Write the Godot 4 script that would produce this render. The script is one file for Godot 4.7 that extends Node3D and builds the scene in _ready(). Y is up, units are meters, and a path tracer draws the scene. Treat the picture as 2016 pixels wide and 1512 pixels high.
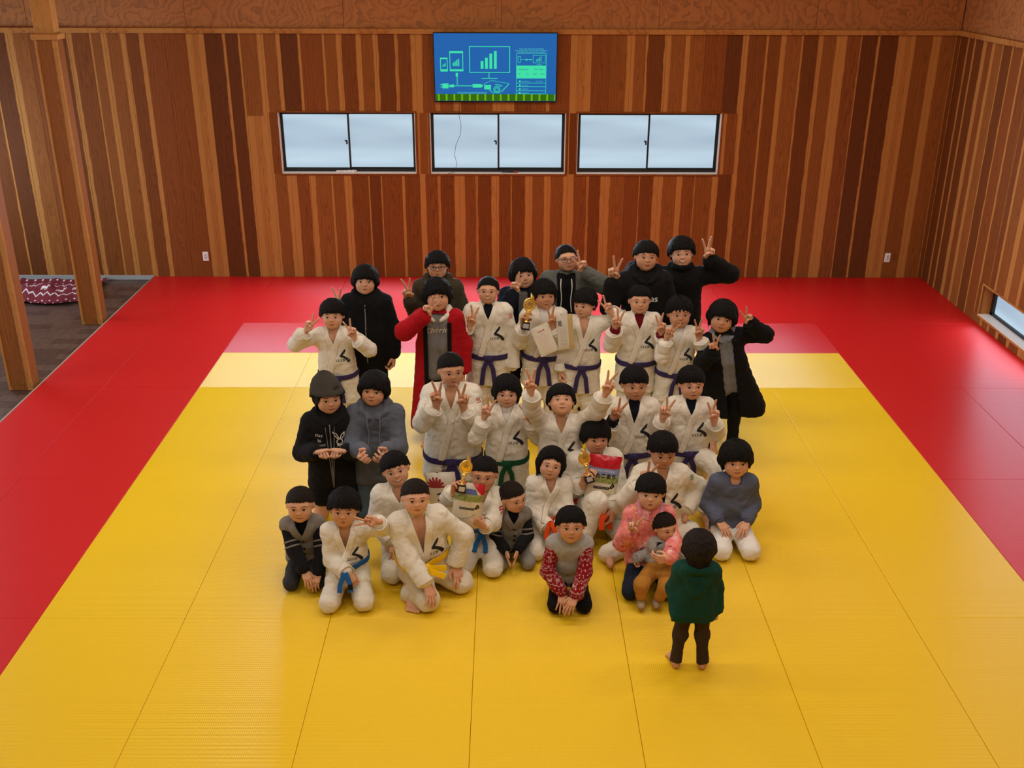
extends Node3D
# A wooden judo hall seen from a loft: red and yellow mats, cedar boards, a screen over three frosted windows and a group of young people posing.

const U := 0.91            # one mat is U by 2U
const BACK := -3.545       # face of the back wall boards
const SIDE := 5.012        # face of the boards at the other wall
const EDGE := -4.718       # where the mats end and the wooden floor begins
const TOP := 5.6
const DEEP := 10.4

var M := {}
var names := {}
var meshes := {}
var rng := RandomNumberGenerator.new()

func _ready() -> void:
	# ------------------------------------------------ camera, sky, light, exposure
	var cam := Camera3D.new()
	cam.name = "camera"
	cam.fov = 40.95
	cam.near = 0.05
	cam.far = 100.0
	cam.transform = Transform3D(Basis(Vector3(0.99997, 0.0034, 0.0053), Vector3(-0.0052, 0.9191, -0.3940), Vector3(-0.0062, 0.3940, 0.9191)).orthonormalized(), Vector3(-0.2682, 3.8940, 8.9947))
	add_child(cam)
	cam.current = true
	var we := WorldEnvironment.new()
	we.name = "world"
	var env := Environment.new()
	env.background_mode = Environment.BG_COLOR
	env.background_color = Color(0.62, 0.7, 0.78)
	env.tonemap_mode = Environment.TONE_MAPPER_LINEAR
	env.tonemap_exposure = 1.0
	env.sdfgi_enabled = true
	env.ssao_enabled = true
	env.ssil_enabled = true
	we.environment = env
	add_child(we)
	window_light(Vector3(-2.18, 1.66, BACK + 0.05), Vector2(1.6, 0.7), Vector3(0, 0, 1), 11.0)
	window_light(Vector3(-0.36, 1.66, BACK + 0.05), Vector2(1.6, 0.7), Vector3(0, 0, 1), 11.0)
	window_light(Vector3(1.45, 1.66, BACK + 0.05), Vector2(1.6, 0.7), Vector3(0, 0, 1), 11.0)
	window_light(Vector3(SIDE - 0.03, 0.28, -0.9), Vector2(1.7, 0.3), Vector3(-1, 0, 0), 1.4)
	window_light(Vector3(-7.5, 1.5, -1.9), Vector2(2.2, 1.5), Vector3(1, 0, 0), 10.0)
	window_light(Vector3(-7.5, 1.5, 2.2), Vector2(2.6, 1.5), Vector3(1, 0, 0), 10.0)

	# ------------------------------------------------ structure
	rng.seed = 7
	noise3 = FastNoiseLite.new()
	noise3.seed = 5
	noise3.frequency = 1.0
	noise3.fractal_octaves = 2
	colours()
	make_woods()
	shell()
	mats()
	lamps()
	screen()
	details()
	# ------------------------------------------------ people and what they hold
	templates()
	crowd()
	held()

func window_light(at: Vector3, size: Vector2, towards: Vector3, energy: float, tint := Color(0.82, 0.91, 1.0)) -> void:
	var l := AreaLight3D.new()
	l.name = "window_daylight"
	l.area_size = size
	l.light_energy = energy
	l.light_color = tint
	l.shadow_enabled = true
	l.area_range = 40.0
	l.area_attenuation = 2.0
	add_child(l, true)
	l.look_at_from_position(at, at + towards, Vector3.UP)

# ---------------------------------------------------------------- naming
func numbered(called: String) -> String:
	var n: int = names.get(called, 0)
	names[called] = n + 1
	return called if n == 0 else "%s_%03d" % [called, n]

func thing(called: String, label: String, category: String, at := Vector3.ZERO, group := "") -> Node3D:
	var o := Node3D.new()
	o.name = numbered(called)
	add_child(o)
	o.position = at
	tag(o, label, category, group)
	return o

func tag(o: Node3D, label: String, category: String, group := "") -> void:
	o.set_meta("label", label)
	o.set_meta("category", category)
	if group:
		o.set_meta("group", group)

func put(called: String, mesh: Mesh, m: Material, parent: Node3D, at := Vector3.ZERO, sc := Vector3.ONE) -> MeshInstance3D:
	var o := MeshInstance3D.new()
	o.mesh = mesh
	o.material_override = m
	o.name = numbered(called) if parent == self else called
	parent.add_child(o, true)
	o.position = at
	o.scale = sc
	return o

func struct(called: String, mesh: Mesh, m: Material, at := Vector3.ZERO) -> MeshInstance3D:
	var o := put(called, mesh, m, self, at)
	o.set_meta("kind", "structure")
	return o

func amesh(d: Dictionary) -> ArrayMesh:
	var a := []
	a.resize(Mesh.ARRAY_MAX)
	a[Mesh.ARRAY_VERTEX] = d.v
	a[Mesh.ARRAY_NORMAL] = d.n
	a[Mesh.ARRAY_INDEX] = d.i
	if d.has("uv"):
		a[Mesh.ARRAY_TEX_UV] = d.uv
	var am := ArrayMesh.new()
	am.add_surface_from_arrays(Mesh.PRIMITIVE_TRIANGLES, a)
	return am

# a block with chamfered edges: flat faces, uv in metres on each face (u along the longer level axis)
func block(size: Vector3, ch := 0.003) -> ArrayMesh:
	var key := "b%s%s" % [size, ch]
	if meshes.has(key):
		return meshes[key]
	var st := SurfaceTool.new()
	st.begin(Mesh.PRIMITIVE_TRIANGLES)
	var h := size / 2.0
	var c := minf(ch, minf(h.x, minf(h.y, h.z)) * 0.8)
	for axis in 3:
		for sg in [-1.0, 1.0]:
			var n := Vector3.ZERO
			n[axis] = sg
			var a := (axis + 1) % 3
			var b := (axis + 2) % 3
			var q := []
			for k in [[-1, -1], [1, -1], [1, 1], [-1, 1]]:
				var p := Vector3.ZERO
				p[axis] = sg * h[axis]
				p[a] = k[0] * (h[a] - c)
				p[b] = k[1] * (h[b] - c)
				q.append(p)
			face(st, q, n)
			# chamfers along edges towards a (once per pair)
			for sa in [-1.0, 1.0]:
				var p0 := Vector3.ZERO
				p0[axis] = sg * h[axis]
				p0[a] = sa * (h[a] - c)
				p0[b] = -(h[b] - c)
				var p1 := p0
				p1[b] = h[b] - c
				var p2 := p1
				p2[axis] = sg * (h[axis] - c)
				p2[a] = sa * h[a]
				var p3 := p2
				p3[b] = -(h[b] - c)
				var m := Vector3.ZERO
				m[axis] = sg
				m[a] = sa
				face(st, [p0, p1, p2, p3], m.normalized())
	var r := st.commit()
	meshes[key] = r
	return r

func face(st: SurfaceTool, q: Array, n: Vector3) -> void:
	var f: Vector3 = (q[1] - q[0]).cross(q[2] - q[0])
	var order := [0, 2, 1, 0, 3, 2] if f.dot(n) > 0.0 else [0, 1, 2, 0, 2, 3]
	var ax := n.abs().max_axis_index()
	for k in order:
		st.set_normal(n)
		var p: Vector3 = q[k]
		var uv := Vector2(p.x, p.z)
		if ax == 0:
			uv = Vector2(p.z, p.y)
		elif ax == 2:
			uv = Vector2(p.x, p.y)
		st.set_uv(uv)
		st.add_vertex(p)

func boxes(list: Array) -> ArrayMesh:
	var st := SurfaceTool.new()
	for q in list:
		var lo: Vector3 = q[0]
		var hi: Vector3 = q[1]
		st.append_from(block(hi - lo, 0.001), 0, Transform3D(Basis(), (lo + hi) / 2.0))
	return st.commit()

# ---------------------------------------------------------------- materials
func mat(c: Color, rough := 0.85, spec := 0.5) -> StandardMaterial3D:
	var m := StandardMaterial3D.new()
	m.albedo_color = c
	m.roughness = rough
	m.metallic_specular = spec
	return m

func c8(r: int, g: int, b: int) -> Color:
	return Color(r / 255.0, g / 255.0, b / 255.0)

func noise_tex(freq: float, sz: int, normal := false, strength := 4.0, ramp: Gradient = null, seedv := 1, kind := FastNoiseLite.TYPE_SIMPLEX) -> NoiseTexture2D:
	var t := NoiseTexture2D.new()
	var n := FastNoiseLite.new()
	n.noise_type = kind
	n.frequency = freq
	n.seed = seedv
	t.noise = n
	t.width = sz
	t.height = sz
	t.seamless = true
	t.as_normal_map = normal
	t.bump_strength = strength
	if ramp:
		t.color_ramp = ramp
	return t

func cloth(c: Color, weave: Texture2D, strength := 0.5, scale := 2.6, rough := 0.95) -> StandardMaterial3D:
	var m := mat(c, rough, 0.25)
	m.uv1_triplanar = true
	m.uv1_scale = Vector3.ONE * scale
	m.normal_enabled = true
	m.normal_texture = weave
	m.normal_scale = strength
	m.rim_enabled = true
	m.rim = 0.15
	return m

func colours() -> void:
	var weave := noise_tex(0.012, 512, true, 14.0, null, 3)
	weave.noise.fractal_type = FastNoiseLite.FRACTAL_RIDGED
	weave.noise.fractal_octaves = 4
	weave.noise.domain_warp_enabled = true
	weave.noise.domain_warp_amplitude = 40.0
	var knit := noise_tex(0.05, 256, true, 8.0, null, 4, FastNoiseLite.TYPE_CELLULAR)
	var gr := Gradient.new()
	gr.set_color(0, Color(0.93, 0.93, 0.93))
	gr.set_color(1, Color(1, 1, 1))
	for q in [["gi", 216, 209, 193, 0.6], ["lapel", 221, 214, 198, 0.7], ["white", 226, 224, 218, 0.3], ["black", 19, 19, 20, 0.6], ["black2", 24, 23, 24, 0.5], ["navy", 22, 25, 36, 0.5], ["olive", 58, 52, 38, 0.5], ["red", 160, 18, 26, 0.5], ["greycloth", 120, 118, 116, 0.5], ["grey2", 118, 120, 124, 0.5], ["slate", 84, 88, 98, 0.5], ["slate2", 84, 90, 108, 0.4], ["jean", 74, 92, 112, 0.6], ["denim", 34, 40, 56, 0.6], ["darkred", 112, 22, 30, 0.5], ["cream", 214, 206, 190, 0.5], ["greyvest", 122, 116, 108, 0.5], ["charcoal", 52, 52, 54, 0.5], ["greypant", 138, 134, 124, 0.5], ["greyhood", 158, 156, 152, 0.5], ["green", 22, 62, 50, 0.5], ["brown", 58, 46, 32, 0.5], ["mustard", 172, 120, 48, 0.6], ["rose", 206, 140, 150, 0.5], ["bib", 150, 160, 164, 0.5], ["sock", 158, 136, 112, 0.5], ["purple", 56, 46, 84, 0.5], ["greenbelt", 26, 74, 46, 0.5], ["blue", 36, 88, 146, 0.5], ["orange", 206, 70, 24, 0.5], ["yellow", 232, 186, 20, 0.5]]:
		M[q[0]] = cloth(c8(q[1], q[2], q[3]), weave, q[4] * 0.55)
	M["knit"] = cloth(c8(88, 90, 84), knit, 0.9, 5.0)
	M["beanie"] = cloth(c8(62, 58, 50), knit, 1.0, 6.0)
	M["green_belt"] = M.greenbelt
	# pink jacket with a scattered print, dark red sleeves with a white knitted pattern
	M["pink"] = cloth(Color.WHITE, weave, 0.5)
	M.pink.albedo_texture = blotches(c8(226, 128, 122), [c8(240, 190, 186), c8(196, 78, 90), c8(236, 170, 110), c8(120, 60, 66)])
	M["nordic"] = cloth(Color.WHITE, weave, 0.5, 5.0)
	M.nordic.albedo_texture = dots(c8(128, 14, 26), c8(226, 206, 196))
	for q in 3:
		var s := mat([c8(204, 153, 120), c8(196, 144, 110), c8(210, 160, 130)][q], 0.55, 0.35)
		s.subsurf_scatter_enabled = true
		s.subsurf_scatter_strength = 0.12
		M["skin%d" % q] = s
	M["hair"] = hair_mat(c8(17, 14, 13))
	M["hairbrown"] = hair_mat(c8(34, 24, 18))
	M["eyewhite"] = mat(c8(214, 206, 200), 0.35)
	M["iris"] = mat(c8(24, 16, 13), 0.25)
	M["lip"] = mat(c8(152, 84, 72), 0.5)
	M["brow"] = mat(c8(66, 48, 38), 0.8)
	M["tooth"] = mat(c8(232, 226, 214), 0.35)
	M["frame"] = mat(c8(40, 34, 34), 0.4)
	M["zip"] = mat(c8(120, 120, 118), 0.45)
	M["print"] = mat(c8(20, 22, 28), 0.8)
	M["printred"] = mat(c8(196, 40, 40), 0.8)
	M["printgreen"] = mat(c8(36, 130, 70), 0.8)
	M["printgold"] = mat(c8(176, 150, 60), 0.8)
	M["black_metal"] = mat(c8(26, 25, 25), 0.45)
	M["white_paint"] = mat(c8(232, 226, 220), 0.5)
	M["steel"] = mat(c8(190, 192, 196), 0.25)
	M.steel.metallic = 0.3
	M["gold"] = mat(c8(244, 208, 110), 0.3)
	M.gold.metallic = 0.85
	M["plastic_black"] = mat(c8(22, 24, 26), 0.15)

func hair_mat(c: Color) -> StandardMaterial3D:
	var m := mat(c, 0.6, 0.3)
	if not M.has("strand_tex"):
		M["strand_tex"] = noise_tex(0.06, 256, true, 12.0, null, 8)
	m.normal_enabled = true
	m.normal_texture = M.strand_tex
	m.normal_scale = 1.4
	m.uv1_scale = Vector3(6.0, 0.35, 1.0)
	return m

func blotches(base: Color, cols: Array) -> ImageTexture:
	var im := Image.create_empty(256, 256, false, Image.FORMAT_RGB8)
	im.fill(base)
	var r := RandomNumberGenerator.new()
	r.seed = 3
	for k in 70:
		var c: Color = cols[r.randi() % cols.size()]
		var cx := r.randi() % 256
		var cy := r.randi() % 256
		var rad := r.randi_range(5, 15)
		for y in range(-rad, rad + 1):
			for x in range(-rad, rad + 1):
				if x * x + y * y < rad * rad * (0.7 + 0.3 * sin(atan2(y, x) * 5.0)):
					im.set_pixel(posmod(cx + x, 256), posmod(cy + y, 256), c)
	return ImageTexture.create_from_image(im)

func dots(base: Color, ink: Color) -> ImageTexture:
	var im := Image.create_empty(256, 256, false, Image.FORMAT_RGB8)
	im.fill(base)
	for y in 8:
		for x in 8:
			if y < 5:
				im.fill_rect(Rect2i(x * 32 + (16 if y % 2 else 0), y * 32 + 10, 7, 9), ink)
	for x in 64:
		var zig := absi(x % 8 - 4)
		im.fill_rect(Rect2i(x * 4, 166 + zig * 4, 4, 5), ink)
		im.fill_rect(Rect2i(x * 4, 236 + zig * 3, 4, 5), ink)
	for x in 4:
		# little deer: body, legs, neck, antlers
		var o := Vector2i(x * 64 + 10, 192)
		for q in [[4, 14, 26, 9], [4, 20, 4, 14], [11, 20, 4, 12], [20, 20, 4, 14], [27, 20, 4, 12], [27, 6, 5, 12], [29, 4, 9, 5], [26, 0, 3, 5], [33, -2, 3, 5]]:
			im.fill_rect(Rect2i(o.x + q[0], o.y + q[1], q[2], q[3]), ink)
	return ImageTexture.create_from_image(im)

# ---- wood: each kind a heart tone with paler sapwood towards the edges
const WOOD := [[127, 70, 28, 0.16, 0], [138, 80, 33, 0, 0.2], [114, 61, 24, 0.1, 0.1], [145, 85, 37, 0.24, 0], [133, 72, 30, 0, 0], [103, 55, 23, 0, 0.14], [140, 81, 35, 0.12, 0.22], [171, 110, 53, 0.3, 0.3], [134, 74, 32, 0.3, 0.06], [122, 66, 27, 0.06, 0.26]]
var woodimg := []

func make_woods() -> void:
	woodimg.resize(WOOD.size() + 4)
	var g := WorkerThreadPool.add_group_task(wood_job, WOOD.size() + 4)
	WorkerThreadPool.wait_for_group_task_completion(g)
	for k in WOOD.size():
		var m := mat(Color.WHITE, 0.6, 0.22)
		m.albedo_texture = ImageTexture.create_from_image(woodimg[k])
		M["wood%d" % k] = m
	M["post"] = M.wood6.duplicate()
	M.post.uv1_scale = Vector3(4.3, 0.42, 1)
	M.post.uv1_offset = Vector3(0.5, 0.1, 0)
	for k in 2:
		var m := mat(Color.WHITE, 0.6, 0.35)
		m.albedo_texture = ImageTexture.create_from_image(woodimg[WOOD.size() + k])
		M["ply%d" % k] = m
	for k in 2:
		var m := mat(Color.WHITE, 0.35, 0.5)
		m.albedo_texture = ImageTexture.create_from_image(woodimg[WOOD.size() + 2 + k])
		M["floor%d" % k] = m

func wood_job(k: int) -> void:
	var n := FastNoiseLite.new()
	n.seed = 11 + k * 7
	n.frequency = 1.0
	var w := 128
	var h := 768
	var ply := k >= WOOD.size() and k < WOOD.size() + 2
	if ply:
		w = 384
		h = 384
	var by := PackedByteArray()
	by.resize(w * h * 3)
	var heart := Vector3(1, 1, 1)
	var sap := Vector3(178, 120, 60)
	var sl := 0.0
	var sr := 0.0
	if k < WOOD.size():
		heart = Vector3(WOOD[k][0], WOOD[k][1], WOOD[k][2])
		sl = WOOD[k][3]
		sr = WOOD[k][4]
	elif ply:
		heart = Vector3(164, 102, 52)
	else:
		heart = [Vector3(92, 70, 58), Vector3(76, 56, 46)][k - WOOD.size() - 2]
	for y in h:
		var v := float(y) / h
		var wob := 0.035 * n.get_noise_2d(v * 5.0, 40.0) + 0.02 * n.get_noise_2d(v * 16.0, 80.0)
		for x in w:
			var u := float(x) / w
			var warp := n.get_noise_2d(u * 1.6, v * (1.6 if not ply else 2.2) * (1.0 if not ply else 1.0))
			var ring := (absf(u - 0.5 + 0.1 * warp) * (9.0 if not ply else 5.0) + warp * (2.2 if not ply else 6.0) + v * 1.2)
			ring -= floor(ring)
			var dark := 1.0 - 0.2 * pow(ring, 3.0) - 0.05 * n.get_noise_2d(u * 90.0, v * 8.0) - 0.04 * n.get_noise_2d(u * 40.0, v * 3.0)
			var c := heart * dark
			if ply:
				var kn := n.get_noise_2d(u * 11.0 + 50.0, v * 7.0)
				if kn > 0.72:
					c *= 1.0 - 1.6 * (kn - 0.72) / 0.28
			elif k < WOOD.size():
				var a := 0.0
				if sl > 0.0:
					a = maxf(a, 1.0 - smoothstep(sl + wob - 0.03, sl + wob + 0.03, u))
				if sr > 0.0:
					a = maxf(a, smoothstep(1.0 - sr + wob - 0.03, 1.0 - sr + wob + 0.03, u))
				c = c.lerp(sap * (1.0 - 0.09 * pow(ring, 3.0) - 0.05 * n.get_noise_2d(u * 70.0, v * 6.0)), a)
			var i := (y * w + x) * 3
			by[i] = int(clampf(c.x, 0.0, 255.0))
			by[i + 1] = int(clampf(c.y, 0.0, 255.0))
			by[i + 2] = int(clampf(c.z, 0.0, 255.0))
	woodimg[k] = Image.create_from_data(w, h, false, Image.FORMAT_RGB8, by)

# a board with its uv running 0..1 across and once along 2.4 m
func board(w: float, h: float, axis: int, v0: float) -> ArrayMesh:
	var t := 0.018
	var c := 0.0025
	var key := "w%.3f %.3f %d %.2f" % [w, h, axis, v0]
	if meshes.has(key):
		return meshes[key]
	var st := SurfaceTool.new()
	st.begin(Mesh.PRIMITIVE_TRIANGLES)
	var x := [-w / 2, -w / 2, -w / 2 + c, w / 2 - c, w / 2, w / 2]
	var z := [-t, -c, 0.0, 0.0, -c, -t]
	for q in 5:
		var n := Vector3(z[q] - z[q + 1], 0, x[q + 1] - x[q]).normalized()
		var pts := [Vector3(x[q], -h / 2, z[q]), Vector3(x[q + 1], -h / 2, z[q + 1]), Vector3(x[q + 1], h / 2, z[q + 1]), Vector3(x[q], h / 2, z[q])]
		var uu := [(x[q] + w / 2) / w, (x[q + 1] + w / 2) / w]
		for k in [0, 2, 1, 0, 3, 2]:
			st.set_normal(n)
			st.set_uv(Vector2(uu[0 if k == 0 or k == 3 else 1], v0 + (0.0 if k < 2 else h / 2.4)))
			st.add_vertex(pts[k])
	for s in [-1.0, 1.0]:
		var pts := [Vector3(-w / 2, s * h / 2, -t), Vector3(-w / 2, s * h / 2, 0), Vector3(w / 2, s * h / 2, 0), Vector3(w / 2, s * h / 2, -t)]
		for k in ([0, 1, 2, 0, 2, 3] if s < 0.0 else [0, 2, 1, 0, 3, 2]):
			st.set_normal(Vector3(0, s, 0))
			st.set_uv(Vector2(0.3 + 0.4 * float(k) / 3.0, v0))
			st.add_vertex(pts[k])
	var r := st.commit()
	meshes[key] = r
	return r

# ---------------------------------------------------------------- the room
const WIN := [[-2.99, -1.355], [-1.18, 0.45], [0.59, 2.314]]
const WY0 := 1.305
const WY1 := 2.032
const LOW := [-1.84, 0.1, 0.1, 0.44]   # low window in the side wall: z from, z to, y from, y to
const RAIL := 2.925

func shell() -> void:
	var dark := mat(c8(70, 50, 38), 0.9)
	# floor slab with the plank floor on it
	var fl := struct("floor", boxes([[Vector3(-7.7, -0.2, BACK - 0.1), Vector3(SIDE + 0.1, -0.053, DEEP)]]), dark)
	var rows := 0
	var z := BACK + 0.02
	var k := 0
	while z < 3.2:
		var x := -7.6 + fmod(rows * 0.37, 0.9)
		while x < EDGE:
			var x1 := minf(x + 0.9, EDGE + 0.03)
			if x1 - x > 0.1 and x1 > -7.2:
				put("plank", block(Vector3(x1 - x - 0.002, 0.012, 0.148), 0.0015), M["floor%d" % (k % 2)], fl, Vector3((x + x1) / 2, -0.051, z + 0.075))
				k += 1
			x += 0.9
		z += 0.15
		rows += 1
	# back wall: solid backing with three openings, boards, rail, plywood above
	var b := []
	var zb := [BACK - 0.16, BACK - 0.017]
	b.append([Vector3(-7.7, -0.2, zb[0]), Vector3(SIDE + 0.2, WY0 - 0.02, zb[1])])
	b.append([Vector3(-7.7, WY1 + 0.02, zb[0]), Vector3(SIDE + 0.2, TOP, zb[1])])
	var xs := [-7.7, WIN[0][0] - 0.02, WIN[0][1] + 0.02, WIN[1][0] - 0.02, WIN[1][1] + 0.02, WIN[2][0] - 0.02, WIN[2][1] + 0.02, SIDE + 0.2]
	for q in range(0, 8, 2):
		b.append([Vector3(xs[q], WY0 - 0.02, zb[0]), Vector3(xs[q + 1], WY1 + 0.02, zb[1])])
	var wb := struct("wall_back", boxes(b), dark)
	var x := -7.6
	var widths := [0.235, 0.25, 0.21, 0.245, 0.17, 0.24, 0.22]
	var n := 0
	while x < SIDE - 0.02:
		var w: float = minf(widths[n % 7], SIDE - x)
		var spans := [[-0.05, RAIL]]
		var cx := x + w / 2
		for q in WIN:
			if x < q[1] and x + w > q[0]:
				# a board that meets a window is cut round it
				spans = [[-0.05, WY0], [WY1, RAIL]]
				if x < q[0]:
					put("board", board(q[0] - x, WY1 - WY0, 0, 0.3), M["wood%d" % (n * 7 % 10)], wb, Vector3((x + q[0]) / 2, (WY0 + WY1) / 2, BACK))
				if x + w > q[1]:
					put("board", board(x + w - q[1], WY1 - WY0, 0, 0.3), M["wood%d" % (n * 7 % 10)], wb, Vector3((x + w + q[1]) / 2, (WY0 + WY1) / 2, BACK))
		if spans.size() == 1 and rng.randf() < 0.1:
			var cut := rng.randf_range(0.5, 2.2)
			spans = [[-0.05, cut], [cut, RAIL]]
		for s in spans:
			var hh: float = s[1] - s[0]
			put("board", board(w - 0.001, snappedf(hh, 0.001), 0, snappedf(rng.randf(), 0.25)), M["wood%d" % (rng.randi() % 10)], wb, Vector3(cx, (s[0] + s[1]) / 2, BACK))
		x += w
		n += 1
	for q in 7:
		var px := -7.6 + q * 1.82
		var pw := minf(1.82, SIDE - px)
		put("plywood_panel", board(pw - 0.003, TOP - RAIL - 0.06, 0, 0.13 * q), M["ply%d" % (q % 2)], wb, Vector3(px + pw / 2, (TOP + RAIL + 0.06) / 2, BACK - 0.004))
	var rail := struct("trim_1", block(Vector3(SIDE + 7.6, 0.058, 0.034), 0.004), M.wood7, Vector3((SIDE - 7.6) / 2, RAIL + 0.03, BACK + 0.012))
	# the other wall
	var sx := [SIDE + 0.017, SIDE + 0.2]
	var s := []
	s.append([Vector3(sx[0], -0.2, BACK - 0.1), Vector3(sx[1], TOP, LOW[0] - 0.02)])
	s.append([Vector3(sx[0], -0.2, LOW[1] + 0.02), Vector3(sx[1], TOP, DEEP)])
	s.append([Vector3(sx[0], -0.2, LOW[0] - 0.02), Vector3(sx[1], LOW[2] - 0.02, LOW[1] + 0.02)])
	s.append([Vector3(sx[0], LOW[3] + 0.02, LOW[0] - 0.02), Vector3(sx[1], TOP, LOW[1] + 0.02)])
	var wr := struct("wall_right", boxes(s), dark)
	z = BACK + 0.001
	n = 3
	while z < 9.9:
		var w: float = widths[n % 7]
		var spans := [[-0.05, RAIL]]
		if z < LOW[1] and z + w > LOW[0]:
			spans = [[-0.05, LOW[2]], [LOW[3], RAIL]]
			if z < LOW[0]:
				var o := put("board", board(LOW[0] - z, LOW[3] - LOW[2], 0, 0.3), M["wood%d" % (n * 3 % 10)], wr, Vector3(SIDE, (LOW[2] + LOW[3]) / 2, (z + LOW[0]) / 2))
				o.rotation.y = -PI / 2
			if z + w > LOW[1]:
				var o := put("board", board(z + w - LOW[1], LOW[3] - LOW[2], 0, 0.3), M["wood%d" % (n * 3 % 10)], wr, Vector3(SIDE, (LOW[2] + LOW[3]) / 2, (z + w + LOW[1]) / 2))
				o.rotation.y = -PI / 2
		for q in spans:
			var o := put("board", board(w - 0.001, snappedf(q[1] - q[0], 0.001), 0, snappedf(rng.randf(), 0.25)), M["wood%d" % (rng.randi() % 10)], wr, Vector3(SIDE, (q[0] + q[1]) / 2, z + w / 2))
			o.rotation.y = -PI / 2
		z += w
		n += 1
	for q in 8:
		var o := put("plywood_panel", board(1.817, TOP - RAIL - 0.06, 0, 0.17 * q), M["ply%d" % (q % 2)], wr, Vector3(SIDE + 0.004, (TOP + RAIL + 0.06) / 2, BACK + 0.91 + q * 1.82))
		o.rotation.y = -PI / 2
	struct("trim_2", block(Vector3(0.034, 0.058, DEEP - BACK), 0.004), M.wood7, Vector3(SIDE - 0.012, RAIL + 0.03, (DEEP + BACK) / 2))
	# left wall, wall behind the camera, ceiling: seen only by their light
	var plaster := mat(c8(196, 176, 150), 0.9)
	struct("wall_left", boxes([[Vector3(-7.8, -0.2, BACK - 0.1), Vector3(-7.6, 0.7, DEEP)], [Vector3(-7.8, 2.3, BACK - 0.1), Vector3(-7.6, TOP, DEEP)], [Vector3(-7.8, 0.7, BACK - 0.1), Vector3(-7.6, 2.3, -3.05)], [Vector3(-7.8, 0.7, -0.75), Vector3(-7.6, 2.3, 0.85)], [Vector3(-7.8, 0.7, 3.55), Vector3(-7.6, 2.3, DEEP)]]), plaster)
	struct("wall_front", boxes([[Vector3(-7.8, -0.2, DEEP - 0.1), Vector3(SIDE + 0.2, TOP, DEEP + 0.1)]]), plaster)
	struct("ceiling", boxes([[Vector3(-7.8, TOP, BACK - 0.2), Vector3(SIDE + 0.2, TOP + 0.15, DEEP + 0.1)]]), M.ply0)
	# skirting where the wooden floor shows
	struct("baseboard_back", block(Vector3(EDGE + 7.6, 0.06, 0.012), 0.002), mat(c8(150, 150, 146), 0.6), Vector3((EDGE - 7.6) / 2, -0.015, BACK + 0.006))
	# windows
	for q in 3:
		window_unit(q)
	low_window()
	side_windows()
	# posts between the mats and the wooden floor
	for q in 2:
		var pz: float = [-1.94, -0.1][q]
		var lower := block(Vector3(0.23, 3.08, 0.16), 0.006)
		var p := thing("post", ["square cedar post with a trim collar by the far end of the mat edge", "square cedar post with pale striped side by the mat edge"][q], "post", Vector3(-4.888, -0.045, pz))
		put("shaft", lower, M.post, p, Vector3(0, 1.54, 0))
		put("upper_shaft", block(Vector3(0.2, 2.45, 0.14), 0.006), M.wood7, p, Vector3(0, 4.3, 0))
		put("collar", block(Vector3(0.27, 0.055, 0.2), 0.006), M.wood7, p, Vector3(0, 3.06, 0))
		for e in 2:
			put("corner_strip", block(Vector3(0.022, 2.9, 0.012), 0.002), M.wood7, p, Vector3([-0.1, 0.1][e], 1.5, 0.082))

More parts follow.
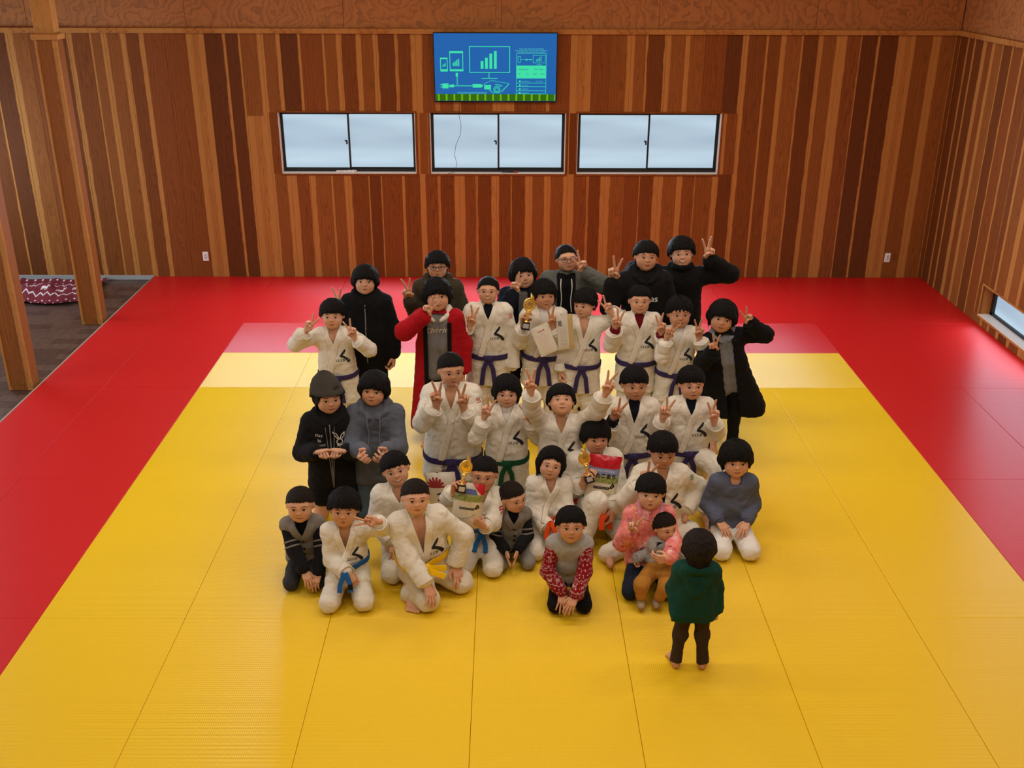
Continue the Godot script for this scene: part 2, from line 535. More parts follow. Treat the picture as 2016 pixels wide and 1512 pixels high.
func window_unit(q: int) -> void:
	var x0: float = WIN[q][0]
	var x1: float = WIN[q][1]
	var cx := (x0 + x1) / 2
	var w := x1 - x0
	var h := WY1 - WY0
	var cy := (WY0 + WY1) / 2
	var r := struct("window_%d" % (q + 1), boxes([[Vector3(x0 - 0.02, WY0 - 0.02, BACK - 0.14), Vector3(x1 + 0.02, WY0, BACK + 0.012)], [Vector3(x0 - 0.02, WY1, BACK - 0.14), Vector3(x1 + 0.02, WY1 + 0.02, BACK + 0.008)], [Vector3(x0 - 0.02, WY0, BACK - 0.14), Vector3(x0, WY1, BACK + 0.008)], [Vector3(x1, WY0, BACK - 0.14), Vector3(x1 + 0.02, WY1, BACK + 0.008)]]), M.wood4)
	put("sill", block(Vector3(w, 0.012, 0.1), 0.002), M.white_paint, r, Vector3(cx, WY0 + 0.006, BACK - 0.05))
	for s in [-1.0, 1.0]:
		put("reveal", block(Vector3(0.008, h, 0.1), 0.001), M.white_paint, r, Vector3(cx + s * (w / 2 - 0.004), cy, BACK - 0.05))
	var fz := BACK - 0.1
	put("frame", boxes([[Vector3(x0, WY0 + 0.012, fz - 0.03), Vector3(x1, WY0 + 0.04, fz + 0.02)], [Vector3(x0, WY1 - 0.022, fz - 0.03), Vector3(x1, WY1, fz + 0.02)], [Vector3(x0, WY0, fz - 0.03), Vector3(x0 + 0.02, WY1, fz + 0.02)], [Vector3(x1 - 0.02, WY0, fz - 0.03), Vector3(x1, WY1, fz + 0.02)]]), M.black_metal, r)
	for s in 2:
		var a := x0 + 0.02 if s == 0 else cx - 0.018
		var e := cx + 0.018 if s == 0 else x1 - 0.02
		var sz := fz + (0.012 if s == 0 else -0.012)
		put("sash", boxes([[Vector3(a, WY0 + 0.035, sz - 0.01), Vector3(e, WY0 + 0.06, sz + 0.01)], [Vector3(a, WY1 - 0.032, sz - 0.01), Vector3(e, WY1 - 0.018, sz + 0.01)], [Vector3(a, WY0 + 0.035, sz - 0.01), Vector3(a + 0.022, WY1 - 0.02, sz + 0.01)], [Vector3(e - 0.022, WY0 + 0.035, sz - 0.01), Vector3(e, WY1 - 0.02, sz + 0.01)]]), M.black_metal, r)
		put("pane", block(Vector3(e - a - 0.03, h - 0.06, 0.005), 0.001), frosted(), r, Vector3((a + e) / 2, cy + 0.012, sz - 0.002))
	put("latch", boxes([[Vector3(cx - 0.03, cy - 0.02, fz + 0.02), Vector3(cx - 0.012, cy + 0.025, fz + 0.035)], [Vector3(cx - 0.045, cy + 0.015, fz + 0.02), Vector3(cx - 0.02, cy + 0.03, fz + 0.04)]]), M.black_metal, r)

func frosted() -> StandardMaterial3D:
	if not M.has("frosted"):
		var m := mat(c8(70, 78, 84), 0.5)
		m.emission_enabled = true
		m.emission = Color(1, 1, 1)
		m.emission_energy_multiplier = 0.9
		var g := Gradient.new()
		g.set_color(0, c8(162, 188, 208))
		g.set_color(1, c8(196, 222, 238))
		var t := noise_tex(0.011, 256, false, 1.0, g, 9)
		t.noise.fractal_octaves = 2
		m.emission_texture = t
		m.emission_operator = BaseMaterial3D.EMISSION_OP_MULTIPLY
		m.uv1_scale = Vector3(0.12, 1.1, 1)
		M["frosted"] = m
	return M.frosted

func low_window() -> void:
	var z0: float = LOW[0]
	var z1: float = LOW[1]
	var y0: float = LOW[2]
	var y1: float = LOW[3]
	var r := struct("window_4", boxes([[Vector3(SIDE - 0.01, y0 - 0.02, z0 - 0.02), Vector3(SIDE + 0.19, y0, z1 + 0.02)], [Vector3(SIDE - 0.008, y1, z0 - 0.02), Vector3(SIDE + 0.19, y1 + 0.02, z1 + 0.02)], [Vector3(SIDE - 0.008, y0, z0 - 0.02), Vector3(SIDE + 0.19, y1, z0)], [Vector3(SIDE - 0.008, y0, z1), Vector3(SIDE + 0.19, y1, z1 + 0.02)]]), M.wood7)
	put("sill", block(Vector3(0.13, 0.008, z1 - z0), 0.001), M.white_paint, r, Vector3(SIDE + 0.06, y0 + 0.004, (z0 + z1) / 2))
	var fx := SIDE + 0.15
	put("frame", boxes([[Vector3(fx - 0.03, y0, z0), Vector3(fx + 0.03, y0 + 0.035, z1)], [Vector3(fx - 0.03, y1 - 0.03, z0), Vector3(fx + 0.03, y1, z1)], [Vector3(fx - 0.03, y0, z0), Vector3(fx + 0.03, y1, z0 + 0.06)], [Vector3(fx - 0.03, y0, z1 - 0.04), Vector3(fx + 0.03, y1, z1)]]), M.black_metal, r)
	put("pane", block(Vector3(0.005, y1 - y0 - 0.05, z1 - z0 - 0.08), 0.001), frosted(), r, Vector3(fx, (y0 + y1) / 2, (z0 + z1) / 2))

func side_windows() -> void:
	for q in 2:
		var z0: float = [-3.05, 0.85][q]
		var z1: float = [-0.75, 3.55][q]
		var r := struct("window_%d" % (5 + q), boxes([[Vector3(-7.7, 0.7, z0), Vector3(-7.62, 0.76, z1)], [Vector3(-7.7, 2.24, z0), Vector3(-7.62, 2.3, z1)], [Vector3(-7.7, 0.7, z0), Vector3(-7.62, 2.3, z0 + 0.05)], [Vector3(-7.7, 0.7, z1 - 0.05), Vector3(-7.62, 2.3, z1)]]), M.black_metal)
		put("pane", block(Vector3(0.005, 1.5, z1 - z0 - 0.08), 0.001), frosted(), r, Vector3(-7.66, 1.5, (z0 + z1) / 2))

# ---------------------------------------------------------------- judo mats
func mats() -> void:
	# fine relief pressed into the cover, turned with each mat
	var im := Image.create_empty(32, 64, false, Image.FORMAT_RGB8)
	var r := RandomNumberGenerator.new()
	r.seed = 2
	for y in 64:
		for x in 32:
			# low ribs along the mat, crossed by finer steep notches like bound rushes
			var s := 0.1 * sin(TAU * (x + 0.5) / 32.0) + r.randf_range(-0.03, 0.03)
			var t := 0.46 * clampf(sin(TAU * (y + 0.5) / 8.0) * 2.6, -1.0, 1.0) + r.randf_range(-0.05, 0.05)
			im.set_pixel(x, y, Color(0.5 + s * 0.5, 0.5 + t * 0.5, sqrt(1.0 - s * s - t * t) * 0.5 + 0.5))
	var rib := ImageTexture.create_from_image(im)
	for q in [["mat_red", c8(206, 28, 28)], ["mat_yellow", c8(240, 196, 20)]]:
		var m := mat(q[1], 0.36, 0.42)
		m.normal_enabled = true
		m.normal_texture = rib
		m.normal_scale = 1.0
		m.uv1_scale = Vector3(1.0 / 0.012, 1.0 / 0.048, 1.0)
		M[q[0]] = m
	var xs := [EDGE / U, -4.5, -3.5, -2.5, -1.5, -0.5, 0.5, 1.5, 2.5, 3.5, 4.5, SIDE / U]
	var zs := [(BACK + 0.004) / U, -2.0, 0.0, 2.0, 4.0, 6.0, 8.0]
	for j in 6:
		for i in 11:
			var side := i < 2 or i > 8
			if j == 1 and not side:
				continue
			var red := side or j == 0
			mat_piece(xs[i], xs[i + 1], zs[j], zs[j + 1], red, false, j == 0, side)
	for q in [[-3.5, -1.5], [-1.5, 0.5], [0.5, 2.5], [2.5, 3.5]]:
		mat_piece(q[0], q[1], -2.0, -1.0, true, true, false, false)
	for q in [[-3.5, -2.5], [-2.5, -0.5], [-0.5, 1.5], [1.5, 3.5]]:
		mat_piece(q[0], q[1], -1.0, 0.0, false, true, false, false)
	# thin metal strip along the open edge
	var e := put("edge_strip", block(Vector3(0.012, 0.05, (8.0 * U - BACK)), 0.002), mat(c8(170, 150, 130), 0.5), self, Vector3(EDGE - 0.008, -0.022, (8.0 * U + BACK) / 2))
	tag(e, "thin pale edging strip between the red mats and wooden floor", "edging")

func mat_piece(x0: float, x1: float, z0: float, z1: float, red: bool, across: bool, back: bool, side: bool) -> void:
	var w := snappedf((x1 - x0) * U - 0.0015, 0.0005)
	var d := snappedf((z1 - z0) * U - 0.0015, 0.0005)
	var mesh := block(Vector3(d, 0.044, w) if across else Vector3(w, 0.044, d), 0.0025)
	var o := put("judo_mat", mesh, M.mat_red if red else M.mat_yellow, self, Vector3((x0 + x1) / 2 * U, -0.022, (z0 + z1) / 2 * U))
	if across:
		o.rotation.y = PI / 2
	var label := ""
	var group := ""
	if red and across:
		label = "pinkish looking red judo mat laid crosswise along the yellow field"
		group = "crosswise red mats"
	elif across:
		label = "pale looking yellow judo mat laid crosswise next to the pinkish ones"
		group = "crosswise yellow mats"
	elif red and back:
		label = "red judo mat laid lengthwise against the windowed wall"
		group = "red mats by the windowed wall"
	elif red:
		label = "red judo mat laid lengthwise in the border along the hall's side" if x0 > 0 else "red judo mat laid lengthwise in the border by the wooden posts"
		group = "red border mats by the boards" if x0 > 0 else "red border mats by the posts"
	else:
		label = "yellow ribbed judo mat laid lengthwise in the middle field"
		group = "yellow mats of the middle field"
	tag(o, label, "mat", group)

# ---------------------------------------------------------------- lamps under the ceiling (above the view)
func lamps() -> void:
	var glow := mat(c8(250, 244, 230), 0.6)
	glow.emission_enabled = true
	glow.emission = Color(1.0, 0.96, 0.9)
	glow.emission_energy_multiplier = 1.0
	for q in 12:
		var at := Vector3([-3.3, -1.1, 1.1, 3.3][q % 4], TOP - 0.5, [0.3, 3.4, 6.6][q / 4])
		var l := thing("ceiling_lamp", "long white ceiling lamp hanging over the mats", "lamp", at, "long lamps under the ceiling")
		put("housing", block(Vector3(1.3, 0.05, 0.36), 0.01), M.white_paint, l, Vector3(0, 0.03, 0))
		put("diffuser", block(Vector3(1.24, 0.012, 0.3), 0.004), glow, l, Vector3(0, 0.0, 0))
		for s in [-1.0, 1.0]:
			put("hanger", block(Vector3(0.012, 0.44, 0.012), 0.001), M.black_metal, l, Vector3(s * 0.5, 0.27, 0))
		var a := AreaLight3D.new()
		a.name = "lamp_light"
		a.area_size = Vector2(1.24, 0.3)
		a.light_energy = 3.5
		a.light_color = Color(1.0, 0.96, 0.9)
		a.shadow_enabled = true
		a.area_range = 40.0
		a.area_attenuation = 2.0
		l.add_child(a)
		a.position = Vector3(0, -0.012, 0)
		a.rotation.x = -PI / 2


# ---------------------------------------------------------------- templates shared by all people
func text_tris(t: String, bold := false, serif := false) -> PackedVector2Array:
	var m := TextMesh.new()
	var f := SystemFont.new()
	f.font_names = ["Droid Serif"] if serif else ["Droid Sans"]
	if bold:
		f.font_weight = 700
	m.font = f
	m.text = t
	m.depth = 0.0
	m.font_size = 48
	m.pixel_size = 0.01
	m.curve_step = 2.0
	var a := m.surface_get_arrays(0)
	var box := m.get_aabb()
	var out := PackedVector2Array()
	var v: PackedVector3Array = a[Mesh.ARRAY_VERTEX]
	var c := box.get_center()
	if a[Mesh.ARRAY_INDEX] != null and a[Mesh.ARRAY_INDEX].size() > 0:
		for q in a[Mesh.ARRAY_INDEX]:
			out.append(Vector2(v[q].x - c.x, v[q].y - c.y) / box.size.x)
	else:
		for q in v:
			out.append(Vector2(q.x - c.x, q.y - c.y) / box.size.x)
	return out

const JOBS := ["head", "foot", "hand_v", "hand_rest", "hand_curl", "hand_grip", "hand_point", "hand_ring", "hand_flat", "hand_spread", "face"]

func template_job(k: int) -> void:
	if k < JOBS.size():
		var j: String = JOBS[k]
		if j == "head":
			jobs[k] = {"head": head_mesh()}
		elif j == "foot":
			jobs[k] = {"foot": foot_mesh()}
		elif j == "face":
			jobs[k] = face_parts()
		else:
			jobs[k] = {j: hand_mesh(j.substr(5))}
	else:
		var s: String = HAIR.keys()[k - JOBS.size()]
		jobs[k] = {"hair_" + s: hair_mesh(s)}
		if s in ["ponytail", "tied", "fringe"]:
			jobs[k]["tail_" + s] = tail_mesh(s)

var jobs := []

func face_parts() -> Dictionary:
	var d := {}
	for s in [1.0, -1.0]:
		var e := "_l" if s > 0.0 else "_r"
		d["eye_white" + e] = patch(almond(0.15 * s, -0.03, 0.13, 0.028, 0.022), 0.009)
		d["iris" + e] = patch(almond(0.148 * s, -0.029, 0.07, 0.027, 0.023), 0.013)
		d["lid" + e] = patch(arc_strip(0.08 * s, 0.222 * s, -0.013, 0.016, 0.004, 0.016, 0.012), 0.014)
		d["brow" + e] = patch(arc_strip(0.075 * s, 0.235 * s, 0.072, 0.016, -0.006, 0.02, 0.012), 0.011)
	d["mouth_plain"] = patch(arc_strip(-0.085, 0.085, -0.272, -0.004, 0.0, 0.042, 0.042, 11), 0.009)
	d["mouth_smile0"] = patch(arc_strip(-0.105, 0.105, -0.262, -0.022, 0.0, 0.038, 0.038, 11), 0.009)
	d["mouth_smile"] = patch(arc_strip(-0.125, 0.125, -0.258, -0.03, 0.0, 0.062, 0.062, 11), 0.009)
	d["mouth_open"] = patch(almond(0.0, -0.275, 0.12, 0.03, 0.035), 0.009)
	d["teeth"] = patch(arc_strip(-0.1, 0.1, -0.25, -0.026, 0.0, 0.034, 0.034, 11), 0.014)
	for k in [1, 2]:
		var list := []
		for s in [1.0, -1.0]:
			var pts := []
			for q in 18:
				var a := TAU * q / 18.0
				var x: float = 0.155 * s + cos(a) * 0.11
				var y := -0.035 + sin(a) * (0.07 if k == 1 else 0.085)
				pts.append(Vector3(x, y, 0.44 - 0.12 * absf(x) * absf(x) * 4.0))
			var rr := []
			rr.resize(18)
			rr.fill(0.011)
			list.append(tube(pts, rr, 6, true))
			list.append(tube([Vector3(0.262 * s, 0.02, 0.405), Vector3(0.37 * s, 0.03, 0.2), Vector3(0.385 * s, 0.02, -0.02)], [0.009, 0.009, 0.009], 6))
		list.append(tube([Vector3(-0.045, 0.0, 0.44), Vector3(0.0, 0.012, 0.45), Vector3(0.045, 0.0, 0.44)], [0.009, 0.009, 0.009], 6))
		d["glasses%d" % k] = join(list)
	# knitted cap: ribs and a turned-up band
	var v := PackedVector3Array()
	var ix := PackedInt32Array()
	var m := 72
	var rows := [[90, 0.27], [76, 0.21], [58, 0.14], [42, 0.115], [32, 0.105], [29, 0.125], [22, 0.13], [15, 0.125], [14, 0.095], [16, 0.0]]
	for r in rows:
		for q in m:
			var a := TAU * q / m
			var e := deg_to_rad(float(r[0]) + (3.0 if cos(a) > 0.0 else -10.0) * (1.0 - r[0] / 90.0) - 8.0 * (1.0 - cos(a)) * 0.5 * (1.0 - r[0] / 90.0))
			var dir := Vector3(sin(a) * cos(e), sin(e), cos(a) * cos(e))
			var slump := Vector3(-0.07, 0.03, -0.1) * sin(e)
			v.append(dir * (head_r(dir) + r[1] + (0.006 if q % 2 else -0.006)) + slump)
	for r in rows.size() - 1:
		for q in m:
			var q2 := (q + 1) % m
			ix.append_array(PackedInt32Array([r * m + q, r * m + q2, (r + 1) * m + q, (r + 1) * m + q, r * m + q2, (r + 1) * m + q2]))
	var bn := smooth({"v": v, "i": ix})
	for q in v.size():
		if bn.n[q].dot(v[q]) < 0.0 and q < v.size() - 2 * m:
			bn.n[q] = -bn.n[q]
	d["beanie"] = bn
	return d

func templates() -> void:
	for q in ["CLUB", "FILA", "adidas", "Play", "is", "Forever"]:
		texts[q] = text_tris(q, q in ["CLUB", "adidas", "FILA"], q in ["CLUB", "Play", "is", "Forever"])
	texts["Chérie"] = text_tris("Chérie", true, true)
	# short words keep their letter size
	for q in [["is", 0.3], ["Play", 0.62], ["Forever", 1.0]]:
		var a := PackedVector2Array()
		for p in texts[q[0]]:
			a.append(p * q[1])
		texts[q[0]] = a
	jobs.resize(JOBS.size() + HAIR.size())
	var g := WorkerThreadPool.add_group_task(template_job, jobs.size())
	WorkerThreadPool.wait_for_group_task_completion(g)
	for j in jobs:
		T.merge(j)

func crowd() -> void:
	for q in PEOPLE:
		var d: Dictionary = q.duplicate()
		var J := []
		for k in 17:
			J.append(vec(q.J, k * 3))
		d.J = J
		d.up = vec(q.up, 0)
		d.X = vec(q.X, 0)
		d.F = vec(q.F, 0)
		d.hb = [vec(q.hb, 0), vec(q.hb, 3), vec(q.hb, 6)]
		d.hands = [[q.hands[0][0], vec(q.hands[0][1], 0), vec(q.hands[0][2], 0)], [q.hands[1][0], vec(q.hands[1][1], 0), vec(q.hands[1][2], 0)]]
		if d.get("belt", "") == "green":
			d.belt = "green_belt"
		people.append(d)
	results.resize(people.size())
	var g := WorkerThreadPool.add_group_task(build_person, people.size())
	WorkerThreadPool.wait_for_group_task_completion(g)
	for k in people.size():
		var p: Dictionary = people[k]
		var base := Vector3(p.J[0].x, 0.0, p.J[0].z)
		var root := thing("person", p.label, "person", base)
		var made := {}
		for part in results[k]:
			var parent: Node3D = made[part[3]] if part[3] != "" and made.has(part[3]) else root
			var d: Dictionary = part[1]
			var o := MeshInstance3D.new()
			if d.has("share"):
				if not meshes.has(d.share):
					meshes[d.share] = amesh(T[d.share])
				o.mesh = meshes[d.share]
				o.transform = Transform3D(d.x.basis, d.x.origin - base)
			else:
				var v: PackedVector3Array = Transform3D(Basis(), -base) * d.v
				d.v = v
				o.mesh = amesh(d)
			o.material_override = M[part[2]]
			o.name = part[0]
			parent.add_child(o, true)
			if not made.has(part[0]):
				made[part[0]] = o

# ---------------------------------------------------------------- the wall screen
func flat(tri: PackedVector2Array, z: float) -> Dictionary:
	var v := PackedVector3Array()
	var n := PackedVector3Array()
	var ix := PackedInt32Array()
	for q in range(0, tri.size(), 3):
		var cw := (tri[q + 1] - tri[q]).cross(tri[q + 2] - tri[q]) < 0.0
		for k in ([0, 1, 2] if cw else [0, 2, 1]):
			ix.append(v.size())
			v.append(Vector3(tri[q + k].x, tri[q + k].y, z))
			n.append(Vector3(0, 0, 1))
	return {"v": v, "n": n, "i": ix}

func glow(c: Color, e: float) -> StandardMaterial3D:
	var m := mat(Color.BLACK, 0.3)
	m.emission_enabled = true
	m.emission = c
	m.emission_energy_multiplier = e
	return m

func screen() -> void:
	var w := 1.435
	var h := 0.79
	var tv := thing("wall_screen", "black framed wall screen showing green pictograms on a blue ground", "screen", Vector3(-0.391, 2.558, BACK + 0.075))
	tv.rotation.x = deg_to_rad(5.0)
	put("housing", block(Vector3(w, h, 0.035), 0.006), M.plastic_black, tv, Vector3(0, 0, -0.02))
	put("bracket", block(Vector3(0.4, 0.3, 0.04), 0.004), M.black_metal, tv, Vector3(0, 0, -0.045))
	put("bezel", boxes([[Vector3(-w / 2, -h / 2, -0.004), Vector3(w / 2, -h / 2 + 0.014, 0.004)], [Vector3(-w / 2, h / 2 - 0.009, -0.004), Vector3(w / 2, h / 2, 0.004)], [Vector3(-w / 2, -h / 2, -0.004), Vector3(-w / 2 + 0.009, h / 2, 0.004)], [Vector3(w / 2 - 0.009, -h / 2, -0.004), Vector3(w / 2, h / 2, 0.004)]]), M.plastic_black, tv)
	# the picture is laid out on a sheet of 1465 by 795 units
	var k := (w - 0.02) / 1465.0
	var disp := put("display", block(Vector3(w - 0.016, h - 0.02, 0.003), 0.0005), glow(c8(22, 104, 184), 0.85), tv, Vector3(0, 0.003, 0))
	var lines := []
	var thick := []
	var rects := []
	var boxl := func(x0: float, y0: float, x1: float, y1: float) -> Array: return [x0, y0, x1, y0, x1, y1, x0, y1, x0, y0]
	thick.append(boxl.call(722, 302, 1204, 604))
	thick.append([955, 604, 955, 672])
	thick.append([865, 674, 1055, 674])
	rects.append_array([[855, 470, 889, 562], [908, 432, 942, 562], [961, 383, 995, 562], [1015, 353, 1049, 562]])
	thick.append(boxl.call(486, 362, 640, 586))
	rects.append_array([[480, 355, 646, 379], [484, 568, 646, 592], [520, 490, 534, 530], [541, 475, 555, 530], [562, 457, 576, 530], [584, 445, 598, 530]])
	thick.append(boxl.call(373, 438, 453, 588))
	rects.append_array([[368, 432, 458, 450], [372, 568, 458, 595], [393, 520, 400, 536], [405, 511, 412, 536], [416, 503, 423, 536], [426, 494, 433, 536]])
	rects.append_array([[388, 735, 462, 795], [362, 746, 390, 754], [362, 774, 390, 782], [470, 752, 500, 780], [496, 748, 528, 782], [552, 610, 580, 655], [755, 742, 862, 785], [862, 750, 878, 776]])
	lines.append([528, 768, 755, 768])
	lines.append([528, 758, 566, 758, 566, 650])
	lines.append([574, 650, 574, 758, 755, 758])
	lines.append([890, 740, 985, 700, 1200, 735, 1080, 845, 1000, 845, 960, 815, 890, 745])
	lines.append([975, 752, 975, 822, 1000, 845])
	lines.append([1030, 748, 1050, 742, 1115, 756, 1095, 772, 1030, 748])
	lines.append([1195, 745, 1110, 835])
	rects.append([896, 752, 975, 806])
	for r in [40.0, 30.0, 18.0]:
		var l := []
		for q in 19:
			l.append(1048 + cos(TAU * q / 18.0) * r)
			l.append(808 + sin(TAU * q / 18.0) * r)
		lines.append(l)
	lines.append(boxl.call(1286, 380, 1645, 858))
	lines.append(boxl.call(1486, 400, 1634, 490))
	lines.append([1560, 490, 1560, 510])
	lines.append([1530, 512, 1590, 512])
	lines.append(boxl.call(1305, 415, 1335, 485))
	lines.append([1340, 452, 1480, 452])
	rects.append_array([[1395, 444, 1420, 460], [1440, 446, 1465, 458], [1525, 450, 1533, 474], [1542, 440, 1550, 474], [1559, 428, 1567, 474], [1577, 414, 1585, 474], [1286, 522, 1642, 674]])
	for y in [728, 772, 820]:
		lines.append([1286, y, 1640, y])
	for y in [708, 755, 801, 846]:
		rects.append([1318, y - 10, 1338, y + 10])
	var fix := func(l: Array) -> Array:
		var o := []
		for q in range(0, l.size(), 2):
			o.append((l[q] - 300.0 - 732.5) * k + 0.5)
			o.append(-(l[q + 1] - 150.0 - 397.5) * k + 0.5)
		return o
	var tri := PackedVector2Array()
	var set1 := []
	for l in lines:
		set1.append(fix.call(l))
	tri.append_array(strokes(set1, 4.5 * k))
	var set2 := []
	for l in thick:
		set2.append(fix.call(l))
	tri.append_array(strokes(set2, 9.0 * k))
	for r in rects:
		var a: Array = fix.call([r[0], r[1], r[2], r[3]])
		var x0: float = a[0] - 0.5
		var y0: float = a[1] - 0.5
		var x1: float = a[2] - 0.5
		var y1: float = a[3] - 0.5
		tri.append_array(PackedVector2Array([Vector2(x0, y0), Vector2(x1, y0), Vector2(x1, y1), Vector2(x0, y0), Vector2(x1, y1), Vector2(x0, y1)]))
	put("pictograms", amesh(flat(tri, 0.003)), glow(c8(62, 232, 176), 0.9), disp)
	var words := PackedVector2Array()
	var dark := PackedVector2Array()
	for t in [["Scan QR code and download", 1465, 329, 290, 0], ["Easycast screen. The functions shown in", 1465, 348, 390, 0], ["the figure below can be realized", 1465, 367, 330, 0], ["Fullscreen", 1370, 566, 110, 1], ["Cast Type", 1555, 566, 110, 1], ["Off", 1320, 620, 30, 1], ["On", 1422, 620, 26, 1], ["Video", 1512, 620, 55, 1], ["Game", 1598, 620, 52, 1], ["Resolution", 1398, 708, 95, 0], ["1920x1080", 1565, 708, 84, 0], ["Rotation", 1390, 755, 76, 0], ["Upgrade", 1392, 801, 80, 0], ["Feedback", 1394, 846, 84, 0], ["DHDA0D340DM7R9MV04", 748, 848, 356, 0]]:
		var c: Array = fix.call([t[1], t[2]])
		for p in text_tris(t[0]):
			(dark if t[4] else words).append(p * t[3] * k + Vector2(c[0] - 0.5, c[1] - 0.5))
	put("lettering", amesh(flat(words, 0.0034)), glow(c8(90, 220, 210), 0.8), disp)
	put("lettering", amesh(flat(dark, 0.0042)), glow(c8(16, 110, 96), 0.5), disp)
	var strip := PackedVector2Array()
	var r2 := func(x0: float, x1: float) -> PackedVector2Array:
		var a: Array = fix.call([x0, 862, x1, 942])
		return PackedVector2Array([Vector2(a[0] - 0.5, a[1] - 0.5), Vector2(a[2] - 0.5, a[1] - 0.5), Vector2(a[2] - 0.5, a[3] - 0.5), Vector2(a[0] - 0.5, a[1] - 0.5), Vector2(a[2] - 0.5, a[3] - 0.5), Vector2(a[0] - 0.5, a[3] - 0.5)])
	strip.append_array(r2.call(302, 1762))
	put("picture_band", amesh(flat(strip, 0.0046)), glow(c8(52, 112, 4), 0.8), disp)
	var lime := glow(c8(104, 190, 10), 0.85)
	for q in 16:
		put("band_bar", amesh(flat(r2.call(330 + q * 94.5, minf(352 + q * 94.5, 1762.0)), 0.0052)), lime, disp)
	var a := AreaLight3D.new()
	a.name = "screen_light"
	a.area_size = Vector2(w, h)
	a.light_energy = 0.5
	a.light_color = Color(0.3, 0.75, 1.0)
	a.shadow_enabled = true
	a.area_range = 40.0
	a.area_attenuation = 2.0
	tv.add_child(a)
	a.position = Vector3(0, 0, 0.012)
	a.rotation.y = PI

# ---------------------------------------------------------------- small things in the room
func details() -> void:
	for q in 2:
		var o := thing("wall_outlet", ["white wall outlet in the boards beside the red mats and posts", "white wall outlet in the boards near the hall's corner"][q], "outlet", Vector3([-4.04, 4.55][q], 0.262, BACK + 0.004))
		put("plate", block(Vector3(0.072, 0.118, 0.01), 0.003), M.white_paint, o)
		put("insert", block(Vector3(0.034, 0.07, 0.006), 0.002), mat(c8(214, 208, 200), 0.5), o, Vector3(0, 0, 0.005))
		for s in [-1.0, 1.0]:
			put("slot", block(Vector3(0.02, 0.004, 0.004), 0.0005), M.black_metal, o, Vector3(0, s * 0.016, 0.008))
	# cable from the screen down over the middle window to its sill
	var pts := []
	for p in [[905, 203], [903, 225], [907, 245], [905, 262], [896, 282], [893, 300], [898, 318], [892, 333], [880, 336]]:
		pts.append(Vector3((p[0] - 978.0) / 150.0 * 0.935 - 0.36, lerpf(2.15, 1.325, (p[1] - 203.0) / 131.0), BACK + 0.02 + 0.003 * sin(p[1])))
	var rr := []
	rr.resize(pts.size())
	rr.fill(0.0025)
	var cab := put("screen_cable", amesh(tube(pts, rr, 6)), M.black_metal, self)
	tag(cab, "thin dark cable hanging from the wall screen over the middle window", "cable")
	var rag := Field.new()
	var rc := [[Vector3(-2.33, 1.328, BACK - 0.02), Vector3(-2.12, 1.33, BACK - 0.025), 0.014, 0.017], [Vector3(-2.3, 1.325, BACK - 0.05), Vector3(-2.1, 1.328, BACK - 0.045), 0.013, 0.014]]
	rag.setup(rc, 0.006, 0.02)
	rag.caps(rc, 0.02)
	rag.finish([], [], noise3, 0.005, 26.0)
	tag(put("folded_cloth", amesh(rag.mesh()), M.white, self), "crumpled white cloth lying on a window sill", "cloth")
	var pen := thing("marker_pen", "dark pen lying on the sill of the middle window", "pen", Vector3(-0.22, 1.329, BACK - 0.02))
	put("barrel", amesh(tube([Vector3(-0.1, 0, 0), Vector3(0.05, 0, 0.004)], [0.009, 0.009], 10)), M.plastic_black, pen)
	put("cap", amesh(tube([Vector3(0.05, 0, 0.004), Vector3(0.1, 0, 0.006)], [0.0105, 0.0105], 10)), mat(c8(150, 30, 30), 0.5), pen)
	# blanket with a knitted pattern, half rolled on the wooden floor
	var cols := 60
	var v := PackedVector3Array()
	var uv := PackedVector2Array()
	var ix := PackedInt32Array()
	var prof := []
	for q in 26:
		prof.append(Vector2(-0.62 + 0.5 * q / 25.0, 0.015 + 0.012 * sin(q * 0.8)))
	for q in 30:
		var t := q / 29.0
		prof.append(Vector2(-0.12 + 0.42 * t, 0.03 + 0.13 * sin(PI * (0.1 + 0.86 * t))))
	for q in 12:
		var a := PI * q / 11.0
		prof.append(Vector2(0.3 + 0.02 * sin(a), 0.03 + 0.014 * cos(a)))
	for s in prof.size():
		for q in cols:
			var t := q / float(cols - 1)
			var x := lerpf(-0.75, 0.7, t)
			var lift := 1.0 + 0.35 * noise3.get_noise_2d(x * 3.0, s * 0.05)
			var fold := 0.05 * noise3.get_noise_2d(x * 2.0, 7.0)
			v.append(Vector3(x, prof[s].y * lift + (0.04 * maxf(noise3.get_noise_2d(x * 4.0 + 9.0, 2.0), 0.0)), prof[s].x + fold))
			uv.append(Vector2(t * 2.0, s / float(prof.size()) * 1.3))
	for s in prof.size() - 1:
		for q in cols - 1:
			var i := s * cols + q
			ix.append_array(PackedInt32Array([i, i + 1, i + cols, i + 1, i + cols + 1, i + cols]))
	var d := smooth({"v": v, "i": ix})
	d.uv = uv
	var bm := mat(Color.WHITE, 0.95, 0.2)
	bm.albedo_texture = dots(c8(112, 44, 50), c8(220, 206, 200))
	var rug := put("patterned_blanket", amesh(d), bm, self, Vector3(-5.98, -0.04, -2.86))
	tag(rug, "dark red blanket with white knitted pattern folded over on the wooden floor", "blanket")

# ---------------------------------------------------------------- trophies and bags
func lathe(prof: Array, m := 18) -> Dictionary:
	var pts := []
	var rr := []
	for p in prof:
		pts.append(Vector3(0, p[1], 0))
		rr.append(p[0])
	return tube(pts, rr, m)

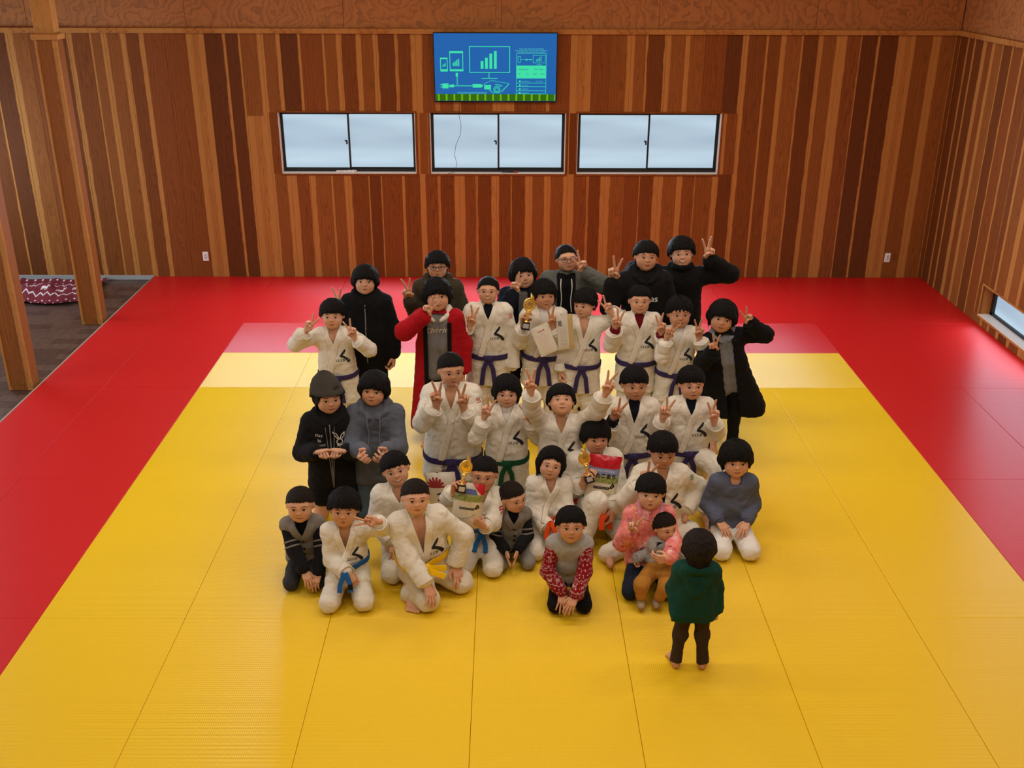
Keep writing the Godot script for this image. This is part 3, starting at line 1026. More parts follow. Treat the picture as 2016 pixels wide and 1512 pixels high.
func trophy(at: Vector3, top: Vector3, face: Vector3, label: String) -> void:
	var o := thing("trophy", label, "trophy", at)
	var up := (top - at).normalized()
	var z := (face - up * face.dot(up)).normalized()
	var s := (top - at).length() / 0.27
	o.basis = Basis(up.cross(z), up, z).scaled_local(Vector3.ONE * s)
	put("base", block(Vector3(0.062, 0.052, 0.055), 0.004), M.plastic_black, o, Vector3(0, 0.0, 0))
	put("foot_plate", block(Vector3(0.074, 0.01, 0.066), 0.003), M.plastic_black, o, Vector3(0, -0.028, 0))
	put("name_plate", block(Vector3(0.046, 0.038, 0.003), 0.001), M.steel, o, Vector3(0, 0.0, 0.028))
	put("stem", amesh(lathe([[0.02, 0.026], [0.022, 0.034], [0.011, 0.042], [0.009, 0.06], [0.016, 0.068], [0.008, 0.078], [0.011, 0.09], [0.02, 0.11], [0.012, 0.122]])), M.gold, o)
	var ring := []
	var rr := []
	for q in 28:
		var a := TAU * q / 28.0
		ring.append(Vector3(sin(a) * 0.042, 0.175 + cos(a) * 0.05, 0))
		rr.append(0.009)
	put("wreath", amesh(tube(ring, rr, 8, true)), M.gold, o)
	put("medallion", amesh(blob(Vector3(0, 0.178, 0), Vector3(0.04, 0, 0), Vector3(0, 0.046, 0), Vector3(0, 0, 0.008), 24)), M.gold, o)
	put("flame", amesh(tube([Vector3(0.01, 0.22, 0), Vector3(0.012, 0.24, 0), Vector3(0.002, 0.255, 0), Vector3(-0.006, 0.275, 0)], [0.02, 0.016, 0.009, 0.001], 8)), M.gold, o)
	var fig := strokes([[0.4, 0.95, 0.5, 0.8, 0.42, 0.55, 0.25, 0.3], [0.5, 0.8, 0.75, 0.65, 0.9, 0.75], [0.42, 0.55, 0.7, 0.45, 0.75, 0.2], [0.15, 0.7, 0.4, 0.72]], 0.1)
	var fp := PackedVector2Array()
	for p in fig:
		fp.append(p * 0.05 + Vector2(0, 0.178))
	put("figure_relief", amesh(flat(fp, 0.0095)), mat(c8(150, 110, 34), 0.5), o)

func pillow(w: float, h: float, d: float, seedv: float) -> Dictionary:
	var v := PackedVector3Array()
	var uv := PackedVector2Array()
	var ix := PackedInt32Array()
	var n := 17
	for s in [1.0, -1.0]:
		for y in n:
			for x in n:
				var a := 2.0 * x / (n - 1) - 1.0
				var b := 2.0 * y / (n - 1) - 1.0
				var full := pow(maxf(1.0 - pow(absf(a), 2.6), 0.0), 0.6) * pow(maxf(1.0 - pow(absf(b), 3.0), 0.0), 0.6)
				var cr := 0.012 * noise3.get_noise_3d(a * 4.0 + seedv, b * 4.0, s * 2.0) * (1.0 if b > 0.2 else 0.5)
				v.append(Vector3(a * w / 2 * (1.0 + 0.05 * b * b), b * h / 2 + cr * 0.8 * a, s * (full * d / 2 + 0.001) + cr * (1.0 - absf(a)) * 0.9))
				uv.append(Vector2(x / float(n - 1), 1.0 - y / float(n - 1)))
	for s in 2:
		for y in n - 1:
			for x in n - 1:
				var i := s * n * n + y * n + x
				if s == 0:
					ix.append_array(PackedInt32Array([i, i + n, i + 1, i + 1, i + n, i + n + 1]))
				else:
					ix.append_array(PackedInt32Array([i, i + 1, i + n, i + 1, i + n + 1, i + n]))
	var m := smooth({"v": v, "i": ix})
	m.uv = uv
	return m

func draw_line(im: Image, x0: float, y0: float, x1: float, y1: float, w: int, c: Color) -> void:
	var n := int(maxf(absf(x1 - x0), absf(y1 - y0))) + 1
	for q in n + 1:
		im.fill_rect(Rect2i(int(lerpf(x0, x1, q / float(n)) - w / 2.0), int(lerpf(y0, y1, q / float(n)) - w / 2.0), w, w), c)

const KANA := {"ta": [[0.05, 0.8, 0.5, 0.8], [0.3, 1, 0.08, 0.1], [0.5, 0.55, 0.9, 0.55], [0.45, 0.2, 0.6, 0.08, 0.95, 0.1]], "ko": [[0.15, 0.85, 0.8, 0.85, 0.6, 0.72], [0.15, 0.35, 0.2, 0.12, 0.85, 0.12]], "ma": [[0.1, 0.82, 0.9, 0.82], [0.15, 0.58, 0.85, 0.58], [0.5, 1, 0.5, 0.2, 0.3, 0.08, 0.12, 0.18, 0.3, 0.3, 0.6, 0.25, 0.9, 0.05]], "chi": [[0.08, 0.8, 0.9, 0.8], [0.45, 1, 0.25, 0.45, 0.6, 0.52, 0.85, 0.35, 0.7, 0.1, 0.35, 0.02]], "tsu": [[0.1, 0.6, 0.6, 0.72, 0.88, 0.5, 0.8, 0.25, 0.45, 0.1]], "te": [[0.08, 0.85, 0.9, 0.88], [0.85, 0.85, 0.5, 0.6, 0.4, 0.3, 0.6, 0.08, 0.85, 0.05]]}

func kana(im: Image, k: String, x: int, y: int, s: int, w: int, c: Color) -> void:
	for l in KANA[k]:
		for q in range(0, l.size() - 3, 2):
			draw_line(im, x + l[q] * s, y + (1.0 - l[q + 1]) * s, x + l[q + 2] * s, y + (1.0 - l[q + 3]) * s, w, c)

func bag_print(kind: int) -> ImageTexture:
	var im := Image.create_empty(256, 384, false, Image.FORMAT_RGB8)
	var cream := c8(214, 200, 172)
	im.fill(cream)
	var r := RandomNumberGenerator.new()
	r.seed = 40 + kind
	var ink := c8(24, 22, 22)
	if kind == 0 or kind == 1:
		var red_h := 92 if kind == 0 else 40
		if kind == 0:
			im.fill_rect(Rect2i(0, 0, 256, red_h), c8(186, 20, 36))
		else:
			# the gathered top: red corners either side of a clear middle
			im.fill_rect(Rect2i(0, 0, 256, red_h), c8(196, 188, 176))
			for y in 84:
				im.fill_rect(Rect2i(0, y, 104 - y, 1), c8(186, 20, 36))
				im.fill_rect(Rect2i(150 + y, y, 106 - y, 1), c8(186, 20, 36))
		var blue_h := 56 if kind == 0 else 44
		if kind == 0:
			im.fill_rect(Rect2i(0, red_h, 256, blue_h), c8(126, 140, 178))
		else:
			for y in blue_h:
				im.fill_rect(Rect2i(84 - y / 2, red_h + y, 100 + y, 1), c8(84, 98, 150))
		var gy := red_h + blue_h
		im.fill_rect(Rect2i(0, gy, 256, 62), c8(150, 156, 110))
		for q in 420:
			var x := r.randi() % 256
			var y := gy + 22 + r.randi() % 40
			draw_line(im, x, y, x + r.randi_range(-7, 7), y - r.randi_range(6, 16), 2, [c8(120, 134, 40), c8(172, 170, 70), c8(84, 100, 34)][r.randi() % 3])
		if kind == 0:
			var x := 70
			for g in ["ta", "ko", "ma", "chi"]:
				kana(im, g, x, gy - 14, 34, 7, ink)
				x += 42
			for q in 10:
				draw_line(im, 40 + q * 18, red_h + 14, 48 + q * 18, red_h + 28, 3, c8(206, 214, 226))
				draw_line(im, 48 + q * 18, red_h + 14, 40 + q * 18, red_h + 24, 3, c8(206, 214, 226))
		# dark label and the outline map below
		var ly := 236 if kind == 0 else 196
		im.fill_rect(Rect2i(60, ly, 130, 20), ink)
		for q in 11:
			draw_line(im, 66 + q * 11, ly + 6, 72 + q * 11, ly + 14, 2, c8(200, 196, 186))
		for p in [[196, ly + 6, 214, ly - 26], [214, ly - 26, 228, ly - 8], [228, ly - 8, 204, ly + 8]]:
			draw_line(im, p[0], p[1], p[2], p[3], 9, ink)
		var px := 50.0
		var py := ly + 110.0
		for q in 60:
			var nx := px + 2.6
			var ny := ly + 110.0 - 62.0 * pow(q / 60.0, 1.7) + r.randf_range(-9, 9)
			draw_line(im, px, py, nx, ny, 2, c8(128, 120, 108))
			draw_line(im, nx, ny, nx + r.randf_range(-4, 4), ny + r.randf_range(6, 22), 1, c8(140, 132, 120))
			px = nx
			py = ny
	elif kind == 2:
		im.fill(c8(206, 198, 182))
		for q in 8:
			var a := PI + PI * q / 7.0
			draw_line(im, 90, 96, 90 + cos(a) * 70, 96 + sin(a) * 60, 16, c8(140, 30, 40))
		kana(im, "tsu", 90, 130, 60, 11, ink)
		kana(im, "te", 92, 190, 66, 11, ink)
		draw_line(im, 180, 90, 210, 130, 10, ink)
	elif kind == 3:
		im.fill(c8(226, 218, 202))
		for q in 3:
			im.fill_rect(Rect2i(90 + q * 34, 60, 24, 20), c8(206, 110, 96))
		for q in 15:
			draw_line(im, 50, 112 + q * 15, 190 - (q % 3) * 14, 108 + q * 15, 2, c8(206, 160, 140))
	else:
		im.fill(c8(214, 206, 190))
		im.fill_rect(Rect2i(176, 0, 80, 384), c8(196, 172, 118))
		im.fill_rect(Rect2i(20, 60, 60, 60), c8(120, 118, 114))
		for q in 12:
			draw_line(im, 40, 150 + q * 16, 140, 150 + q * 16, 3, c8(160, 154, 144))
	return ImageTexture.create_from_image(im)

func bag(called: String, at: Vector3, size: Vector3, up: Vector3, face: Vector3, kind: int, label: String, shiny: float) -> void:
	var m := mat(Color.WHITE, 0.75 - 0.5 * shiny, 0.5)
	m.albedo_texture = bag_print(kind)
	var o := put(called, amesh(pillow(size.x, size.y, size.z, kind * 3.0)), m, self, at)
	var u := up.normalized()
	var z := (face - u * face.dot(u)).normalized()
	o.basis = Basis(u.cross(z), u, z)
	tag(o, label, "bag" if kind != 4 else "packet")

func held() -> void:
	trophy(Vector3(-0.107, 1.062, 1.185), Vector3(-0.06, 1.325, 1.165), Vector3(0.1, 0.2, 1), "gold trophy with black base lifted beside a fringe and dark navy jacket")
	trophy(Vector3(0.306, 0.52, 2.762), Vector3(0.25, 0.742, 2.745), Vector3(0.1, 0.2, 1), "gold trophy with black base held against the rice bag with a red top")
	trophy(Vector3(-0.549, 0.69, 3.205), Vector3(-0.504, 0.912, 3.19), Vector3(0.1, 0.2, 1), "gold trophy with bright plate held over a crumpled rice bag by the blue belt")
	trophy(Vector3(-0.81, 0.034, 2.36), Vector3(-0.797, 0.29, 2.35), Vector3(0.3, 0.1, 1), "gold trophy standing on the mat behind a grinning person")
	bag("rice_bag", Vector3(0.405, 0.475, 2.7), Vector3(0.215, 0.36, 0.06), Vector3(0.12, 1, -0.12), Vector3(-0.05, 0.3, 1), 0, "rice bag with shiny red top and green field print held on a lap", 1.0)
	bag("rice_bag", Vector3(-0.512, 0.552, 3.185), Vector3(0.19, 0.31, 0.07), Vector3(0.12, 1, -0.1), Vector3(-0.05, 0.3, 1), 1, "rice bag with crumpled red corners and pale front held up below a trophy", 0.8)
	bag("rice_bag", Vector3(-0.72, 0.2, 2.45), Vector3(0.22, 0.4, 0.08), Vector3(-0.12, 1, 0), Vector3(-0.2, 0.2, 1), 2, "white rice bag with dark red fan mark standing behind the trophy holder", 0.4)
	bag("paper_bag", Vector3(0.045, 0.93, 1.165), Vector3(0.15, 0.26, 0.02), Vector3(-0.42, 1, 0), Vector3(0.1, 0.1, 1), 3, "white paper bag with red print hanging under an arm by a purple belt", 0.1)
	bag("document_packet", Vector3(0.215, 1.0, 1.17), Vector3(0.13, 0.3, 0.03), Vector3(-0.1, 1, 0), Vector3(0, 0.1, 1), 4, "pale printed packet with tan edge held between two purple belts", 0.2)

# ---------------------------------------------------------------- small mesh helpers (plain dictionaries of arrays, safe in threads)
func smooth(d: Dictionary) -> Dictionary:
	var v: PackedVector3Array = d.v
	var ix: PackedInt32Array = d.i
	var n := PackedVector3Array()
	n.resize(v.size())
	for t in range(0, ix.size(), 3):
		var f := (v[ix[t + 2]] - v[ix[t]]).cross(v[ix[t + 1]] - v[ix[t]])
		n[ix[t]] += f
		n[ix[t + 1]] += f
		n[ix[t + 2]] += f
	for q in n.size():
		n[q] = n[q].normalized() if n[q].length_squared() > 1e-20 else Vector3.UP
	d.n = n
	return d

# makes every triangle face the way its normals point
func agree(d: Dictionary) -> Dictionary:
	var v: PackedVector3Array = d.v
	var n: PackedVector3Array = d.n
	var ix: PackedInt32Array = d.i
	for t in range(0, ix.size(), 3):
		var f := (v[ix[t + 2]] - v[ix[t]]).cross(v[ix[t + 1]] - v[ix[t]])
		if f.dot(n[ix[t]] + n[ix[t + 1]] + n[ix[t + 2]]) < 0.0:
			var s := ix[t + 1]
			ix[t + 1] = ix[t + 2]
			ix[t + 2] = s
	d.i = ix
	return d

func join(list: Array) -> Dictionary:
	var v := PackedVector3Array()
	var n := PackedVector3Array()
	var ix := PackedInt32Array()
	for d in list:
		var s := v.size()
		v.append_array(d.v)
		n.append_array(d.n)
		for q in d.i:
			ix.append(q + s)
	return {"v": v, "n": n, "i": ix}

func moved(d: Dictionary, t: Transform3D) -> Dictionary:
	var n := PackedVector3Array()
	var b := t.basis
	for q in d.n:
		n.append((b * q).normalized())
	var ix: PackedInt32Array = d.i
	if b.determinant() < 0.0:
		ix = ix.duplicate()
		for q in range(0, ix.size(), 3):
			var s := ix[q + 1]
			ix[q + 1] = ix[q + 2]
			ix[q + 2] = s
	return {"v": t * d.v, "n": n, "i": ix}

# sweeps a closed profile (x along side, y along normal) along points with given sides and normals
func sweep(pts: Array, sides: Array, norms: Array, prof: Array, closed := false, scales: Array = []) -> Dictionary:
	var v := PackedVector3Array()
	var ix := PackedInt32Array()
	var m := prof.size()
	var k := pts.size()
	for q in k:
		var s: float = scales[q] if scales else 1.0
		for p in prof:
			v.append(pts[q] + sides[q] * p.x * s + norms[q] * p.y * s)
	for q in (k if closed else k - 1):
		var q2 := (q + 1) % k
		for r in m:
			var r2 := (r + 1) % m
			ix.append_array(PackedInt32Array([q * m + r, q2 * m + r, q2 * m + r2, q * m + r, q2 * m + r2, q * m + r2]))
	if not closed:
		for e in 2:
			var base := 0 if e == 0 else (k - 1) * m
			for r in range(1, m - 1):
				if e == 0:
					ix.append_array(PackedInt32Array([base, base + r, base + r + 1]))
				else:
					ix.append_array(PackedInt32Array([base, base + r + 1, base + r]))
	var d := {"v": v, "i": ix}
	# turn it round if it came out inside out
	var vol := 0.0
	var mid: Vector3 = pts[0]
	for t in range(0, ix.size(), 3):
		vol += (v[ix[t]] - mid).dot((v[ix[t + 1]] - mid).cross(v[ix[t + 2]] - mid))
	if vol > 0.0:
		for t in range(0, ix.size(), 3):
			var s := ix[t + 1]
			ix[t + 1] = ix[t + 2]
			ix[t + 2] = s
		d.i = ix
	return smooth(d)

func band(w: float, t: float) -> Array:
	var h := w / 2.0
	return [Vector2(-h, 0), Vector2(-h, t * 0.7), Vector2(-h + t * 0.4, t), Vector2(0, t * 1.08), Vector2(h - t * 0.4, t), Vector2(h, t * 0.7), Vector2(h, 0), Vector2(0, -t * 0.2)]

func circle(r: float, m: int) -> Array:
	var a := []
	for q in m:
		a.append(Vector2(cos(TAU * q / m), sin(TAU * q / m)) * r)
	return a

func ribbon(pts: Array, norms: Array, w: float, t: float, closed := false) -> Dictionary:
	var sides := []
	var nn := []
	var k := pts.size()
	for q in k:
		var a: Vector3 = pts[(q - 1 + k) % k] if closed else pts[maxi(q - 1, 0)]
		var b: Vector3 = pts[(q + 1) % k] if closed else pts[mini(q + 1, k - 1)]
		var tan := (b - a).normalized()
		var nq: Vector3 = norms[q]
		var s := tan.cross(nq).normalized()
		sides.append(s)
		nn.append(s.cross(tan).normalized())
	return sweep(pts, sides, nn, band(w, t), closed)

func tube(pts: Array, radii: Array, m := 8, closed := false) -> Dictionary:
	var sides := []
	var nn := []
	var k := pts.size()
	var ref := Vector3(0.31, 0.12, 0.94)
	var s := Vector3.ZERO
	for q in k:
		var a: Vector3 = pts[(q - 1 + k) % k] if closed else pts[maxi(q - 1, 0)]
		var b: Vector3 = pts[(q + 1) % k] if closed else pts[mini(q + 1, k - 1)]
		var tan := (b - a).normalized()
		if q == 0:
			s = tan.cross(ref).normalized()
		s = (s - tan * s.dot(tan)).normalized()
		sides.append(s)
		nn.append(s.cross(tan).normalized())
	return sweep(pts, sides, nn, circle(1.0, m), closed, radii)

# an open cuff: outer wall, rolled edge, inner wall
func cuff(e: Vector3, axis: Vector3, r0: float, r1: float, back: float, fore: float, seedv: float) -> Dictionary:
	var s := axis.cross(Vector3(0.3, 0.2, 0.93)).normalized()
	var u := s.cross(axis).normalized()
	var v := PackedVector3Array()
	var ix := PackedInt32Array()
	var prof := [[-back, r0], [-back * 0.3, lerpf(r0, r1, 0.6)], [fore * 0.7, r1 * 0.99], [fore, r1 * 1.0], [fore + 0.002, r1 - 0.006], [fore - 0.004, r1 - 0.012], [-back * 0.6, r0 - 0.016]]
	var m := 22
	for p in prof:
		for q in m:
			var a := TAU * q / m
			var w: float = 1.0 + 0.07 * sin(a * 2.0 + seedv) + 0.03 * sin(a * 5.0 + seedv * 2.0)
			v.append(e + axis * (p[0] + 0.006 * sin(a + seedv)) + (s * cos(a) + u * sin(a)) * p[1] * w)
	for r in prof.size() - 1:
		for q in m:
			var q2 := (q + 1) % m
			ix.append_array(PackedInt32Array([r * m + q, (r + 1) * m + q2, (r + 1) * m + q, r * m + q, r * m + q2, (r + 1) * m + q2]))
	return smooth({"v": v, "i": ix})

# a ball squashed along three axes
func blob(c: Vector3, ax: Vector3, ay: Vector3, az: Vector3, m := 12) -> Dictionary:
	var v := PackedVector3Array()
	var ix := PackedInt32Array()
	var rows := m / 2 + 1
	for r in rows:
		var f := PI * r / (rows - 1)
		for q in m:
			var a := TAU * q / m
			v.append(c + ay * cos(f) + (ax * cos(a) + az * sin(a)) * sin(f))
	for r in rows - 1:
		for q in m:
			var q2 := (q + 1) % m
			ix.append_array(PackedInt32Array([r * m + q, r * m + q2, (r + 1) * m + q, (r + 1) * m + q, r * m + q2, (r + 1) * m + q2]))
	var d := smooth({"v": v, "i": ix})
	for q in v.size():
		if d.n[q].dot(v[q] - c) < 0.0:
			d.n[q] = -d.n[q]
	return agree(d)

# ---------------------------------------------------------------- hands and feet (right side; mirrored for the left)
func finger(base: Vector3, spread: float, bends: Array, lens: Array, r: float) -> Array:
	var out := []
	var p := base
	var ang := 0.0
	for q in 3:
		ang += deg_to_rad(bends[q])
		var d := Vector3(sin(deg_to_rad(spread)) * cos(ang), cos(deg_to_rad(spread)) * cos(ang), sin(ang))
		var e: Vector3 = p + d * lens[q]
		out.append([p, e, r * (1.0 - 0.08 * q), r * (0.92 - 0.08 * q)])
		p = e
	return out

func hand_mesh(pose: String) -> Dictionary:
	var mcp := [Vector3(0.026, 0.085, 0), Vector3(0.008, 0.089, 0), Vector3(-0.011, 0.085, 0), Vector3(-0.028, 0.076, 0)]
	var lens := [[0.042, 0.026, 0.02], [0.046, 0.029, 0.021], [0.042, 0.027, 0.02], [0.033, 0.021, 0.018]]
	var rad := [0.0092, 0.0095, 0.009, 0.008]
	var sp := [7.0, 2.0, -4.0, -10.0]
	var b := []
	var th := [Vector3(0.02, 0.022, 0.004), Vector3(0.042, 0.048, 0.012), Vector3(0.052, 0.074, 0.016), Vector3(0.056, 0.094, 0.014)]
	var curl := [78.0, 98.0, 55.0]
	match pose:
		"v":
			b = [[2, 4, 3], [2, 4, 3], curl, curl]
			sp = [17.0, -12.0, -2.0, -6.0]
			th = [Vector3(0.02, 0.022, 0.006), Vector3(0.036, 0.045, 0.022), Vector3(0.02, 0.066, 0.034), Vector3(-0.002, 0.074, 0.036)]
		"point":
			b = [[8, 12, 8], [70, 95, 50], curl, curl]
		"ring":
			b = [[42, 60, 40], [30, 48, 30], [26, 42, 28], [24, 40, 26]]
			th = [Vector3(0.02, 0.022, 0.006), Vector3(0.04, 0.045, 0.026), Vector3(0.04, 0.066, 0.05), Vector3(0.034, 0.078, 0.068)]
		"curl":
			b = [[48, 62, 35], [54, 66, 36], [58, 68, 38], [60, 68, 38]]
			th = [Vector3(0.02, 0.022, 0.006), Vector3(0.038, 0.046, 0.022), Vector3(0.034, 0.068, 0.036), Vector3(0.026, 0.084, 0.042)]
		"grip":
			b = [[38, 48, 32], [42, 50, 32], [46, 52, 34], [48, 54, 34]]
			th = [Vector3(0.02, 0.022, 0.008), Vector3(0.036, 0.044, 0.034), Vector3(0.03, 0.06, 0.056), Vector3(0.022, 0.074, 0.066)]
		"flat":
			b = [[3, 4, 3], [2, 4, 3], [2, 4, 3], [3, 4, 3]]
			sp = [3.0, 1.0, -2.0, -5.0]
		"spread":
			b = [[10, 14, 8], [10, 14, 8], [10, 14, 8], [10, 14, 8]]
			sp = [16.0, 4.0, -9.0, -22.0]
		_:
			b = [[14, 20, 12], [14, 22, 14], [16, 24, 14], [18, 24, 14]]
	var palm := []
	for q in 4:
		palm.append([Vector3(mcp[q].x * 0.55, 0.006, 0), mcp[q], 0.0155, 0.0125])
	palm.append([Vector3(0.0, -0.03, 0), Vector3(0.0, 0.012, 0), 0.021, 0.0185])
	palm.append([Vector3(0.018, 0.03, 0.006), Vector3(0.006, 0.055, 0.004), 0.016, 0.014])
	var all := palm.duplicate()
	var fing := []
	for q in 4:
		fing.append_array(finger(mcp[q], sp[q], b[q], lens[q], rad[q]))
	fing.append([th[0], th[1], 0.0145, 0.0115])
	fing.append([th[1], th[2], 0.0115, 0.0105])
	fing.append([th[2], th[3], 0.0105, 0.0085])
	all.append_array(fing)
	var f := Field.new()
	f.setup(all, 0.0036, 0.01)
	f.caps(palm, 0.008)
	f.caps(fing, 0.0035)
	return f.mesh()

func foot_mesh() -> Dictionary:
	var a := [[Vector3(0, 0.03, -0.02), Vector3(0, 0.024, 0.02), 0.028, 0.027], [Vector3(0, 0.06, 0.0), Vector3(0, 0.035, 0.07), 0.03, 0.026], [Vector3(0, 0.028, 0.05), Vector3(0.012, 0.02, 0.125), 0.027, 0.02], [Vector3(0, 0.024, 0.05), Vector3(-0.022, 0.017, 0.11), 0.024, 0.016], [Vector3(0, 0.11, -0.005), Vector3(0, 0.05, -0.005), 0.032, 0.032]]
	var toes := [[Vector3(0.024, 0.014, 0.135), Vector3(0.026, 0.013, 0.168), 0.013, 0.012]]
	for q in 4:
		toes.append([Vector3(0.008 - q * 0.013, 0.012, 0.135 - q * 0.007), Vector3(0.009 - q * 0.015, 0.009, 0.164 - q * 0.009), 0.0085, 0.0075])
	var all := a.duplicate()
	all.append_array(toes)
	var f := Field.new()
	f.setup(all, 0.005, 0.012)
	f.caps(a, 0.02)
	f.caps(toes, 0.004)
	return f.mesh()

# ---------------------------------------------------------------- head: one unit from chin to crown, face towards +z
func ell(p: Vector3, c: Vector3, r: Vector3) -> float:
	return (((p - c) / r).length() - 1.0) * minf(r.x, minf(r.y, r.z))

func smin(a: float, b: float, k: float) -> float:
	var h := maxf(k - absf(a - b), 0.0)
	return minf(a, b) - h * h / (4.0 * k)

func head_d(q: Vector3) -> float:
	var p := Vector3(absf(q.x), q.y, q.z)
	var d := ell(p, Vector3(0, 0.12, -0.06), Vector3(0.375, 0.375, 0.42))
	d = smin(d, ell(p, Vector3(0, -0.08, 0.06), Vector3(0.335, 0.35, 0.315)), 0.12)
	d = smin(d, ell(p, Vector3(0.13, -0.25, 0.11), Vector3(0.16, 0.15, 0.17)), 0.12)
	d = smin(d, ell(p, Vector3(0, -0.37, 0.19), Vector3(0.13, 0.1, 0.12)), 0.1)
	d = smin(d, ell(p, Vector3(0.16, -0.14, 0.2), Vector3(0.12, 0.12, 0.13)), 0.1)
	d = smin(d, ell(p, Vector3(0.1, 0.08, 0.23), Vector3(0.16, 0.07, 0.12)), 0.08)
	d = maxf(d, -ell(p, Vector3(0.15, -0.015, 0.46), Vector3(0.12, 0.07, 0.115)) - 0.02)
	d = smin(d, ell(p, Vector3(0.15, -0.03, 0.285), Vector3(0.09, 0.055, 0.055)), 0.03)
	d = smin(d, ell(p, Vector3(0, -0.03, 0.34), Vector3(0.045, 0.14, 0.07)), 0.06)
	d = smin(d, ell(p, Vector3(0, -0.125, 0.385), Vector3(0.05, 0.045, 0.055)), 0.04)
	d = smin(d, ell(p, Vector3(0.045, -0.135, 0.365), Vector3(0.04, 0.035, 0.04)), 0.02)
	d = smin(d, ell(p, Vector3(0, -0.25, 0.315), Vector3(0.09, 0.03, 0.065)), 0.03)
	d = smin(d, ell(p, Vector3(0, -0.295, 0.305), Vector3(0.075, 0.03, 0.06)), 0.02)
	d = smin(d, ell(p, Vector3(0.385, -0.03, -0.05), Vector3(0.04, 0.11, 0.07)), 0.025)
	return d

func head_r(dir: Vector3) -> float:
	var hi := 0.72
	var d := head_d(dir * hi)
	while d > 0.0 and hi > 0.1:
		hi -= maxf(d * 0.7, 0.004)
		d = head_d(dir * hi)
	return hi

func head_z(x: float, y: float) -> float:
	var z := 0.62
	var d := head_d(Vector3(x, y, z))
	while d > 0.0 and z > 0.0:
		z -= maxf(d * 0.7, 0.003)
		d = head_d(Vector3(x, y, z))
	return z

func head_mesh() -> Dictionary:
	var v := PackedVector3Array()
	var ix := PackedInt32Array()
	var m := 64
	var rows := 52
	for r in rows + 1:
		var f := PI * r / rows
		for q in m:
			var u := TAU * q / m
			var a := u - 0.45 * sin(u)   # closer columns over the face
			var dir := Vector3(sin(a) * sin(f), cos(f), cos(a) * sin(f))
			v.append(dir * head_r(dir))
	for r in rows:
		for q in m:
			var q2 := (q + 1) % m
			ix.append_array(PackedInt32Array([r * m + q, r * m + q2, (r + 1) * m + q, (r + 1) * m + q, r * m + q2, (r + 1) * m + q2]))
	var d := smooth({"v": v, "i": ix})
	for q in v.size():
		if d.n[q].dot(v[q]) < 0.0:
			d.n[q] = -d.n[q]
	return agree(d)

# a patch lying on the face: outline is a function angle -> offset, given as points
func patch(pts: Array, off: float) -> Dictionary:
	var v := PackedVector3Array()
	var ix := PackedInt32Array()
	var c := Vector2.ZERO
	for p in pts:
		c += p / pts.size()
	var m := pts.size()
	v.append(Vector3(c.x, c.y, head_z(c.x, c.y) + off))
	for ring in [0.5, 1.0]:
		for p in pts:
			var q: Vector2 = c.lerp(p, ring)
			v.append(Vector3(q.x, q.y, head_z(q.x, q.y) + off * (1.0 if ring < 1.0 else 0.6)))
	for q in m:
		var q2 := (q + 1) % m
		ix.append_array(PackedInt32Array([0, 1 + q2, 1 + q]))
		ix.append_array(PackedInt32Array([1 + q, 1 + m + q2, 1 + m + q, 1 + q, 1 + q2, 1 + m + q2]))
	var d := smooth({"v": v, "i": ix})
	for q in v.size():
		if d.n[q].z < 0.0:
			d.n[q] = -d.n[q]
	return agree(d)

func arc_strip(x0: float, x1: float, y0: float, bow: float, tilt: float, h0: float, h1: float, m := 9) -> Array:
	var up := []
	var lo := []
	for q in m:
		var t := float(q) / (m - 1)
		var x := lerpf(x0, x1, t)
		var y := y0 + bow * (1.0 - pow(2.0 * t - 1.0, 2.0)) + tilt * (t - 0.5)
		var h := (h0 + (h1 - h0) * t) * (0.35 + 0.65 * sqrt(maxf(sin(PI * (0.06 + 0.88 * t)), 0.0)))
		up.append(Vector2(x, y + h / 2.0))
		lo.append(Vector2(x, y - h / 2.0))
	lo.reverse()
	return up + lo

func almond(cx: float, cy: float, w: float, hu: float, hl: float) -> Array:
	var a := []
	for q in 16:
		var t := TAU * q / 16.0
		var s := sin(t)
		a.append(Vector2(cx + cos(t) * w / 2.0, cy + (s * hu if s > 0.0 else s * hl)))
	return a

# ---------------------------------------------------------------- hair
const HAIR := {
	"bowl": [[15, 9, -10, -30, -40, -45, -46], 0.085, 0.10], "bowl2": [[18, 14, -14, -38, -46, -50, -50], 0.08, 0.10],
	"short": [[20, 18, 4, -2, -24, -38, -42], 0.075, 0.12], "short2": [[24, 20, 10, 6, -16, -36, -40], 0.06, 0.10], "short2s": [[24, 22, 12, 8, -16, -36, -40], 0.05, 0.08],
	"short3": [[22, 20, 6, -2, -20, -38, -40], 0.1, 0.12], "short4": [[26, 24, 8, 2, -20, -38, -42], 0.05, 0.08], "spiky": [[24, 20, 8, 4, -18, -36, -40], 0.085, 0.3],
	"crew": [[31, 29, 19, 12, -10, -34, -38], 0.028, 0.08], "crew2": [[32, 30, 18, 10, -12, -34, -38], 0.05, 0.12],
	"tied": [[37, 32, 12, 6, -8, -30, -38], 0.03, 0.05], "fringe": [[16, 12, -12, -32, -22, -36, -40], 0.06, 0.10], "ponytail": [[14, 12, 4, 8, -12, -32, -38], 0.06, 0.06],
	"undercap": [[24, 14, -20, -48, -56, -58, -58], 0.03, 0.05], "bob": [[37, 26, -8, -52, -60, -62, -62], 0.075, 0.05], "bobshort": [[27, 14, -14, -36, -46, -50, -50], 0.075, 0.08],
	"baby": [[30, 27, 18, 8, -14, -34, -38], 0.035, 0.25], "back": [[28, 24, 10, 2, -22, -42, -46], 0.06, 0.10]}

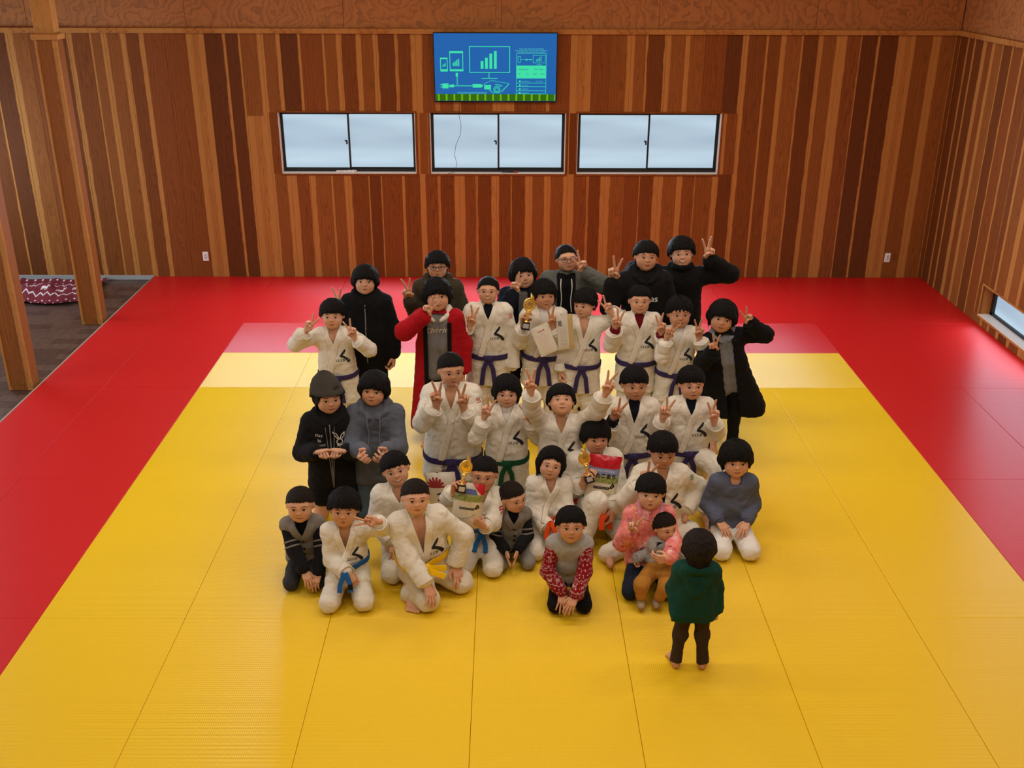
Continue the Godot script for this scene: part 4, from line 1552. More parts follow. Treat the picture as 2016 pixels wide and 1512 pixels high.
func hair_point(s: Array, noise: FastNoiseLite, a: float, f: float, q: int, style: String) -> Vector3:
	var keys := [0.0, 40.0, 65.0, 90.0, 115.0, 150.0, 180.0]
	var deg := absf(rad_to_deg(wrapf(a, -PI, PI)))
	var e: float = s[0][6]
	for t in 6:
		if deg >= keys[t] and deg <= keys[t + 1]:
			e = lerpf(s[0][t], s[0][t + 1], smoothstep(keys[t], keys[t + 1], deg))
	e += (6.0 * noise.get_noise_2d(sin(a) * 7.0, cos(a) * 7.0) + (3.0 if q % 3 == 0 else -2.0)) * (0.45 if s[1] < 0.04 else 1.0)
	if style == "spiky" and deg < 60.0:
		e += 7.0 if q % 4 < 2 else -5.0
	var el := deg_to_rad(lerpf(90.0, e, pow(f, 0.9)))
	var dir := Vector3(sin(a) * cos(el), sin(el), cos(a) * cos(el))
	var base := head_r(dir) if el > -0.5 else head_r(Vector3(sin(a) * cos(-0.5), sin(-0.5), cos(a) * cos(-0.5)))
	if el < -0.15 and deg > 50.0:
		base = minf(maxf(base, 0.36 / maxf(cos(el), 0.35)), 0.75)
	var taper := 1.0 - 0.55 * pow(minf(f, 1.0), 5.0)
	var strand: float = 1.0 + s[2] * (noise.get_noise_3d(sin(a) * 14.0, cos(a) * 14.0, el * 1.6) * 2.2 + (0.35 if q % 2 == 0 else -0.35))
	return dir * (base + (s[1] * 1.25 + 0.012) * taper * strand + 0.006)

func hair_mesh(style: String) -> Dictionary:
	var s: Array = HAIR[style]
	var noise := FastNoiseLite.new()
	noise.seed = style.hash() % 1000
	noise.frequency = 1.0
	var m := 72
	var rows := 13
	var v := PackedVector3Array()
	var uv := PackedVector2Array()
	var ix := PackedInt32Array()
	for r in rows + 2:
		for q in m:
			var a := TAU * q / m
			var f := minf(float(r) / rows, 1.0)
			var p := hair_point(s, noise, a, f, q, style)
			if r == rows + 1:
				p = p.normalized() * maxf(p.length() - (s[1] * 0.6 + 0.03), 0.05)
			v.append(p)
			uv.append(Vector2(absf(2.0 * q / m - 1.0), f))
	for r in rows + 1:
		for q in m:
			var q2 := (q + 1) % m
			ix.append_array(PackedInt32Array([r * m + q, r * m + q2, (r + 1) * m + q, (r + 1) * m + q, r * m + q2, (r + 1) * m + q2]))
	var d := smooth({"v": v, "i": ix})
	for q in v.size() - m:
		if d.n[q].dot(v[q]) < 0.0:
			d.n[q] = -d.n[q]
	agree(d)
	# tufts lying over the shell and ending in points past its edge
	var r := RandomNumberGenerator.new()
	r.seed = 31
	var list := [d]
	var crew: bool = s[1] < 0.04
	var count := 60 if crew else 120
	for k in count:
		var a := TAU * (k + r.randf_range(-0.4, 0.4)) / count + (0.0 if k % 2 == 0 else 0.1)
		var f0 := r.randf_range(0.05, 0.75)
		var f1 := r.randf_range(0.96, 1.0) if crew else r.randf_range(0.93, 1.1)
		var swing := r.randf_range(-0.16, 0.16)
		var wide := r.randf_range(0.012, 0.024) * (0.5 if crew else 1.0)
		var pts := []
		var rr := []
		for t in 6:
			var u := t / 5.0
			var p := hair_point(s, noise, a + swing * u * u, lerpf(f0, f1, u), 1, style)
			pts.append(p * (1.0 - 0.012 * (1.0 - u)) - p.normalized() * wide * 0.35)
			rr.append(wide * [0.3, 0.9, 1.0, 0.85, 0.55, 0.06][t])
		list.append(tube(pts, rr, 5))
	var all := join(list)
	var nv: int = all.v.size()
	while uv.size() < nv:
		uv.append(Vector2(fmod(uv.size() * 0.137, 1.0), 0.5))
	all.uv = uv
	return all

func tail_mesh(style: String) -> Dictionary:
	var out := []
	if style in ["ponytail", "tied", "fringe"]:
		var pts := []
		var rr := []
		var n := 9
		for q in n:
			var t := float(q) / (n - 1)
			if style == "ponytail":
				pts.append(Vector3(0.26 + 0.16 * t, 0.34 - 0.66 * t * t, -0.12 - 0.1 * sin(t * 3.0)))
				rr.append([0.07, 0.1, 0.12, 0.125, 0.12, 0.105, 0.085, 0.06, 0.02][q])
			else:
				pts.append(Vector3(0.02, 0.18 - 0.62 * t, -0.46 - 0.1 * sin(t * 3.0)))
				rr.append([0.06, 0.09, 0.1, 0.1, 0.095, 0.085, 0.07, 0.05, 0.02][q])
		out.append(tube(pts, rr, 10))
	return join(out)

# ---------------------------------------------------------------- people
const GLYPH := {
	"ku": [[0.62, 1.0, 0.1], [0.5, 0.8, 0.2], [0.22, 0.48, 0.17], [0.2, 0.42, 0.2], [0.45, 0.34, 0.2], [0.72, 0.12, 0.24], [0.86, -0.1, 0.24]],
	"riku": [[[0, 0, 0, 1], [0, 1, 0.3, 1, 0.2, 0.6, 0.32, 0.35, 0.12, 0.3]], [[0.42, 0.9, 0.95, 0.9], [0.68, 1, 0.68, 0.68], [0.36, 0.68, 1, 0.68], [0.58, 0.68, 0.42, 0.45], [0.78, 0.68, 0.95, 0.48], [0.42, 0.32, 0.98, 0.32], [0.68, 0.5, 0.68, 0.02], [0.34, 0.02, 1, 0.02]]],
	"to": [[[0.25, 0.95, 0.38, 0.8], [0.2, 0.68, 0.34, 0.54], [0.05, 0.3, 0.98, 0.4], [0.68, 1, 0.68, 0]]],
	"nen": [[[0.3, 1, 0.1, 0.7], [0.22, 0.85, 0.9, 0.85], [0.28, 0.85, 0.28, 0.4], [0.28, 0.62, 0.85, 0.62], [0.05, 0.4, 0.95, 0.4], [0.55, 0.85, 0.55, 0]]],
	"naka": [[[0.1, 0.75, 0.1, 0.35], [0.1, 0.75, 0.9, 0.75, 0.9, 0.35, 0.1, 0.35], [0.5, 1, 0.5, 0]]],
	"hei": [[[0.1, 0.95, 0.9, 0.95], [0.25, 0.8, 0.32, 0.6], [0.75, 0.8, 0.66, 0.6], [0.02, 0.48, 0.98, 0.48], [0.5, 0.95, 0.5, 0]]],
	"s": [[[0.9, 0.95, 0.15, 0.95, 0.1, 0.55, 0.9, 0.5, 0.88, 0.05, 0.08, 0.05]]],
	"bunny": [[[0.42, 0.42, 0.2, 0.7, 0.05, 1.0, 0.3, 0.85, 0.5, 0.45], [0.55, 0.45, 0.62, 0.75, 0.85, 0.98, 0.82, 0.7, 0.62, 0.42], [0.42, 0.42, 0.3, 0.3, 0.34, 0.14, 0.55, 0.1, 0.7, 0.2, 0.68, 0.36, 0.55, 0.45], [0.34, 0.08, 0.5, 0.02, 0.34, -0.04, 0.7, 0.06, 0.72, -0.04, 0.5, 0.02]]]}

var noise3: FastNoiseLite
var T := {}        # templates: hands, feet, heads, hair, face patches
var texts := {}
var results := []
var people := []

func vec(a: Array, i: int) -> Vector3:
	return Vector3(a[i], a[i + 1], a[i + 2])

# print laid on a garment: triangles in the plane of ax, ay, pushed along dir to where the cloth ends
func decal(f: Field, tri: PackedVector2Array, org: Vector3, ax: Vector3, ay: Vector3, dir: Vector3, size: float, lift := 0.0035) -> Dictionary:
	var v := PackedVector3Array()
	var n := PackedVector3Array()
	var ix := PackedInt32Array()
	var seen := {}
	for q in tri.size():
		var k := tri[q]
		if not seen.has(k):
			seen[k] = v.size()
			var p := org + ax * k.x * size + ay * k.y * size
			var t := f.exit(p, dir, 0.4)
			if t < 0.0:
				t = 0.06
			v.append(p + dir * (t + lift))
			n.append(dir)
		ix.append(seen[k])
	return agree({"v": v, "n": n, "i": ix})

func strokes(lines: Array, w: float) -> PackedVector2Array:
	var out := PackedVector2Array()
	for l in lines:
		for q in range(0, l.size() - 3, 2):
			var a := Vector2(l[q] - 0.5, l[q + 1] - 0.5)
			var b := Vector2(l[q + 2] - 0.5, l[q + 3] - 0.5)
			var e := (b - a).normalized() * w * 0.4
			var s := e.orthogonal().normalized() * w / 2.0
			out.append_array(PackedVector2Array([a - e + s, b + e + s, b + e - s, a - e + s, b + e - s, a - e - s]))
	return out

func brush(pts: Array) -> PackedVector2Array:
	var out := PackedVector2Array()
	for q in pts.size() - 1:
		var a := Vector2(pts[q][0] - 0.5, pts[q][1] - 0.5)
		var b := Vector2(pts[q + 1][0] - 0.5, pts[q + 1][1] - 0.5)
		var s := (b - a).orthogonal().normalized()
		var sa: Vector2 = s * pts[q][2] / 2.0
		var sb: Vector2 = s * pts[q + 1][2] / 2.0
		out.append_array(PackedVector2Array([a + sa, b + sb, b - sb, a + sa, b - sb, a - sa]))
		for k in 8:
			out.append_array(PackedVector2Array([b, b + Vector2.from_angle(TAU * k / 8.0) * pts[q + 1][2] / 2.0, b + Vector2.from_angle(TAU * (k + 1) / 8.0) * pts[q + 1][2] / 2.0]))
	return out

func torso(p: Dictionary, add: float) -> Array:
	var S: float = p.S
	var b: float = p.b
	var up: Vector3 = p.up
	var X: Vector3 = p.X
	var F: Vector3 = p.F
	var J: Array = p.J
	var tl: float = (J[1] - J[0]).length()
	var out := []
	for s in [-1.0, 1.0]:
		var r := 0.06 * S * b + add
		var m: Vector3 = J[0] + up * tl * 0.42 + X * s * 0.04 * S * b + F * 0.008 * S * b
		out.append([J[0] + X * s * 0.045 * S * b, m, r, r])
		out.append([m, J[0] + up * tl * 0.8 + X * s * 0.05 * S * b, r, 0.061 * S * b + add])
		var sh: Vector3 = J[3] if s < 0.0 else J[4]
		out.append([J[0] + up * tl * 0.82 + X * s * 0.04 * S, sh, 0.054 * S + add, 0.034 * S + add * 0.6])
		out.append([J[1] - up * 0.012 * S, sh, 0.03 * S + add * 0.5, 0.03 * S + add * 0.5])
	return out

func legs(p: Dictionary, r: Array, upto := 1.0) -> Array:
	var J: Array = p.J
	var S: float = p.S
	var out := []
	for s in 2:
		var h: Vector3 = J[9 + s]
		var k: Vector3 = J[11 + s]
		var a: Vector3 = J[13 + s]
		out.append([h, k, r[0] * S, r[1] * S])
		if upto > 0.0:
			out.append([k, k.lerp(a, upto), r[2] * S, r[3] * S])
	return out

func build_person(which: int) -> void:
	var p: Dictionary = people[which]
	var parts := []
	var S: float = p.S
	var hd: float = p.hd
	var up: Vector3 = p.up
	var X: Vector3 = p.X
	var F: Vector3 = p.F
	var J: Array = p.J
	var pel: Vector3 = J[0]
	var neck: Vector3 = J[1]
	var tl := (neck - pel).length()
	var b: float = p.b
	var pose: String = p.pose
	var top: String = p.get("top", "gi")
	var bot: String = p.get("bot", "gi")
	var headx := Transform3D(Basis(p.hb[0], p.hb[1], p.hb[2]).scaled_local(Vector3.ONE * hd * 1.1), J[2])
	# ---- body
	var caps := torso(p, -0.004)
	caps.append([neck - up * 0.03 * S, J[2] + headx.basis.y * -0.12, 0.2 * hd + 0.006, 0.21 * hd])
	for s in 2:
		caps.append([J[3 + s], J[5 + s], 0.031 * S, 0.026 * S])
		caps.append([J[5 + s], J[7 + s], 0.026 * S, 0.0175 * S])
		caps.append([J[9 + s], J[11 + s], 0.05 * S, 0.036 * S])
		caps.append([J[11 + s], J[13 + s], 0.036 * S, 0.023 * S])
		if not p.get("feet", 0):
			caps.append([J[13 + s], J[15 + s], 0.024 * S, 0.018 * S])
	var f := Field.new()
	f.setup(caps, 0.017, 0.03)
	f.caps(caps, 0.022)
	var body := [f.mesh(), moved(T.head, headx)]
	for s in 2:
		var h: Array = p.hands[s]
		if h[0] != "hidden":
			var y: Vector3 = h[1]
			var z: Vector3 = h[2]
			var x := y.cross(z).normalized()
			var sc: float = S * 0.72 * p.get("handscale", 1.0)
			var t := Transform3D(Basis(x * (1.0 if s == 0 else -1.0), y, z).scaled_local(Vector3.ONE * sc), J[7 + s])
			body.append(moved(T["hand_" + h[0]], t))
		if p.get("feet", 0):
			var fz: Vector3 = J[15 + s] - J[13 + s]
			fz = Vector3(fz.x, 0, fz.z).normalized()
			var fx := Vector3.UP.cross(fz).normalized()
			var ft := Transform3D(Basis(fx * (1.0 if s == 0 else -1.0), Vector3.UP, fz).scaled_local(Vector3.ONE * S * 0.82), Vector3(J[13 + s].x, 0.0, J[13 + s].z))
			body.append(moved(T.foot, ft))
	parts.append(["body", join(body), "skin%d" % (which % 3), ""])
	# ---- trousers
	var tr := []
	var tcell := 0.0135
	var amp := 0.006
	match bot:
		"gi":
			tr = legs(p, [0.066 * lerpf(1.0, b, 0.6), 0.058, 0.054, 0.05], 0.93)
			amp = 0.008
		"slim", "slim2", "baby":
			tr = legs(p, [0.06, 0.046, 0.045, 0.036], 0.97)
			if bot == "baby":
				tr = legs(p, [0.085, 0.078, 0.07, 0.06], 0.62)
		"jeans":
			tr = legs(p, [0.064, 0.05, 0.05, 0.046], 0.95)
		"shorts":
			for s in 2:
				tr.append([J[9 + s], J[9 + s].lerp(J[11 + s], 0.5), 0.068 * S, 0.07 * S])
	for s in [-1.0, 1.0]:
		tr.append([pel + X * s * 0.045 * S * b, pel + up * 0.06 * S + X * s * 0.04 * S * b, 0.064 * S * b, 0.06 * S * b])
	f = Field.new()
	f.setup(tr, tcell, 0.03)
	f.caps(tr, 0.032)
	f.finish([], [], noise3, amp * 0.6, 9.0)
	var tm := [f.mesh()]
	if bot in ["gi", "slim"] and pose == "st" or p.get("feet", 0):
		for s in 2:
			var ax: Vector3 = (J[13 + s] - J[11 + s]).normalized()
			var rr := (0.05 if bot == "gi" else 0.036) * S
			tm.append(cuff(J[11 + s].lerp(J[13 + s], 0.93 if bot == "gi" else 0.97), ax, rr, rr * 1.06, 0.05, 0.02, which + s))
	if bot == "baby":
		for s in 2:
			var sk := tube([J[11 + s].lerp(J[13 + s], 0.75), J[13 + s], J[13 + s].lerp(J[15 + s], 0.5) - Vector3(0, 0.005, 0), J[15 + s]], [0.024, 0.025, 0.026, 0.016], 12)
			parts.append(["sock", sk, "sock", ""])
	var tpart := {"gi": "trousers", "shorts": "shorts", "jeans": "jeans"}.get(bot, "trousers") as String
	parts.append([tpart, join(tm), p.get("bc", "gi"), ""])
	var trf := f
	# ---- inner shirt
	if p.get("under", "") != "":
		var ic := torso(p, 0.004 if top == "gi" else 0.008)
		ic.append([neck - up * 0.03 * S, neck + up * 0.012 * S, 0.25 * hd, 0.235 * hd])
		if top != "gi":
			for s in [-1.0, 1.0]:
				ic.append([pel + X * s * 0.04 * S, pel - up * 0.05 * S + X * s * 0.045 * S, 0.064 * S * b, 0.066 * S * b])
		f = Field.new()
		f.setup(ic, 0.014, 0.02)
		f.caps(ic, 0.025)
		f.finish([], [], noise3, 0.003, 9.0)
		parts.append(["shirt", f.mesh(), p.under, ""])
		if p.has("chest") and top == "coat":
			chest_print(p, f, parts)
		if p.get("strings", "") != "":
			drawstrings(p, f, parts)
	# ---- jacket
	var fat: float = p.get("fat", 1.0)
	var add := 0.013 if top == "gi" else 0.012 * fat + (0.006 if top in ["coat", "jacket"] else 0.0)
	var jc := torso(p, add)
	var cuts := []
	var carves := []
	var hemv := -0.16 * S
	if top in ["hoodie", "sweater", "vest", "cardigan"]:
		hemv = -0.055 * S
	if top == "jacket":
		hemv = -0.09 * S
	if pose in ["se", "sit"]:
		for s in 2:
			var sgn := -1.0 if s == 0 else 1.0
			var reach := 0.42 if top == "gi" else 0.12
			jc.append([J[9 + s] - up * 0.01 * S, J[9 + s].lerp(J[11 + s], reach) + Vector3(0, 0.012 * S, 0), 0.058 * S * b + add, 0.056 * S + add])
		if top != "gi":
			cuts.append([pel + up * hemv * 0.6, -up])
	elif top == "coat":
		var hem: float = p.hem
		var bottom := Vector3(pel.x, hem, pel.z)
		var fl: float = p.get("flare", 0.03)
		for s in [-1.0, 1.0]:
			jc.append([pel + up * 0.1 * S + X * s * 0.05 * S, bottom + X * s * (0.06 * S + fl) + Vector3(0, 0.02, 0), 0.066 * S + add, 0.085 * S + add])
		jc.append([pel + up * 0.1 * S, bottom + Vector3(0, 0.02, 0), 0.06 * S + add, 0.1 * S + add])
		cuts.append([bottom, Vector3.DOWN])
	else:
		for s in [-1.0, 1.0]:
			jc.append([pel + up * 0.08 * S + X * s * 0.043 * S * b, pel + up * hemv + X * s * 0.058 * S * b, 0.064 * S * b + add, (0.075 if top == "gi" else 0.066) * S * b + add])
		cuts.append([pel + up * hemv, -up])
	var vb := 0.72 * tl
	if p.get("deepv", 0) == 1:
		vb = 0.58 * tl
	if p.get("deepv", 0) == 2:
		vb = 0.36 * tl
	if top == "gi" and p.get("low", 0):
		vb = 0.62 * tl
	if pose != "st" and top == "gi" and p.get("deepv", 0) == 0:
		vb = 0.74 * tl
	var slope := 0.041 * S / maxf(tl - vb, 0.05)
	var open: float = p.get("open", 0.0)
	if top == "gi":
		carves.append([pel + up * vb, up, X, F, slope, 0.0, 0.03 * S, tl])
	elif open > 0.0:
		carves.append([pel - up * 0.9, up, X, F, 0.0, open, 0.02 * S, 0.9 + tl])
	elif top == "vest":
		carves.append([pel + up * tl * 0.68, up, X, F, 0.042 * S / (tl * 0.32), 0.0, 0.03 * S, tl])
	elif p.get("hood", 0) == 0 and p.get("collar", 0) == 0:
		carves.append([pel + up * tl * 0.9, up, X, F, 0.4, 0.02 * S, 0.035 * S, tl * 0.3])
	# hood
	var hood: int = p.get("hood", 0)
	var hoodcaps := []
	if hood in [1, 2] or p.has("hoodc"):
		var prev := Vector3.ZERO
		var prevr := 0.0
		for q in 9:
			var a := deg_to_rad(-165.0 + 330.0 * q / 8.0)
			var fr := smoothstep(1.2, 2.9, absf(a))
			var pt: Vector3 = neck + up * lerpf(0.02, -0.035, fr) * S + X * sin(a) * lerpf(0.06, 0.075, fr) * S - F * cos(a) * 0.06 * S + F * 0.008 * S
			var hr := lerpf(0.025, 0.012, fr) * S
			if q > 0:
				hoodcaps.append([prev, pt, prevr, hr])
			prev = pt
			prevr = hr
		hoodcaps.append([neck - F * 0.05 * S + up * 0.02 * S, neck - F * 0.085 * S - up * 0.04 * S, 0.036 * S, 0.042 * S])
	if hood == 3:
		for s in [-1.0, 1.0]:
			hoodcaps.append([neck - F * 0.06 * S + X * s * 0.075 * S - up * 0.005 * S, neck - F * 0.085 * S - up * 0.15 * S + X * s * 0.012 * S, 0.036 * S, 0.03 * S])
			hoodcaps.append([neck - F * 0.06 * S + X * s * 0.075 * S, neck + X * s * 0.05 * S + F * 0.05 * S - up * 0.01 * S, 0.036 * S, 0.026 * S])
		hoodcaps.append([neck - F * 0.07 * S + X * 0.06 * S + up * 0.01 * S, neck - F * 0.07 * S - X * 0.06 * S + up * 0.01 * S, 0.036 * S, 0.036 * S])
	if p.get("collar", 0):
		for q in 8:
			var a0 := TAU * q / 8.0
			var a1 := TAU * (q + 1) / 8.0
			hoodcaps.append([neck + up * 0.02 * S + (X * sin(a0) + F * cos(a0)) * 0.05 * S, neck + up * 0.02 * S + (X * sin(a1) + F * cos(a1)) * 0.05 * S, 0.018 * S, 0.018 * S])
	var sleeves := [[], []]
	var cuffs := [null, null]
	for s in 2:
		var sh: Vector3 = J[3 + s]
		var el: Vector3 = J[5 + s]
		var wr: Vector3 = J[7 + s]
		var hand: String = p.hands[s][0]
		var fr := 0.9
		var r0 := 0.042 * S + add * 0.6
		var r1 := 0.036 * S + add * 0.7
		if top == "gi":
			fr = 0.6 if hand in ["v", "grip"] else 0.85
			r0 = 0.043 * S + 0.006
			r1 = 0.043 * S + 0.007
			fr = p.get("rsleeve" if s == 0 else "lsleeve", fr)
		elif top == "coat":
			r0 = 0.055 * S
			r1 = 0.05 * S
		if hand == "hidden":
			fr = 1.1
		var e := el.lerp(wr, fr)
		sleeves[s] = [[sh, el, r0, r0 * 0.98], [el, e, r0 * 0.98, r1]]
		var ax := (wr - el).normalized()
		cuffs[s] = cuff(e, ax, r1 * 1.0, r1 * (1.03 if top in ["gi", "coat"] else 0.78), 0.035, 0.03, which * 1.7 + s * 2.0)
	var own := not p.has("sc")
	var hoodown := not p.has("hoodc")
	var jall := jc.duplicate()
	if own:
		jall.append_array(sleeves[0])
		jall.append_array(sleeves[1])
	if hoodown:
		jall.append_array(hoodcaps)
	f = Field.new()
	f.setup(jall, 0.011 if top != "coat" else 0.0125, 0.04)
	f.caps(jc, 0.05)
	f.finish(cuts, carves, noise3, 0.0, 8.0)
	if own:
		f.caps(sleeves[0], 0.032)
		f.caps(sleeves[1], 0.032)
	if hoodown:
		f.caps(hoodcaps, 0.012)
	f.finish([], [], noise3, 0.0048 if top == "gi" else 0.004, 9.0, 0.006 if top == "coat" and p.tc == "black" else 0.0)
	var jm := [f.mesh()]
	if own:
		jm.append(cuffs[0])
		jm.append(cuffs[1])
	var jname := {"gi": "jacket", "hoodie": "hoodie", "coat": "coat", "sweater": "sweatshirt", "vest": "cardigan", "cardigan": "cardigan"}.get(top, "jacket") as String
	parts.append([jname, join(jm), p.get("tc", "gi"), ""])
	if not own:
		for s in 2:
			var sf := Field.new()
			sf.setup(sleeves[s], 0.0095, 0.02)
			sf.caps(sleeves[s], 0.02)
			sf.finish([], [], noise3, 0.005, 9.0)
			parts.append(["sleeve", join([sf.mesh(), cuffs[s]]), p.sc, jname])
			if p.get("stripes", 0):
				for q in 2:
					var c0: Vector3 = J[3 + s].lerp(J[5 + s], 0.66 + 0.2 * q)
					var axs: Vector3 = (J[5 + s] - J[3 + s]).normalized()
					var sd := axs.cross(F).normalized()
					var pts := []
					var nn := []
					for a in 18:
						var dr: Vector3 = sd * cos(TAU * a / 18.0) + axs.cross(sd) * sin(TAU * a / 18.0)
						var t := sf.exit(c0, dr, 0.12)
						pts.append(c0 + dr * (maxf(t, 0.03) + 0.0005))
						nn.append(dr)
					parts.append(["sleeve_stripe", ribbon(pts, nn, 0.011, 0.003, true), "greyvest", jname])
	if not hoodown:
		var hf := Field.new()
		hf.setup(hoodcaps, 0.0095, 0.02)
		hf.caps(hoodcaps, 0.014)
		hf.finish([], [], noise3, 0.004, 10.0)
		parts.append(["hood", hf.mesh(), p.hoodc, jname])
	if top == "gi":
		gi_details(p, f, trf, parts, vb, slope, tl)
	else:
		plain_details(p, f, parts, tl, jname)
	if p.get("cuff", "") != "":
		for s in 2:
			if p.hands[s][0] != "hidden":
				var ax2: Vector3 = (J[7 + s] - J[5 + s]).normalized()
				parts.append(["shirt_cuff", join([tube([J[5 + s].lerp(J[7 + s], 0.3), J[5 + s].lerp(J[7 + s], 0.9)], [0.034 * S, 0.031 * S], 12), cuff(J[5 + s].lerp(J[7 + s], 0.92), ax2, 0.032 * S, 0.03 * S, 0.03, 0.02, s)]), p.cuff, "shirt"])
	# ---- face and hair
	var fx := headx
	var sets := [["eye", "eye_white", "eyewhite"], ["iris", "iris", "iris"], ["eyelid", "lid", "hair"], ["eyebrow", "brow", "brow"]]
	if p.get("hair", "") != "back":
		for q in sets:
			for s in [1.0, -1.0]:
				parts.append([q[0], {"share": q[1] + ("_l" if s > 0.0 else "_r"), "x": fx}, q[2], ""])
		var mouth: String = p.get("mouth", "plain")
		parts.append(["mouth", {"share": "mouth_" + mouth, "x": fx}, "lip", ""])
		if mouth == "smile":
			parts.append(["teeth", {"share": "teeth", "x": fx}, "tooth", ""])
	if p.get("hair", "") != "":
		parts.append(["hair", {"share": "hair_" + p.hair, "x": fx}, "hairbrown" if p.hair in ["baby", "back", "crew"] and which > 25 else "hair", ""])
	if p.get("hair", "") in ["ponytail", "tied", "fringe"]:
		parts.append(["ponytail", {"share": "tail_" + p.hair, "x": fx}, "hair", ""])
	if p.get("glasses", 0):
		parts.append(["glasses", {"share": "glasses%d" % p.glasses, "x": fx}, "frame", ""])
	if p.get("beanie", 0):
		parts.append(["beanie", {"share": "beanie", "x": fx}, "beanie", ""])
	results[which] = parts

func drawstrings(p: Dictionary, f: Field, parts: Array) -> void:
	var S: float = p.S
	var tl: float = (p.J[1] - p.J[0]).length()
	for s in [-1.0, 1.0]:
		var pts := []
		var rr := []
		for q in 9:
			var o: Vector3 = p.J[0] + p.up * tl * (0.94 - 0.055 * q * (1.0 if s < 0.0 else 1.15)) + p.X * s * (0.028 + 0.003 * sin(q * 0.9)) * S
			var t := f.exit(o, p.F, 0.3)
			pts.append(o + p.F * (maxf(t, 0.05) + 0.004))
			rr.append(0.0045)
		parts.append(["drawstring", tube(pts, rr, 6), p.strings, ""])

func chest_print(p: Dictionary, f: Field, parts: Array) -> void:
	var S: float = p.S
	var tl: float = (p.J[1] - p.J[0]).length()
	var J: Array = p.J
	var X: Vector3 = p.X
	var up: Vector3 = p.up
	match p.chest:
		"das":
			parts.append(["lettering", decal(f, texts["adidas"], J[0] + up * tl * 0.66, X, up, p.F, 0.2), "white", ""])
		"fila":
			parts.append(["lettering", decal(f, texts["FILA"], J[0] + up * tl * 0.7 - X * 0.09, X, up, p.F, 0.06), "white", ""])
		"cheri":
			parts.append(["lettering", decal(f, texts["Chérie"], J[0] + up * tl * 0.72, (X + up * 0.04).normalized(), (up + X * 0.25), p.F, 0.175), "cream", ""])
		"play":
			var y := 0.74
			for w in ["Play", "is", "Forever"]:
				parts.append(["lettering", decal(f, texts[w], J[0] + up * tl * y - X * 0.078, X, up, p.F, 0.085), "white", ""])
				y -= 0.075
			parts.append(["emblem", decal(f, strokes(GLYPH.bunny[0], 0.06), J[0] + up * tl * 0.68 + X * 0.062, X, up, p.F, 0.1), "white", ""])

